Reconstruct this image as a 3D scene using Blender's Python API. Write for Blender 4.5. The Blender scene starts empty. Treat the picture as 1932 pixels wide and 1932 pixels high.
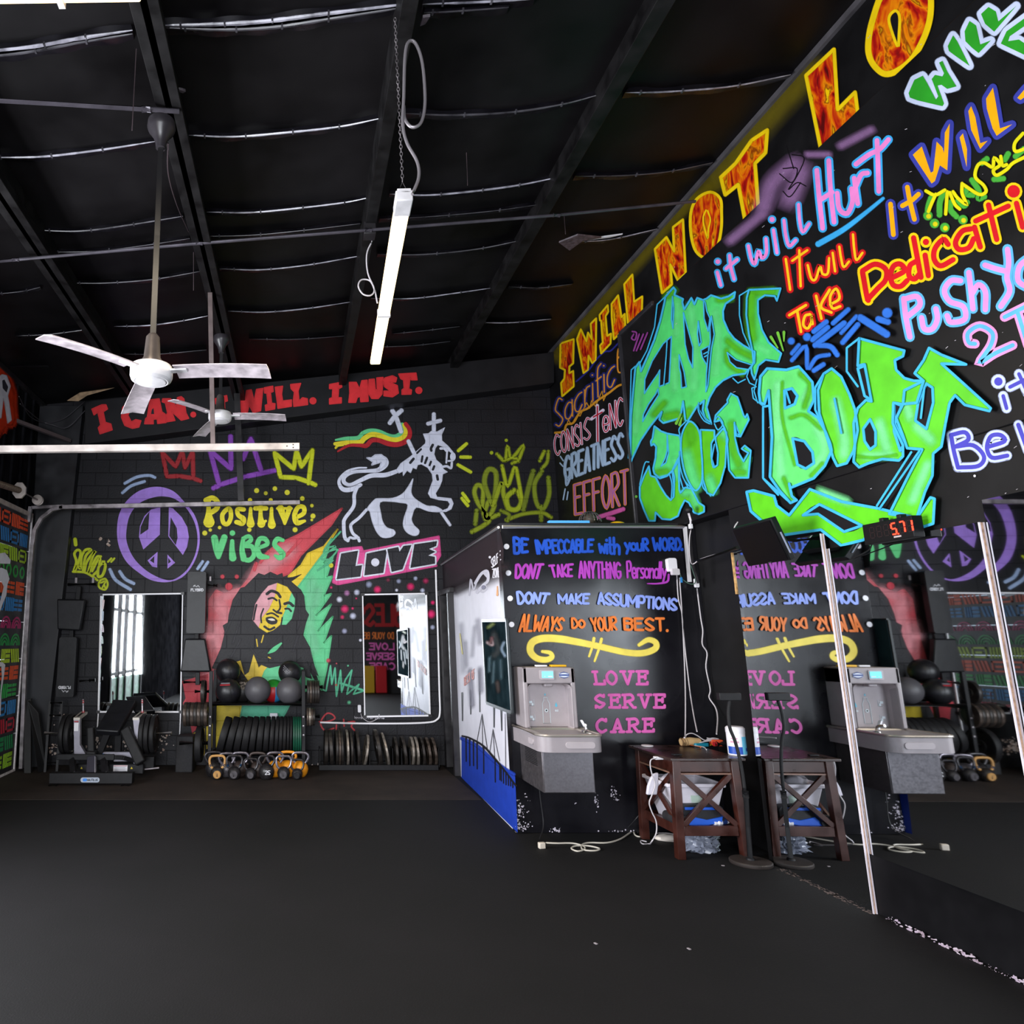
import bpy, bmesh, math, random
from math import sin, cos, tan, atan, atan2, pi, radians, sqrt, hypot
from mathutils import Vector as V, Matrix, Euler
from mathutils.geometry import tessellate_polygon

random.seed(11)
SC = bpy.context.scene
COL = SC.collection

# ---------------------------------------------------------------- camera, light, exposure
F, CX, CY, HZ, H = 1300.0, 560.0, 966.0, 1208.0, 1.7      # pixels of the 1932 frame; eye height in metres
TH = atan((HZ - CY) / F)
cam_data = bpy.data.cameras.new('camera')
cam = bpy.data.objects.new('camera', cam_data)
COL.objects.link(cam)
cam.location = (0, 0, H)
cam.rotation_euler = (pi / 2 + TH, 0, 0)
cam_data.sensor_width = 36.0
cam_data.lens = 36.0 * F / 1932.0
cam_data.shift_x = (966.0 - CX) / 1932.0
cam_data.clip_start = 0.05
SC.camera = cam
vs = SC.view_settings
vs.view_transform = 'Standard'
vs.look = 'None'
vs.gamma = 1.0
vs.use_curve_mapping = False
vs.exposure = 0.0
SC.cycles.use_denoising = True
SC.cycles.max_bounces = 8
SC.cycles.diffuse_bounces = 3
SC.cycles.glossy_bounces = 5
SC.cycles.transparent_max_bounces = 24
SC.cycles.sample_clamp_indirect = 6.0

world = bpy.data.worlds.new('daylight')
SC.world = world
world.use_nodes = True
bgn = world.node_tree.nodes['Background']
bgn.inputs[0].default_value = (0.75, 0.85, 1.0, 1)
bgn.inputs[1].default_value = 1.2


def area_light(name, loc, aim, sx, sy, watts, col=(1, 1, 1)):
    d = bpy.data.lights.new(name, 'AREA')
    d.shape = 'RECTANGLE'
    d.size, d.size_y = sx, sy
    d.energy = watts
    d.color = col
    o = bpy.data.objects.new(name, d)
    COL.objects.link(o)
    o.location = loc
    o.rotation_euler = (V(aim) - V(loc)).to_track_quat('-Z', 'Y').to_euler()
    return o


# added fill light behind the camera; daylight through the shop front on the left
area_light('fill_light_rear', (-1.0, -3.4, 1.8), (-.6, 10, 2.0), 3.6, 3.2, 720, (0.90, 0.94, 1.0))
area_light('daylight_shop_front', (-4.02, 4.0, 2.05), (3.7, 5.0, 2.4), 2.7, 2.3, 760, (0.92, 0.95, 1.0))


# ---------------------------------------------------------------- helpers
def ray(u, v):
    a = (u - CX) / F
    b = (CY - v) / F
    return V((a, cos(TH) - b * sin(TH), sin(TH) + b * cos(TH)))


EYE = V((0, 0, H))


def on_plane(u, v, p0, n):
    d = ray(u, v)
    return EYE + d * ((V(p0) - EYE).dot(n) / d.dot(n))


def proj(p):
    q = V(p) - EYE
    f = q.y * cos(TH) + q.z * sin(TH)
    return (CX + F * q.x / f, CY - F * (q.z * cos(TH) - q.y * sin(TH)) / f)


def PY(u, v, y): return on_plane(u, v, (0, y, 0), V((0, 1, 0)))
def PX(u, v, x): return on_plane(u, v, (x, 0, 0), V((1, 0, 0)))
def PF(u, v, z=0.0): return on_plane(u, v, (0, 0, z), V((0, 0, 1)))


def lin(h):
    if not isinstance(h, str):
        return tuple(h[:3])
    h = h.lstrip('#')
    o = []
    for i in (0, 2, 4):
        c = int(h[i:i + 2], 16) / 255.0
        o.append(c / 12.92 if c <= 0.04045 else ((c + 0.055) / 1.055) ** 2.4)
    return tuple(o)


MATS = {}


def mat(name, col='808080', rough=0.5, metal=0.0, var=0.0, scale=8.0, bump=0.0, bscale=60.0, emit=0.0, alpha=1.0, spec=0.5, trans=0.0, rvar=0.0):
    """A node material: colour broken up by noise, optional bump noise."""
    if name in MATS:
        return MATS[name]
    m = bpy.data.materials.new(name)
    m.use_nodes = True
    nt = m.node_tree
    b = nt.nodes['Principled BSDF']
    c = lin(col)
    b.inputs['Base Color'].default_value = (*c, 1)
    b.inputs['Roughness'].default_value = rough
    b.inputs['Metallic'].default_value = metal
    b.inputs['Specular IOR Level'].default_value = spec
    if trans:
        b.inputs['Transmission Weight'].default_value = trans
    if alpha < 1:
        b.inputs['Alpha'].default_value = alpha
    if emit:
        b.inputs['Emission Color'].default_value = (*c, 1)
        b.inputs['Emission Strength'].default_value = emit
    tc = nt.nodes.new('ShaderNodeTexCoord')
    if var or rvar:
        n = nt.nodes.new('ShaderNodeTexNoise')
        n.inputs['Scale'].default_value = scale
        n.inputs['Detail'].default_value = 6
        nt.links.new(tc.outputs['Object'], n.inputs['Vector'])
        r = nt.nodes.new('ShaderNodeValToRGB')
        r.color_ramp.elements[0].position = 0.3
        r.color_ramp.elements[1].position = 0.7
        r.color_ramp.elements[0].color = (*[max(0, x * (1 - var)) for x in c], 1)
        r.color_ramp.elements[1].color = (*[min(1, x * (1 + var) + var * .01) for x in c], 1)
        nt.links.new(n.outputs['Fac'], r.inputs['Fac'])
        nt.links.new(r.outputs['Color'], b.inputs['Base Color'])
        if rvar:
            mr = nt.nodes.new('ShaderNodeMapRange')
            mr.inputs['From Min'].default_value = .3
            mr.inputs['From Max'].default_value = .7
            mr.inputs['To Min'].default_value = max(0.02, rough - rvar)
            mr.inputs['To Max'].default_value = min(1, rough + rvar)
            nt.links.new(n.outputs['Fac'], mr.inputs['Value'])
            nt.links.new(mr.outputs['Result'], b.inputs['Roughness'])
    if bump:
        n2 = nt.nodes.new('ShaderNodeTexNoise')
        n2.inputs['Scale'].default_value = bscale
        n2.inputs['Detail'].default_value = 4
        nt.links.new(tc.outputs['Object'], n2.inputs['Vector'])
        bp = nt.nodes.new('ShaderNodeBump')
        bp.inputs['Strength'].default_value = bump
        bp.inputs['Distance'].default_value = 0.01
        nt.links.new(n2.outputs['Fac'], bp.inputs['Height'])
        nt.links.new(bp.outputs['Normal'], b.inputs['Normal'])
    MATS[name] = m
    return m


TF = {}      # world matrix of every thing Empty, by name


def tag(o, label=None, cat=None, group=None, kind=None):
    if label: o['label'] = label
    if cat: o['category'] = cat
    if group: o['group'] = group
    if kind: o['kind'] = kind
    return o


def thing(name, label, cat, loc=(0, 0, 0), rz=0.0, group=None, rot=None):
    o = bpy.data.objects.new(name, None)
    o.empty_display_size = 0.1
    COL.objects.link(o)
    o.location = loc
    o.rotation_euler = rot if rot is not None else (0, 0, rz)
    TF[o.name] = Matrix.Translation(V(loc)) @ Euler(o.rotation_euler).to_matrix().to_4x4()
    return tag(o, label, cat, group)


def dup(root, loc=None, rz=None, label=None, group=None, rot=None):
    r = root.copy()
    COL.objects.link(r)
    if loc is not None: r.location = loc
    if rz is not None: r.rotation_euler = (0, 0, rz)
    if rot is not None: r.rotation_euler = rot
    if label: r['label'] = label
    if group: r['group'] = group
    TF[r.name] = Matrix.Translation(r.location) @ r.rotation_euler.to_matrix().to_4x4()
    def kids(src, dst):
        for ch in list(src.children):
            c = ch.copy()
            COL.objects.link(c)
            c.parent = dst
            kids(ch, c)
    kids(root, r)
    return r


def basis(d, up=V((0, 0, 1))):
    d = d.normalized()
    if abs(d.dot(up)) > 0.99:
        up = V((0, 1, 0)) if abs(d.y) < 0.9 else V((1, 0, 0))
    x = d.cross(up).normalized()
    y = x.cross(d).normalized()
    return x, y, d


def crom(pts, n=6, closed=False):
    """Catmull-Rom through the points (any dimension)."""
    pts = [tuple(p) for p in pts]
    m = len(pts)
    if m < 3:
        return pts
    out = []
    segs = m if closed else m - 1
    for i in range(segs):
        p1, p2 = pts[i % m], pts[(i + 1) % m]
        p0 = pts[(i - 1) % m] if (closed or i > 0) else tuple(2 * a - b for a, b in zip(p1, p2))
        p3 = pts[(i + 2) % m] if (closed or i + 2 < m) else tuple(2 * b - a for a, b in zip(p1, p2))
        for k in range(n):
            t = k / n
            out.append(tuple(0.5 * (2 * b + (c - a) * t + (2 * a - 5 * b + 4 * c - d) * t * t + (3 * b - a - 3 * c + d) * t ** 3)
                             for a, b, c, d in zip(p0, p1, p2, p3)))
    if not closed:
        out.append(pts[-1])
    return out


class MB:
    def __init__(s):
        s.v, s.f, s.mi, s.mats = [], [], [], []

    def m(s, mt):
        if mt is None:
            mt = s.mats[-1] if s.mats else None
            return s.mats.index(mt) if mt else 0
        if mt not in s.mats:
            s.mats.append(mt)
        return s.mats.index(mt)

    def add(s, vs, fs, mt=None):
        o = len(s.v)
        s.v += [V(p) for p in vs]
        k = s.m(mt)
        for f in fs:
            s.f.append(tuple(i + o for i in f))
            s.mi.append(k)
        return s

    def box(s, c, size, mt=None, rot=None, taper=1.0):
        hx, hy, hz = [q / 2 for q in size]
        pts = []
        for z in (-1, 1):
            t = taper if z > 0 else 1
            for x, y in ((-1, -1), (1, -1), (1, 1), (-1, 1)):
                pts.append(V((x * hx * t, y * hy * t, z * hz)))
        if rot is not None:
            R = rot if isinstance(rot, Matrix) else Euler(rot).to_matrix()
            pts = [R @ p for p in pts]
        c = V(c)
        return s.add([p + c for p in pts], [(3, 2, 1, 0), (4, 5, 6, 7), (0, 1, 5, 4), (1, 2, 6, 5), (2, 3, 7, 6), (3, 0, 4, 7)], mt)

    def bar(s, a, b, w, h, mt=None, up=V((0, 0, 1)), w2=None, h2=None):
        a, b = V(a), V(b)
        x, y, d = basis(b - a, V(up))
        w2 = w if w2 is None else w2
        h2 = h if h2 is None else h2
        pts = [a + x * (i * w / 2) + y * (j * h / 2) for i, j in ((-1, -1), (1, -1), (1, 1), (-1, 1))]
        pts += [b + x * (i * w2 / 2) + y * (j * h2 / 2) for i, j in ((-1, -1), (1, -1), (1, 1), (-1, 1))]
        return s.add(pts, [(3, 2, 1, 0), (4, 5, 6, 7), (0, 1, 5, 4), (1, 2, 6, 5), (2, 3, 7, 6), (3, 0, 4, 7)], mt)

    def tube(s, pts, r, mt=None, n=8, closed=False, smooth=False, ry=None, k=5):
        pts = [V(p) for p in (crom(pts, k, closed) if smooth else pts)]
        N = len(pts)
        rs = r if isinstance(r, (list, tuple)) else None
        base = []
        last = None
        for i, p in enumerate(pts):
            if closed:
                d = pts[(i + 1) % N] - pts[i - 1]
            else:
                d = pts[min(i + 1, N - 1)] - pts[max(i - 1, 0)]
            d = d.normalized() if d.length > 1e-9 else V((0, 0, 1))
            if last is None:
                x, y, _ = basis(d)
            else:
                x = (last - d * last.dot(d))
                x = x.normalized() if x.length > 1e-6 else basis(d)[0]
                y = d.cross(x)
            last = x
            q = (rs[min(len(rs) - 1, int(i * len(rs) / N))] if rs else r)
            base.append([p + x * (cos(2 * pi * j / n) * q) + y * (sin(2 * pi * j / n) * (ry or q)) for j in range(n)])
        vs = [p for ring in base for p in ring]
        fs = []
        for i in range(N if closed else N - 1):
            for j in range(n):
                a, b = i * n + j, i * n + (j + 1) % n
                c, d2 = ((i + 1) % N) * n + (j + 1) % n, ((i + 1) % N) * n + j
                fs.append((a, b, c, d2))
        if not closed:
            fs.append(tuple(reversed(range(n))))
            fs.append(tuple(range((N - 1) * n, N * n)))
        return s.add(vs, fs, mt)

    def lathe(s, prof, o=(0, 0, 0), axis=(0, 0, 1), mt=None, n=24, sx=1.0):
        o = V(o)
        x, y, d = basis(V(axis))
        vs, fs = [], []
        for r, z in prof:
            for j in range(n):
                t = 2 * pi * j / n
                vs.append(o + x * (r * cos(t)) + y * (r * sin(t) * sx) + d * z)
        for i in range(len(prof) - 1):
            for j in range(n):
                fs.append((i * n + j, i * n + (j + 1) % n, (i + 1) * n + (j + 1) % n, (i + 1) * n + j))
        if prof[0][0] > 1e-6:
            fs.append(tuple(reversed(range(n))))
        if prof[-1][0] > 1e-6:
            fs.append(tuple(range((len(prof) - 1) * n, len(prof) * n)))
        return s.add(vs, fs, mt)

    def sphere(s, c, r, mt=None, n=24, sq=(1, 1, 1)):
        c = V(c)
        prof = [(r * sin(pi * i / (n // 2)), -r * cos(pi * i / (n // 2))) for i in range(n // 2 + 1)]
        prof[0] = (1e-5, prof[0][1]); prof[-1] = (1e-5, prof[-1][1])
        o = len(s.v)
        s.lathe(prof, (0, 0, 0), (0, 0, 1), mt, n)
        for i in range(o, len(s.v)):
            p = s.v[i]
            s.v[i] = V((p.x * sq[0], p.y * sq[1], p.z * sq[2])) + c
        return s

    def prism(s, pts, ext, mt=None):
        """A planar 3-D outline pushed along ext."""
        pts = [V(p) for p in pts]
        ext = V(ext)
        n = len(pts)
        tris = tessellate_polygon([pts])
        vs = pts + [p + ext for p in pts]
        fs = [tuple(t) for t in tris] + [tuple(i + n for i in reversed(t)) for t in tris]
        fs += [(i, (i + 1) % n, (i + 1) % n + n, i + n) for i in range(n)]
        return s.add(vs, fs, mt)

    def rbox(s, c, size, r, axis='z', mt=None, k=5, rot=None, taper=1.0):
        """Box rounded in the plane across axis; taper scales the far (+second) end for wedge pads."""
        a, b = {'z': (0, 1), 'y': (0, 2), 'x': (1, 2)}[axis]
        ax = {'z': 2, 'y': 1, 'x': 0}[axis]
        w, h, t = size[a] / 2, size[b] / 2, size[ax]
        pts = []
        for cx, cy, a0 in ((w - r, h - r, 0), (-w + r, h - r, pi / 2), (-w + r, -h + r, pi), (w - r, -h + r, 1.5 * pi)):
            for i in range(k + 1):
                q = a0 + i * pi / 2 / k
                px_, py_ = cx + r * cos(q), cy + r * sin(q)
                f = 1 + (taper - 1) * (py_ + h) / (2 * h)
                p = [0, 0, 0]
                p[a] = px_ * f
                p[b] = py_
                p[ax] = -t / 2
                pts.append(V(p))
        e = [0, 0, 0]
        e[ax] = t
        e = V(e)
        c = V(c)
        if rot is not None:
            R = rot if isinstance(rot, Matrix) else Euler(rot).to_matrix()
            pts = [R @ p for p in pts]
            e = R @ e
        return s.prism([p + c for p in pts], e, mt)

    def build(s, name, parent=None, mt=None, label=None, bevel=0.0, world=False, angle=35, kind=None, seg=2):
        me = bpy.data.meshes.new(name)
        vs = s.v
        if world and parent is not None:
            q = parent
            while q.parent is not None:
                q = q.parent
            if q.name in TF:
                inv = TF[q.name].inverted()
                vs = [inv @ p for p in vs]
        me.from_pydata([tuple(p) for p in vs], [], s.f)
        for x in (s.mats or [mt]):
            me.materials.append(x)
        for p, k in zip(me.polygons, s.mi):
            p.material_index = k
        bm = bmesh.new()
        bm.from_mesh(me)
        bmesh.ops.recalc_face_normals(bm, faces=bm.faces)
        bm.to_mesh(me)
        bm.free()
        me.shade_smooth()
        me.set_sharp_from_angle(angle=radians(angle))
        o = bpy.data.objects.new(name, me)
        COL.objects.link(o)
        if parent is not None:
            o.parent = parent
        if label:
            o['label'] = label
        if kind:
            o['kind'] = kind
        if bevel:
            md = o.modifiers.new('bevel', 'BEVEL')
            md.width = bevel
            md.segments = seg
            md.limit_method = 'ANGLE'
            md.angle_limit = radians(40)
        return o


def struct(name, mb, mt=None, **k):
    return mb.build(name, None, mt, kind='structure', **k)


# ---------------------------------------------------------------- wall paint: real strokes and fills lying on a wall plane
def brick_height(nt):
    """Bump of the painted block courses, shared by the back wall and the paint on it."""
    g = nt.nodes.new('ShaderNodeNewGeometry')
    sp = nt.nodes.new('ShaderNodeSeparateXYZ')
    cb = nt.nodes.new('ShaderNodeCombineXYZ')
    nt.links.new(g.outputs['Position'], sp.inputs[0])
    nt.links.new(sp.outputs['X'], cb.inputs['X'])
    nt.links.new(sp.outputs['Z'], cb.inputs['Y'])
    br = nt.nodes.new('ShaderNodeTexBrick')
    br.inputs['Scale'].default_value = 1.0
    br.inputs['Brick Width'].default_value = 0.40
    br.inputs['Row Height'].default_value = 0.198
    br.inputs['Mortar Size'].default_value = 0.006
    br.inputs['Mortar Smooth'].default_value = 0.6
    nt.links.new(cb.outputs[0], br.inputs['Vector'])
    nz = nt.nodes.new('ShaderNodeTexNoise')
    nz.inputs['Scale'].default_value = 45.0
    nz.inputs['Detail'].default_value = 5.0
    nt.links.new(g.outputs['Position'], nz.inputs['Vector'])
    mx = nt.nodes.new('ShaderNodeMath')
    mx.operation = 'MULTIPLY_ADD'
    mx.inputs[1].default_value = -1.0
    nt.links.new(br.outputs['Fac'], mx.inputs[0])
    sc = nt.nodes.new('ShaderNodeMath')
    sc.operation = 'MULTIPLY'
    sc.inputs[1].default_value = 0.35
    nt.links.new(nz.outputs['Fac'], sc.inputs[0])
    nt.links.new(sc.outputs[0], mx.inputs[2])
    bp = nt.nodes.new('ShaderNodeBump')
    bp.inputs['Strength'].default_value = 0.7
    bp.inputs['Distance'].default_value = 0.012
    nt.links.new(mx.outputs[0], bp.inputs['Height'])
    return bp, br, nz


def paint_mat(name, soft, brick, rough=0.5):
    m = bpy.data.materials.new(name)
    m.use_nodes = True
    nt = m.node_tree
    b = nt.nodes['Principled BSDF']
    b.inputs['Roughness'].default_value = rough
    b.inputs['Specular IOR Level'].default_value = 0.3
    at = nt.nodes.new('ShaderNodeAttribute')
    at.attribute_name = 'pigment'
    g = nt.nodes.new('ShaderNodeNewGeometry')
    n = nt.nodes.new('ShaderNodeTexNoise')
    n.inputs['Scale'].default_value = 9.0
    n.inputs['Detail'].default_value = 8.0
    nt.links.new(g.outputs['Position'], n.inputs['Vector'])
    mr = nt.nodes.new('ShaderNodeMapRange')
    mr.inputs['From Min'].default_value = 0.3
    mr.inputs['From Max'].default_value = 0.7
    mr.inputs['To Min'].default_value = 0.86
    mr.inputs['To Max'].default_value = 1.06
    nt.links.new(n.outputs['Fac'], mr.inputs['Value'])
    mu = nt.nodes.new('ShaderNodeVectorMath')
    mu.operation = 'SCALE'
    nt.links.new(at.outputs['Color'], mu.inputs[0])
    nt.links.new(mr.outputs['Result'], mu.inputs['Scale'])
    nt.links.new(mu.outputs['Vector'], b.inputs['Base Color'])
    if brick:
        bp = brick_height(nt)[0]
        nt.links.new(bp.outputs['Normal'], b.inputs['Normal'])
    if soft:
        # overspray: fine speckle thins out with the stored coverage
        n2 = nt.nodes.new('ShaderNodeTexNoise')
        n2.inputs['Scale'].default_value = 160.0
        n2.inputs['Detail'].default_value = 2.0
        nt.links.new(g.outputs['Position'], n2.inputs['Vector'])
        a = nt.nodes.new('ShaderNodeMath')
        a.operation = 'MULTIPLY_ADD'
        a.inputs[1].default_value = 0.5
        nt.links.new(n2.outputs['Fac'], a.inputs[0])
        a.inputs[2].default_value = 0.75
        p = nt.nodes.new('ShaderNodeMath')
        p.operation = 'MULTIPLY'
        p.use_clamp = True
        nt.links.new(at.outputs['Alpha'], p.inputs[0])
        nt.links.new(a.outputs[0], p.inputs[1])
        nt.links.new(p.outputs[0], b.inputs['Alpha'])
    return m


def fire_mat(name, brick=False):
    m = bpy.data.materials.new(name)
    m.use_nodes = True
    nt = m.node_tree
    b = nt.nodes['Principled BSDF']
    b.inputs['Roughness'].default_value = 0.5
    b.inputs['Specular IOR Level'].default_value = 0.3
    g = nt.nodes.new('ShaderNodeNewGeometry')
    mp = nt.nodes.new('ShaderNodeMapping')
    mp.inputs['Scale'].default_value = (1, 1.0, 0.42)
    nt.links.new(g.outputs['Position'], mp.inputs['Vector'])
    n = nt.nodes.new('ShaderNodeTexNoise')
    n.inputs['Scale'].default_value = 7.5
    n.inputs['Detail'].default_value = 3.0
    n.inputs['Distortion'].default_value = 1.6
    nt.links.new(mp.outputs['Vector'], n.inputs['Vector'])
    r = nt.nodes.new('ShaderNodeValToRGB')
    els = r.color_ramp.elements
    els[0].position = 0.32; els[0].color = (*lin('5a0505'), 1)
    els[1].position = 0.72; els[1].color = (*lin('f5c800'), 1)
    for p_, c_ in ((0.41, 'b01008'), (0.49, 'd84c00'), (0.57, 'ee8a00'), (0.64, '8a3000')):
        e = els.new(p_)
        e.color = (*lin(c_), 1)
    nt.links.new(n.outputs['Fac'], r.inputs['Fac'])
    nt.links.new(r.outputs['Color'], b.inputs['Base Color'])
    return m


PM = {}
for _b in (0, 1):
    PM[_b] = (paint_mat('spray_paint' + ('_on_block' if _b else ''), False, _b), paint_mat('spray_paint_mist' + ('_on_block' if _b else ''), True, _b))
FIRE = fire_mat('flame_paint')


def crop(x0, y0, s):
    return lambda p: (x0 + p[0] / s, y0 + p[1] / s)


def same(p): return p


class Paint:
    """Strokes and fills given as points of the picture plane, laid on a wall plane; every vertex carries its own pigment and coverage."""

    def __init__(s, plane, brick=0, cv=same, off=0.0012):
        s.p0, s.n = V(plane[0]), V(plane[1]).normalized()
        s.brick, s.cv, s.off = brick, cv, off
        s.v, s.f, s.c, s.mi = [], [], [], []
        s.last, s.key, s.fb = 'o', None, off

    def up(s):
        s.key = None

    def _lay(s, col, feather, a):
        """Distance from the wall of the next coat and of its overspray; coats of one colour share their overspray plane."""
        if a < 1:
            s.off += 2e-4 if s.last == 'o' else 2e-6
            s.last, s.key = 'm', None
            return s.off, s.off
        if feather:
            if s.key != col:
                s.fb = s.off + 2e-4
                s.off += 4e-4
                s.key = col
            else:
                s.off += 2e-5
        else:
            s.off += 2e-4 if s.last == 'm' else 2e-5
            s.key = None
            s.fb = s.off
        s.last = 'o'
        return s.off, s.fb

    def _v(s, p, col, a, d):
        s.v.append(on_plane(p[0], p[1], s.p0 + s.n * d, s.n))
        s.c.append((*col, a))
        return len(s.v) - 1

    def _f(s, idx, k):
        s.f.append(idx)
        s.mi.append(k)

    def disc(s, p, r, col, feather=0.0, n=14, conv=True, a=1.0, sq=1.0):
        if conv:
            p = s.cv(p)
        col = lin(col)
        d, df = s._lay(col, feather, a)
        k = 0 if a >= 1 else 1
        ring = [(p[0] + r * cos(2 * pi * j / n), p[1] + r * sq * sin(2 * pi * j / n)) for j in range(n)]
        c0 = s._v(p, col, a, d)
        ids = [s._v(q, col, a, d) for q in ring]
        for j in range(n):
            s._f((c0, ids[j], ids[(j + 1) % n]), k)
        if feather:
            i1 = [s._v(q, col, a, df) for q in ring]
            i2 = [s._v((p[0] + (r + feather) * cos(2 * pi * j / n), p[1] + (r + feather) * sq * sin(2 * pi * j / n)), col, 0, df) for j in range(n)]
            for j in range(n):
                s._f((i1[j], i1[(j + 1) % n], i2[(j + 1) % n], i2[j]), 1)
        return s

    def stroke(s, pts, w, col, feather=0.0, smooth=True, closed=False, up=True, conv=True, a=1.0, caps=True, n=5):
        """w: width in px or list of widths along the points."""
        if conv:
            pts = [s.cv(p) for p in pts]
        ws = w if isinstance(w, (list, tuple)) else [w] * len(pts)
        if len(ws) != len(pts):
            ws = [ws[min(len(ws) - 1, int(i * len(ws) / len(pts)))] for i in range(len(pts))]
        q = [(p[0], p[1], ww / 2) for p, ww in zip(pts, ws)]
        corners = []
        if smooth and len(q) > 2:
            q = crom(q, n, closed)
        elif len(q) > 2:
            corners = q[:] if closed else q[1:-1]
        N = len(q)
        if a < 1:
            return s.mist(q, closed, col, feather, a)
        if not smooth and len(q) > 2:          # hard corners: one pass per straight, round ends overlapping
            for i in range(len(q) if closed else len(q) - 1):
                p, r = q[i], q[(i + 1) % len(q)]
                s.stroke([p[:2], r[:2]], [p[2] * 2, r[2] * 2], col, feather, up=False, conv=False)
            return s
        col = lin(col)
        d, df = s._lay(col, feather, a)
        k = 0 if a >= 1 else 1
        L, R, LO, RO = [], [], [], []
        for i in range(N):
            if closed:
                p, nx = q[i - 1], q[(i + 1) % N]
            else:
                p, nx = q[max(i - 1, 0)], q[min(i + 1, N - 1)]
            tx, ty = nx[0] - p[0], nx[1] - p[1]
            l = hypot(tx, ty) or 1
            ox, oy = -ty / l, tx / l
            # mitre
            if 0 < i < N - 1 or closed:
                ex, ey = q[i][0] - p[0], q[i][1] - p[1]
                el = hypot(ex, ey) or 1
                cs = abs((-ey / el) * ox + (ex / el) * oy)
                mi_ = 1 / max(cs, 0.55)
            else:
                mi_ = 1
            h = max(q[i][2], 0.05) * mi_
            x, y = q[i][0], q[i][1]
            L.append(s._v((x + ox * h, y + oy * h), col, a, d))
            R.append(s._v((x - ox * h, y - oy * h), col, a, d))
            if feather:
                g = h + feather
                LO.append((s._v((x + ox * h, y + oy * h), col, a, df), s._v((x + ox * g, y + oy * g), col, 0, df)))
                RO.append((s._v((x - ox * h, y - oy * h), col, a, df), s._v((x - ox * g, y - oy * g), col, 0, df)))
        for i in range(N if closed else N - 1):
            j = (i + 1) % N
            s._f((L[i], L[j], R[j], R[i]), k)
            if feather:
                s._f((LO[i][0], LO[j][0], LO[j][1], LO[i][1]), 1)
                s._f((RO[i][0], RO[j][0], RO[j][1], RO[i][1]), 1)
        if caps and not closed and a >= 1:
            for e in (q[0], q[-1]):
                if e[2] > 0.3:
                    s.disc((e[0], e[1]), e[2], (col), feather, 12, False)
        for e in corners:
            if a >= 1:
                s.disc((e[0], e[1]), e[2], (col), feather, 12, False)
        return s

    def mist(s, q, closed, col, feather, a):
        """A soft pass of the can: coverage falls away from the middle of the stroke and towards its ends."""
        col = lin(col)
        d, df = s._lay(col, 0, a)
        N = len(q)
        if not closed:
            def ext(p, o_, r):
                l = hypot(p[0] - o_[0], p[1] - o_[1]) or 1
                return (p[0] + (p[0] - o_[0]) / l * r, p[1] + (p[1] - o_[1]) / l * r, p[2] * .7)
            q = [ext(q[0], q[1], q[0][2] + feather)] + list(q) + [ext(q[-1], q[-2], q[-1][2] + feather)]
            N += 2
        rows = []
        for i in range(N):
            p, nx = (q[i - 1], q[(i + 1) % N]) if closed else (q[max(i - 1, 0)], q[min(i + 1, N - 1)])
            tx, ty = nx[0] - p[0], nx[1] - p[1]
            l = hypot(tx, ty) or 1
            ox, oy = -ty / l, tx / l
            e = 0 if (not closed and i in (0, N - 1)) else 1
            h = q[i][2] + feather
            rows.append([s._v((q[i][0] + ox * h * t, q[i][1] + oy * h * t), col, a * e * c, d) for t, c in ((-1, 0), (-.66, .28), (-.33, .8), (0, 1), (.33, .8), (.66, .28), (1, 0))])
        for i in range(N if closed else N - 1):
            A, B = rows[i], rows[(i + 1) % N]
            for j in range(6):
                s._f((A[j], A[j + 1], B[j + 1], B[j]), 1)
        return s

    def poly(s, pts, col, holes=(), smooth=False, feather=0.0, up=True, fire=False, conv=True, a=1.0, n=5):
        loops = [list(pts)] + [list(h) for h in holes]
        if conv:
            loops = [[s.cv(p) for p in l] for l in loops]
        if smooth:
            loops = [[p[:2] for p in crom(l, n, True)] for l in loops]
        col = lin(col)
        d, df = s._lay(col, 0, a)
        ids, flat = [], []
        for l in loops:
            for p in l:
                ids.append(s._v(p, col, a, d))
                flat.append(p)
        tris = tessellate_polygon([[V((p[0], p[1], 0)) for p in l] for l in loops])
        k = 2 if fire else (0 if a >= 1 else 1)
        for t in tris:
            s._f(tuple(ids[i] for i in t), k)
        if feather:
            for l in loops[:1]:
                s.stroke(l, 0.2, col, feather, False, True, up=False, conv=False)
        return s

    def outline(s, pts, w, col, feather=0.0, smooth=False):
        return s.stroke(pts, w, col, feather, smooth, True)

    def build(s, name, parent, label=None):
        me = bpy.data.meshes.new(name)
        inv = TF[parent.name].inverted() if parent.name in TF else Matrix()
        me.from_pydata([tuple(inv @ p) for p in s.v], [], s.f)
        ca = me.color_attributes.new('pigment', 'FLOAT_COLOR', 'POINT')
        ca.data.foreach_set('color', [x for c in s.c for x in c])
        me.materials.append(PM[s.brick][0])
        me.materials.append(PM[s.brick][1])
        me.materials.append(FIRE)
        me.polygons.foreach_set('material_index', s.mi)
        bm = bmesh.new()
        bm.from_mesh(me)
        bm.normal_update()
        for f in bm.faces:
            if f.normal.dot(s.n) < 0:
                f.normal_flip()
        bm.to_mesh(me)
        bm.free()
        o = bpy.data.objects.new(name, me)
        COL.objects.link(o)
        o.parent = parent
        if label:
            o['label'] = label
        return o


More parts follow.
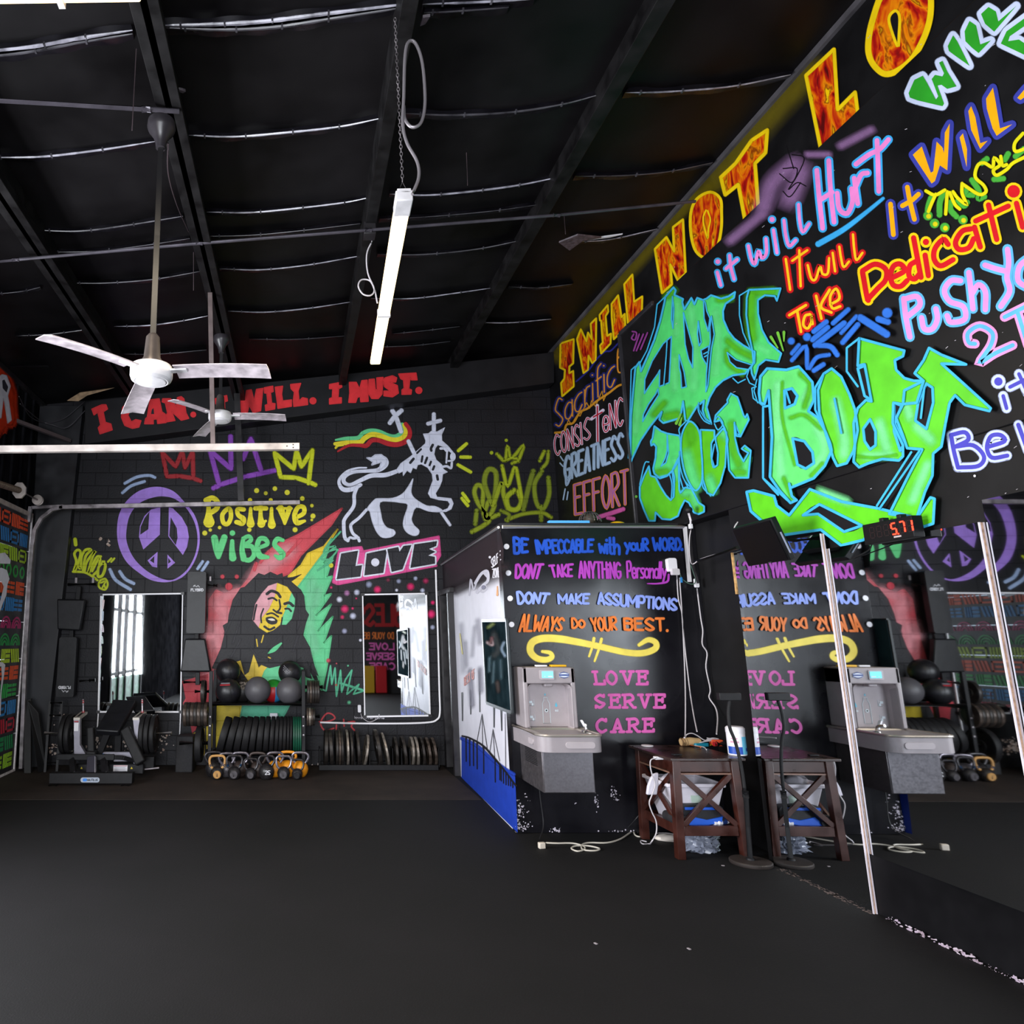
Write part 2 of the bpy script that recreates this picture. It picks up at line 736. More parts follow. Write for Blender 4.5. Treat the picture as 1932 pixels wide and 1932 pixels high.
# hand lettering: each glyph is a few strokes on a 7 x 9 grid, baseline 2, x-height 6, capitals 9; ~ smooth, o closed
GL = {
    'A': (4, '02 29 42|14 34'), 'B': (4, '02 09|~09 29 48 36 06|~06 36 44 32 02'), 'C': (4, '~48 29 07 04 22 43'), 'D': (4, '02 09|~09 29 46 44 22 02'),
    'E': (4, '49 09 02 42|06 36'), 'F': (4, '49 09 02|06 36'), 'G': (4, '~48 29 07 04 22 43 45|25 45'), 'H': (4, '02 09|42 49|06 46'), 'I': (0.4, '02 09'),
    'J': (4, '~39 34 22 03'), 'K': (4, '02 09|49 05 42'), 'L': (4, '09 02 42'), 'M': (6, '02 09 34 69 62'), 'N': (4, '02 09 42 49'), 'O': (4, 'o29 07 04 22 44 47'),
    'P': (4, '02 09|~09 39 47 35 05'), 'R': (4, '02 09|~09 39 47 36 05|15 42'), 'S': (4, '~48 29 07 25 43 22 03'), 'T': (4, '09 49|29 22'), 'U': (4, '~09 04 12 32 44 49'),
    'V': (4, '09 22 49'), 'W': (6, '09 12 36 52 69'), 'Y': (4, '09 25 49|25 22'), 'X': (4, '02 49|09 42'), 'Z': (4, '09 49 02 42'),
    'a': (4, 'o26 05 03 22 43 45|46 42'), 'b': (4, '09 02|~05 26 45 43 22 03'), 'c': (4, '~46 26 05 03 22 43'), 'd': (4, '49 42|~45 26 05 03 22 43'),
    'e': (4, '~04 44 36 16 04 12 32 43'), 'h': (4, '09 02|~04 26 45 42'), 'i': (0.4, '02 06|08 08'), 'l': (0.4, '09 02'), 'm': (6, '02 06|~04 16 35 32|~34 46 65 62'),
    'n': (4, '02 06|~04 26 45 42'), 'o': (4, 'o26 05 03 22 43 45'), 'p': (4, '00 06|~05 26 45 43 22 03'), 'r': (3, '02 06|~04 16 36'), 's': (3, '~36 16 05 33 22 02'),
    't': (3, '~19 13 22 32|06 36'), 'u': (4, '~06 03 12 32 44|46 42'), 'w': (5, '06 12 25 42 56'), 'y': (4, '06 23|46 10'), 'k': (3, '09 02|36 04 32'), 'f': (3, '~39 18 12|06 36'),
    'v': (4, '06 22 46'), 'g': (4, 'o26 05 03 22 43 45|~46 41 20 01'), 'x': (4, '06 42|46 02'), 'j': (2, '~26 21 00'), 'z': (4, '06 46 02 42'),
    '.': (0.4, '02 02'), ' ': (2.2, ''), "'": (0.4, '09 08'), '5': (4, '49 09 06|~06 35 43 22 03'), '1': (0.4, '02 09'), '2': (4, '~08 29 47 02|02 42'),
    '0': (4, 'o29 07 04 22 44 47'), '%': (4, '02 49|09 09|42 42'),
}
SERIF = {
    'L': (5, '19 12 52 54|09 29|02 12'), 'O': (5, 'o29 07 04 22 44 47'), 'V': (6, '19 32 59|09 29|49 69'), 'E': (5, '58 59 19 12 52 53|09 19|02 12|16 46|45 47'),
    'S': (5, '~48 29 07 25 44 22 03|48 49|03 02'), 'R': (6, '19 12|09 19|02 22|~19 49 57 46 15|35 52 62'), 'C': (5, '~48 29 07 04 22 43|48 49'), 'A': (6, '12 39 52|24 44|02 22|42 62'),
    'I': (3, '19 12|09 29|02 22'), ' ': (3, ''), '.': (1, '02 02'),
}


def glyphs(text, font=GL, gap=1.5):
    out, x = [], 0.0
    for ch in text:
        w, d = font.get(ch) or GL[ch]
        for st in filter(None, d.split('|')):
            mode = st[0] if st[0] in '~o' else ''
            st = st.lstrip('~o')
            out.append((mode, [(x + int(t[0]) * (1 if w > 1 else 1), int(t[1])) for t in st.split()]))
        x += w + gap
    W = x - gap
    return [(m_, [(a / W, (b - 2) / 7.0) for a, b in p]) for m_, p in out]


def word(P, text, bl, br, tl, tr, w, col, out=None, font=GL, feather=0.0, gap=1.5, conv=True, jit=0.0):
    """Lettering stretched over the quad bottom-left, bottom-right, top-left, top-right; out = (extra width, colour)."""
    if conv:
        bl, br, tl, tr = [P.cv(q) for q in (bl, br, tl, tr)]
    rnd = random.Random(len(text) * 7 + int(bl[0]))
    gs = []
    for m_, p in glyphs(text, font, gap):
        jx, jy = rnd.uniform(-jit, jit) / 20, rnd.uniform(-jit, jit)
        q = []
        for a, b in p:
            a += jx; b += jy
            x0, y0 = bl[0] + (br[0] - bl[0]) * a, bl[1] + (br[1] - bl[1]) * a
            x1, y1 = tl[0] + (tr[0] - tl[0]) * a, tl[1] + (tr[1] - tl[1]) * a
            q.append((x0 + (x1 - x0) * b, y0 + (y1 - y0) * b))
        gs.append((m_, q))
    passes = ([(w + out[0], out[1], feather)] if out else []) + [(w, col, 0 if out else feather)]
    for ww, cc, fe in passes:
        for m_, q in gs:
            if len(q) == 2 and q[0] == q[1]:
                P.disc(q[0], ww * 0.62, cc, fe, conv=False)
            else:
                P.stroke(q, ww, cc, fe, m_ != '', m_ == 'o', up=False, conv=False)
        P.up()
        P.up()
    return P


# ---------------------------------------------------------------- the room
YB, XL, XW, XB, YR = 10.0, -3.85, 3.86, 3.70, -3.2      # back wall, left wall, right wall, painted boards on the right wall, rear
ZTOP = 2.79                                              # top of the partition box
YP = 6.6                                                 # front of the partition box


def zc(x): return 5.62 + 0.104 * x                       # underside of the roof sheeting


blk = mat('black_wall_paint', '131217', 0.5, var=0.35, scale=3.0, bump=0.15, bscale=30, rvar=.12)
blk2 = mat('black_board_paint', '0d0c0e', 0.5, var=0.3, scale=2.0, bump=0.06, bscale=20, rvar=.08, spec=.28)
trimk = mat('black_trim', '131216', 0.45, var=0.3, scale=6)
steel_k = mat('painted_black_steel', '1a171a', 0.42, var=0.4, scale=7, rvar=.1)
white_p = mat('white_plastic', 'e4e2e8', 0.35)
chrome = mat('chrome', 'd8d6d8', 0.18, 1.0)

# block wall material
mb_ = bpy.data.materials.new('black_painted_block')
mb_.use_nodes = True
_nt = mb_.node_tree
_b = _nt.nodes['Principled BSDF']
_bp, _br, _nz = brick_height(_nt)
_nt.links.new(_bp.outputs['Normal'], _b.inputs['Normal'])
_mx = _nt.nodes.new('ShaderNodeValToRGB')
_mx.color_ramp.elements[0].position = .3
_mx.color_ramp.elements[1].position = .75
_mx.color_ramp.elements[0].color = (*lin('0f0e12'), 1)
_mx.color_ramp.elements[1].color = (*lin('1c1b21'), 1)
_n3 = _nt.nodes.new('ShaderNodeTexNoise')
_n3.inputs['Scale'].default_value = 1.6
_n3.inputs['Detail'].default_value = 8
_tc = _nt.nodes.new('ShaderNodeTexCoord')
_nt.links.new(_tc.outputs['Object'], _n3.inputs['Vector'])
_nt.links.new(_n3.outputs['Fac'], _mx.inputs['Fac'])
_m2 = _nt.nodes.new('ShaderNodeMix')
_m2.data_type = 'RGBA'
_nt.links.new(_br.outputs['Fac'], _m2.inputs['Factor'])
_nt.links.new(_mx.outputs['Color'], _m2.inputs['A'])
_m2.inputs['B'].default_value = (*lin('111014'), 1)
_nt.links.new(_m2.outputs['Result'], _b.inputs['Base Color'])
_b.inputs['Roughness'].default_value = 0.55
_b.inputs['Specular IOR Level'].default_value = 0.3


# rubber floor: fine crumb speckle
def rubber(name, a, b, fleck):
    m = bpy.data.materials.new(name)
    m.use_nodes = True
    nt = m.node_tree
    p = nt.nodes['Principled BSDF']
    p.inputs['Roughness'].default_value = 0.78
    p.inputs['Specular IOR Level'].default_value = 0.22
    tc = nt.nodes.new('ShaderNodeTexCoord')
    n = nt.nodes.new('ShaderNodeTexNoise')
    n.inputs['Scale'].default_value = 1.3
    n.inputs['Detail'].default_value = 9
    n.inputs['Roughness'].default_value = .62
    r = nt.nodes.new('ShaderNodeValToRGB')
    r.color_ramp.elements[0].position = .35
    r.color_ramp.elements[1].position = .7
    r.color_ramp.elements[0].color = (*lin(a), 1)
    r.color_ramp.elements[1].color = (*lin(b), 1)
    nt.links.new(tc.outputs['Object'], n.inputs['Vector'])
    nt.links.new(n.outputs['Fac'], r.inputs['Fac'])
    n2 = nt.nodes.new('ShaderNodeTexNoise')
    n2.inputs['Scale'].default_value = 95
    n2.inputs['Detail'].default_value = 3
    nt.links.new(tc.outputs['Object'], n2.inputs['Vector'])
    r2 = nt.nodes.new('ShaderNodeValToRGB')
    r2.color_ramp.elements[0].position = .64
    r2.color_ramp.elements[1].position = .80
    nt.links.new(n2.outputs['Fac'], r2.inputs['Fac'])
    mx = nt.nodes.new('ShaderNodeMix')
    mx.data_type = 'RGBA'
    nt.links.new(r2.outputs['Color'], mx.inputs['Factor'])
    nt.links.new(r.outputs['Color'], mx.inputs['A'])
    mx.inputs['B'].default_value = (*lin(fleck), 1)
    nt.links.new(mx.outputs['Result'], p.inputs['Base Color'])
    bp = nt.nodes.new('ShaderNodeBump')
    bp.inputs['Strength'].default_value = .35
    bp.inputs['Distance'].default_value = .004
    nt.links.new(n2.outputs['Fac'], bp.inputs['Height'])
    nt.links.new(bp.outputs['Normal'], p.inputs['Normal'])
    return m


floor = struct('floor', MB().box((0, 3.35, -0.06), (7.9, 13.5, 0.12), rubber('black_rubber_floor', '0a090a', '100e10', '2a272a')))
YM = PF(500, 1509).y
mats_ = struct('floor_mat_strip', MB().box(((XL + 2.0) / 2, (YM + YB) / 2, 0.0005), (2.0 - XL, YB - YM, 0.005), rubber('dusty_rubber_mat', '26201e', '382f2b', '50483f')))

# the rear wall lettering, caught by the tall mirrors
# back wall of painted block, sloping top
wall_back = struct('wall_back', MB().prism([(XL - .2, YB, -.1), (XW + .2, YB, -.1), (XW + .2, YB, zc(XW) + .15), (XL - .2, YB, zc(XL) + .15)], (0, .2, 0), mb_))
# left wall: black sheet, with the roll-up door bay; a shop-front opening nearer the camera
DY0, DY1, DZ = 6.55, 9.55, 3.40
SY0, SY1, SZ = 2.6, 5.4, 3.3
wl = MB()
for (a, b, z0, z1) in ((YR, SY0, 0, 5.3), (SY0, SY1, SZ, 5.3), (SY1, DY0, 0, 5.3), (DY0, DY1, DZ, 5.3), (DY1, YB + .2, 0, 5.3)):
    wl.box((XL - .06, (a + b) / 2, (z0 + z1) / 2), (.12, b - a, z1 - z0), mat('black_metal_wall', '101013', .7, var=.4, scale=4, spec=0.0))
for i in range(12):          # ribs of the sheet steel
    y = DY0 + .1 + i * .295
    wl.box((XL + .015, y, (DZ + 5.15) / 2 if DY0 < y < DY1 else 2.6), (.03, .05, 5.15 - DZ if DY0 < y < DY1 else 5.1), None)
wall_left = struct('wall_left', wl)
# right wall behind the boards and the boards themselves
wall_right = struct('wall_right', MB().box((XW + .06, (YR + YB) / 2, 3.0), (.12, YB - YR + .2, 6.2), blk2))
YE = PX(1186, 800, XB).y
ZE = PX(1180, 622, XB).z
YM0 = 5.81                                               # far end of the mirror run
board = struct('wall_right_boards', MB().box(((XB + XW) / 2, (YR + YE) / 2, (ZTOP + .01 + ZE) / 2), (XW - XB, YE - YR, ZE - ZTOP - .01), blk2)
               .box(((XB + XW) / 2, (YR + YM0) / 2, (ZTOP + .01) / 2), (XW - XB, YM0 - YR, ZTOP + .01), blk2), bevel=.006)
# unseen rear wall, its bay opened for the added fill light
wr = MB()
for (x0, x1, z0, z1) in ((XL, -2.9, 0, 5.9), (.9, XW, 0, 5.9), (-2.9, .9, 3.5, 5.9)):
    wr.box(((x0 + x1) / 2, YR - .06, (z0 + z1) / 2), (x1 - x0, .12, z1 - z0), blk)
wall_rear = struct('wall_rear', wr)

# shop front frame: mullions and rails of the big window on the left
shopk = mat('shop_front_frame', '0e0d0f', .7, spec=.15)
sf = MB()
for y in (SY0, 3.35, 4.15, 4.75, SY1):
    sf.box((XL - .02, y, SZ / 2), (.1, .09 if y in (SY0, SY1) else .06, SZ), shopk)
for z in (.06, 1.0, 2.35, SZ):
    sf.box((XL - .02, (SY0 + SY1) / 2, z), (.08, SY1 - SY0, .07), shopk)
struct('window_1', sf)
struct('wall_left_kick', MB().box((XL - .03, (SY0 + SY1) / 2, .46), (.05, SY1 - SY0 - .1, .9), mat('mint_kick_panel', '5f9c80', .6, var=.6, scale=9)))
# partition box: side wall runs from the front corner to the back wall
SD = (PF(870, 1465) - PF(975, 1572))
SX0 = PF(975, 1572).x
SK = SD.x / SD.y                                         # side wall drift in x per metre of depth


def sx(y): return SX0 + SK * (y - YP)


DR0, DR1, DRZ = 9.22, 9.90, 2.33                         # doorway in the side wall
white_wall = mat('white_side_wall', 'd9d7e2', 0.5, var=.05, scale=5)
ws = MB()
for (a, b, z0, z1) in ((YP + .02, DR0, 0, ZTOP), (DR0, YB, DRZ, ZTOP), (DR1, YB, 0, DRZ)):
    ws.prism([(sx(a), a, z0), (sx(b), b, z0), (sx(b), b, z1), (sx(a), a, z1)], (.1, 0, 0), white_wall)
wall_side = struct('wall_partition_side', ws)
panel = struct('wall_partition_front', MB().box(((SX0 + XW) / 2 , YP + .06, ZTOP / 2), (XW - SX0, .12, ZTOP - .002), mat('partition_black_paint', '111015', 0.26, spec=.3, var=.3, scale=2.5, bump=.05, bscale=8, rvar=.06)), bevel=.004)
struct('ceiling_partition', MB().prism([(SX0, YP, ZTOP), (XB, YP, ZTOP), (XW, YB, ZTOP), (sx(YB), YB, ZTOP)], (0, 0, .03), blk))
d1 = MB().box((sx(9.55) + .07, 9.56, DRZ / 2), (.04, .66, DRZ - .02), mat('dark_door', '161518', .5))
door1 = struct('door_1', d1, bevel=.004)
fr = MB()
fr.box((sx(DR0) - .01, DR0 + .03, DRZ / 2), (.14, .07, DRZ), steel_k)
fr.box((sx(DR1) - .01, DR1 - .01, DRZ / 2), (.14, .09, DRZ), steel_k)
fr.box((sx(9.56) - .01, 9.56, DRZ + .03), (.14, .76, .07), steel_k)
fr.build('door_frame', door1, bevel=.006)
# light catching the head of the door frame
# tapered steel column standing in the back left corner
A, B_, C_, D_ = PY(72, 765, 9.86), PY(157, 765, 9.86), PY(82, 1452, 9.86), PY(44, 1452, 9.86)
struct('column_corner', MB().prism([A, B_, (C_.x, 9.86, 0), (D_.x, 9.86, 0)], (0, .14, 0), mat('column_black', '131318', .45, var=.4, scale=3, rvar=.1)), bevel=.006)
# header board with the red motto
HB = [PY(160, 838, 9.74), PY(1046, 722, 9.74), PY(1046, 664, 9.74), PY(160, 757, 9.74)]
header = struct('trim_header_board', MB().prism(HB, (0, .26, 0), mat('header_black', '131216', .55, spec=.3, var=.2, scale=4)), bevel=.006)

# roof: black plastic sheeting under the purlins, rafters running towards the back wall
sheet = mat('black_plastic_sheet', '070507', 0.5, var=.5, scale=1.2, bump=.35, bscale=2.4, rvar=.08, spec=.16)
ceiling = struct('ceiling', MB().prism([(XL - .15, YR - .1, zc(XL - .15)), (XW + .15, YR - .1, zc(XW + .15)), (XW + .15, YR - .1, zc(XW + .15) + .05), (XL - .15, YR - .1, zc(XL - .15) + .05)], (0, YB - YR + .3, 0), sheet))
raft = mat('rafter_black', '090709', 0.55, spec=.25, var=.5, scale=6, bump=.2, bscale=12, rvar=.1)


def depth_x(u, v, drop):
    """x of a line running straight into depth through pixel (u, v), hanging drop below the roof."""
    x = 0.0
    for _ in range(30):
        d = ray(u, v)
        t = (zc(x) - drop - H) / d.z
        x = d.x * t
    return x


k_ = 0
RX = []
for (u, v, w, dp) in ((270, 0, .17, .34), (775, 0, .10, .26), (1258, 0, .12, .16), (20, 400, .18, .3)):
    k_ += 1
    x = depth_x(u, v, dp)
    RX.append(x)
    m_ = MB()
    if k_ == 1 or k_ == 4:            # I-section rafters: flange below, web above
        m_.box((x, (YR + YB) / 2, zc(x) - dp + .015), (w, YB - YR, .03), raft)
        m_.box((x, (YR + YB) / 2, zc(x) - dp / 2), (.05, YB - YR, dp), raft)
        m_.box((x + w * .33, (YR + YB) / 2, zc(x) - dp + .06), (.03, YB - YR, .09), raft)
    else:
        m_.box((x, (YR + YB) / 2, zc(x) - dp / 2), (w, YB - YR, dp), raft)
    struct('beam_rafter', m_, bevel=.004)
# far-wall rafter at the corner
struct('trim_eave_right', MB().bar((XW - .015, YR, zc(XW) - .03), (XW - .015, YB, zc(XW) - .03), .03, .05, mat('eave_grey', '4a474b', .5, var=.5, scale=3)))
struct('trim_eave_left', MB().bar((XL + .03, SY1, zc(XL) - .04), (XL + .03, YB, zc(XL) - .04), .05, .07, steel_k))
struct('trim_board_edge', MB().bar((XB - .008, YE, ZTOP), (XB - .008, YE, ZE), .05, .03, mat('edge_strip', '2c2a2e', .4, var=.4, scale=5)).bar((XB - .008, YE, ZE), (XB - .008, YE - .75, ZE), .03, .05, None), bevel=.006)

# sagging seams of the sheeting: folds of black plastic, their sheen put into a grey colour
def on_roof(u, v, drop):
    x = 0.0
    d = ray(u, v)
    n = V((-0.104, 0, 1.0))
    p0 = V((0, 0, 5.62 - drop))
    return EYE + d * ((p0 - EYE).dot(n) / d.dot(n))


fold = mat('sheen_grey_fold', '86848f', 0.24, var=.65, scale=9.0, spec=.9, rvar=.12)
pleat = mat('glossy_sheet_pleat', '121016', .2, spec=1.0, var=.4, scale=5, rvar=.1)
fold2 = mat('faint_sheen_fold', '3a383e', 0.34, var=.6, scale=7.0, spec=.7, rvar=.1)  # weaker painted sheen, also the colour of the staples
SEAMS = [
    ([(-60, 100), (60, 88), (150, 72), (250, 57)], 5, 1), ([(-60, 110), (40, 100), (150, 80), (250, 64)], 4, 0),
    ([(306, 48), (400, 46), (500, 40), (620, 25), (762, 8)], 6, 1), ([(306, 52), (420, 56), (520, 51), (620, 36), (762, 14)], 5, 0),
    ([(797, 8), (900, 4), (1010, -2)], 3, 1), ([(800, 24), (850, 22), (960, 14)], 2.5, 0),
    ([(-40, 297), (70, 296), (180, 284), (292, 267)], 3.2, 1),
    ([(355, 255), (440, 258), (540, 250), (640, 239), (724, 222)], 3.5, 1), ([(760, 214), (850, 217), (960, 212), (1060, 197), (1140, 176)], 3, 0),
    ([(1180, 175), (1260, 173), (1380, 163), (1492, 141)], 2.4, 1),
    ([(60, 434), (150, 436), (240, 425), (345, 408)], 3, 0), ([(390, 400), (470, 401), (560, 393), (650, 382), (700, 372)], 3, 1),
    ([(735, 366), (810, 368), (900, 360), (980, 349), (1055, 334)], 3, 1), ([(1085, 333), (1180, 331), (1260, 324), (1345, 307)], 1.8, 0),
    ([(66, 476), (180, 474), (280, 462), (358, 450)], 1.6, 0), ([(380, 446), (470, 444), (560, 436), (680, 422)], 1.6, 0), ([(716, 414), (820, 408), (930, 398), (1030, 384)], 1.4, 0),
    ([(122, 534), (200, 534), (290, 527), (378, 512)], 2.2, 0), ([(414, 507), (490, 509), (580, 500), (684, 482)], 2.4, 1), ([(712, 480), (800, 480), (900, 470), (990, 452)], 2.2, 0),
    ([(1080, 456), (1150, 452), (1240, 432)], 2.0, 1),
    ([(-20, 556), (40, 550), (76, 542)], 1.6, 0), ([(215, 616), (280, 614), (340, 606), (392, 596)], 2.2, 1), ([(430, 587), (500, 589), (580, 582), (660, 570)], 2.2, 1),
    ([(700, 563), (780, 563), (860, 553), (930, 543)], 2, 1), ([(960, 541), (1020, 543), (1080, 536)], 1.6, 0),
    ([(30, 634), (100, 630), (190, 618)], 1.8, 0), ([(890, 608), (960, 609), (1040, 602)], 1.8, 1), ([(740, 630), (800, 624), (868, 616)], 1.4, 0),
    ([(470, 640), (560, 640), (650, 634)], 1.6, 0), ([(230, 668), (300, 668), (390, 660)], 1.6, 0), ([(700, 655), (780, 652), (850, 644)], 1.4, 0), ([(20, 692), (90, 690)], 1.2, 0),
]
for pts, w, br in SEAMS:
    q = [on_roof(u, v, .05) for u, v in crom(pts, 8)]
    dist = (q[len(q) // 2] - EYE).length
    r = w / 2 * dist / F * 1.1
    n_ = len(q)
    f = MB()
    rs = [r * (0.25 + 0.75 * sin(pi * min(1, max(0, i / (n_ - 1)))) ** .5) * random.uniform(.85, 1.1) for i in range(n_)]
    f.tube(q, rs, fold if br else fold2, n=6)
    # the pleat of sheet the strap pulls down
    up = [on_roof(u, v, .0) for u, v in crom(pts, 8)]
    vs, fs = [], []
    for i, (a, b) in enumerate(zip(q, up)):
        sgn = V((0, 1, 0.0))
        vs += [b - sgn * (.05 + .008 * sin(i * .7)), a + V((0, 0, .006)), b + sgn * (.05 + .008 * cos(i * .9))]
    for i in range(n_ - 1):
        for j in (0, 1):
            fs.append((i * 3 + j, i * 3 + j + 1, i * 3 + 4 + j, i * 3 + 3 + j))
    f.add(vs, fs, pleat)
    # staples through the strap
    for i in range(3, n_ - 2, 7):
        f.box(q[i], (.012, .03, .02), fold2)
    f.build('sheeting_fold', ceiling)
# torn bits of sheeting hanging down
for pts in ([(1055, 455), (1075, 470), (1100, 452), (1135, 446), (1090, 441)], [(798, 28), (793, 44), (803, 40), (812, 26)], [(328, 166), (340, 165), (350, 168), (345, 171)]):
    MB().prism([on_roof(u, v, .09) for u, v in pts], (0, .01, -.012), mat('torn_sheet', '4a4048', .4, var=.6, scale=30)).build('torn_flap', ceiling)
MB().prism([on_roof(u, v, .08) for u, v in [(1090, 453), (1150, 446), (1175, 440), (1110, 449)]], (0, .01, -.01), mat('white_tear', 'c9c9d2', .4)).build('torn_flap', ceiling)

# ---------------------------------------------------------------- lettering on the right wall
PL_W = ((XW, 0, 0), (-1, 0, 0))
PL_B = ((XB, 0, 0), (-1, 0, 0))
C3R, CE, CB, CF = crop(1292, 0, 3.01875), crop(1030, 540, 3.864), crop(1432, 540, 3.864), crop(1040, 350, 4.83)
CW, CD, CN = crop(1632, 0, 6.44), crop(1632, 250, 6.44), crop(1040, 640, 5.52)
KW = '131216'

# flaming capitals on the wall above the boards
P = Paint(PL_W, cv=CF)
YEL = 'f4cf0a'
for pts, w in (([(60, 1560), (140, 1380), (300, 1260), (420, 1120), (560, 960), (700, 800), (860, 620), (1000, 440), (1150, 280), (1300, 120), (1440, 20)], 13),
               ([(1500, -40), (1680, -260), (1900, -520), (2150, -800), (2400, -1060)], 24)):
    P.stroke(pts, w, '8a7a10', feather=w * .9, a=.42)
LET = [[(85, 1440), (205, 1400), (200, 1620), (165, 1650), (165, 1710), (200, 1690), (205, 1830), (100, 1920), (90, 1800), (120, 1760), (125, 1680), (80, 1660)],
       [(235, 1400), (270, 1310), (320, 1420), (335, 1340), (370, 1400), (360, 1260), (410, 1210), (405, 1590), (375, 1620), (340, 1550), (335, 1680), (295, 1710)],
       [(440, 1180), (515, 1090), (520, 1150), (495, 1190), (510, 1370), (545, 1350), (540, 1440), (455, 1530), (445, 1460), (470, 1430), (455, 1230), (445, 1230)],
       [(550, 1080), (610, 1000), (640, 1200), (670, 1170), (675, 1300), (570, 1400), (552, 1200)],
       [(665, 900), (740, 810), (755, 1060), (830, 1010), (825, 1180), (700, 1260), (680, 1050)],
       [(945, 580), (1050, 470), (1120, 600), (1110, 380), (1200, 310), (1225, 800), (1155, 865), (1085, 720), (1100, 900), (1010, 980)]]
for i, l in enumerate(LET):
    P.poly(l, YEL, fire=True)
    P.outline(l, 2.6 if i < 5 else 3.6, YEL, feather=1.0)
o_ = [(1272, 250), (1330, 120), (1450, 60), (1540, 120), (1552, 250), (1548, 400), (1510, 560), (1410, 655), (1320, 600), (1275, 450)]
P.poly(o_, YEL, smooth=True, fire=True)
P.outline(o_, 4.5, YEL, 1, True)
P.stroke([(1410, 225), (1385, 290), (1392, 370), (1425, 480), (1432, 400), (1450, 310), (1425, 230)], 3, YEL)
P.cv = C3R
for l in ([(205, 1010), (290, 930), (380, 800), (470, 740), (460, 870), (400, 930), (420, 1200), (345, 1265), (305, 1050), (230, 1110)],
          [(690, 430), (850, 280), (870, 625), (970, 525), (985, 645), (775, 850)]):
    P.poly(l, YEL, fire=True)
    P.outline(l, 5.5, YEL, 1.5)
P.cv = CW
o2 = [(40, 520), (90, 250), (230, -100), (500, -220), (760, -120), (800, 120), (740, 400), (590, 690), (410, 850), (250, 900), (130, 820), (55, 690)]
P.poly(o2, YEL, smooth=True, fire=True)
P.outline(o2, 10, YEL, 1.5, True)
P.poly([(370, 150), (310, 210), (310, 300), (395, 540), (410, 400), (405, 200)], KW, smooth=True)
P.outline([(370, 130), (300, 190), (300, 300), (395, 560), (415, 400), (420, 200)], 4.5, YEL, 1, True)
P.stroke([(1200, -40), (1420, 2)], 4, YEL)
P.build('flame_lettering', wall_right, 'flame-filled yellow capitals climbing along the roof line')

# words on the far stretch of wall
P = Paint(PL_W, cv=CN)
word(P, 'Sacrific', (50, 930), (660, 470), (40, 650), (655, 140), 2.6, 'd98f2e', (4.5, '25286a'), feather=1.5, gap=1.6)
P.stroke([(735, 55), (695, 120), (690, 260), (700, 340), (740, 345)], 3, 'd98f2e')
P.stroke([(690, 200), (735, 160)], 3, 'd98f2e')
P.stroke([(700, 40), (620, 120), (560, 130), (480, 200), (400, 310), (330, 380), (260, 440)], 2, '2b2f86', 1)
P.stroke([(40, 975), (130, 960), (160, 890), (230, 870), (300, 760), (380, 720), (480, 640), (600, 560), (690, 490), (745, 470)], 4, 'cf8f28')
P.stroke([(150, 920), (180, 840), (210, 890), (270, 790), (300, 800), (370, 660), (400, 720), (420, 640), (460, 700), (530, 540), (545, 640), (580, 560)], 1.6, 'cf8f28', smooth=False)
word(P, 'CONSI', (45, 1215), (325, 1090), (30, 1010), (310, 870), 1.8, 'b3142c', (2.4, 'dccbe0'), gap=1.6)
word(P, 'S', (345, 1060), (405, 1030), (345, 850), (400, 800), 1.8, 'b3142c', (2.4, 'dccbe0'))
P.stroke([(480, 690), (485, 1090)], 5, 'dccbe0', 1); P.stroke([(420, 830), (540, 740)], 5, 'dccbe0', 1)
P.stroke([(480, 700), (485, 1080)], 2.6, 'b3142c'); P.stroke([(440, 810), (530, 760)], 2.6, 'b3142c')
word(P, 'eNC', (545, 965), (745, 890), (530, 720), (745, 600), 2.0, 'b3142c', (2.6, 'dccbe0'), gap=1.2)
word(P, 'GREATNESS', (145, 1470), (745, 1230), (145, 1230), (745, 975), 4.2, '9fb6d2', feather=1.5, gap=1.5)
P.stroke([(150, 1420), (160, 1520), (200, 1440)], 3, '9fb6d2', 1)
for l in ([(95, 1220), (125, 1265)], [(92, 1290), (122, 1325)], [(145, 1560), (125, 1670)], [(175, 1590), (163, 1670)]):
    P.stroke(l, 2, '9fb6d2', .6)
word(P, 'EFFORT', (250, 1825), (805, 1710), (240, 1520), (795, 1360), 3.6, 'a8609a', (2.6, 'd57f35'), gap=1.6)
P.stroke([(500, 1850), (600, 1820), (750, 1770)], 6, 'c8559c', 2)
P.stroke([(590, 1860), (650, 1870)], 5, 'c8559c', 2)
P.build('painted_words', wall_right, 'sacrifice, consistency, greatness and effort in spray paint')

# the boards: END YOUR BODY in green with blue outlines
G1, G2, BL = '4fd06c', '55b81e', '3fb0dc'
CG, CH = crop(1185, 540, 3.64), crop(1190, 740, 4.368)
P = Paint(PL_B, cv=CG)
S1 = [(50, 560), (78, 520), (88, 585), (130, 490), (180, 370), (220, 240), (250, 110), (255, 75), (312, 8), (328, 28), (318, 60), (378, 88), (372, 110), (385, 160), (435, 80), (455, 125), (475, 80), (515, 95), (540, 85), (570, 62), (640, 85), (690, 70), (735, 40), (728, 80), (670, 120), (652, 170), (655, 230), (690, 310), (730, 360), (790, 405), (870, 450), (868, 525), (830, 570), (805, 600), (720, 612), (650, 648), (600, 695), (560, 765), (540, 830), (572, 945), (528, 905), (512, 850), (522, 785), (470, 830), (408, 930), (393, 918), (378, 790), (365, 870), (350, 908), (242, 940), (215, 915), (232, 862), (150, 965), (85, 1062), (30, 1180), (15, 1220), (20, 900), (35, 720)]
SR = [(830, 25), (1048, 15), (1022, 100), (1008, 68), (940, 62), (892, 95), (893, 190), (920, 300), (965, 385), (1052, 462), (1033, 520), (945, 505), (895, 545), (868, 640), (850, 600), (845, 560), (862, 520), (855, 450), (830, 330), (812, 200), (815, 80)]
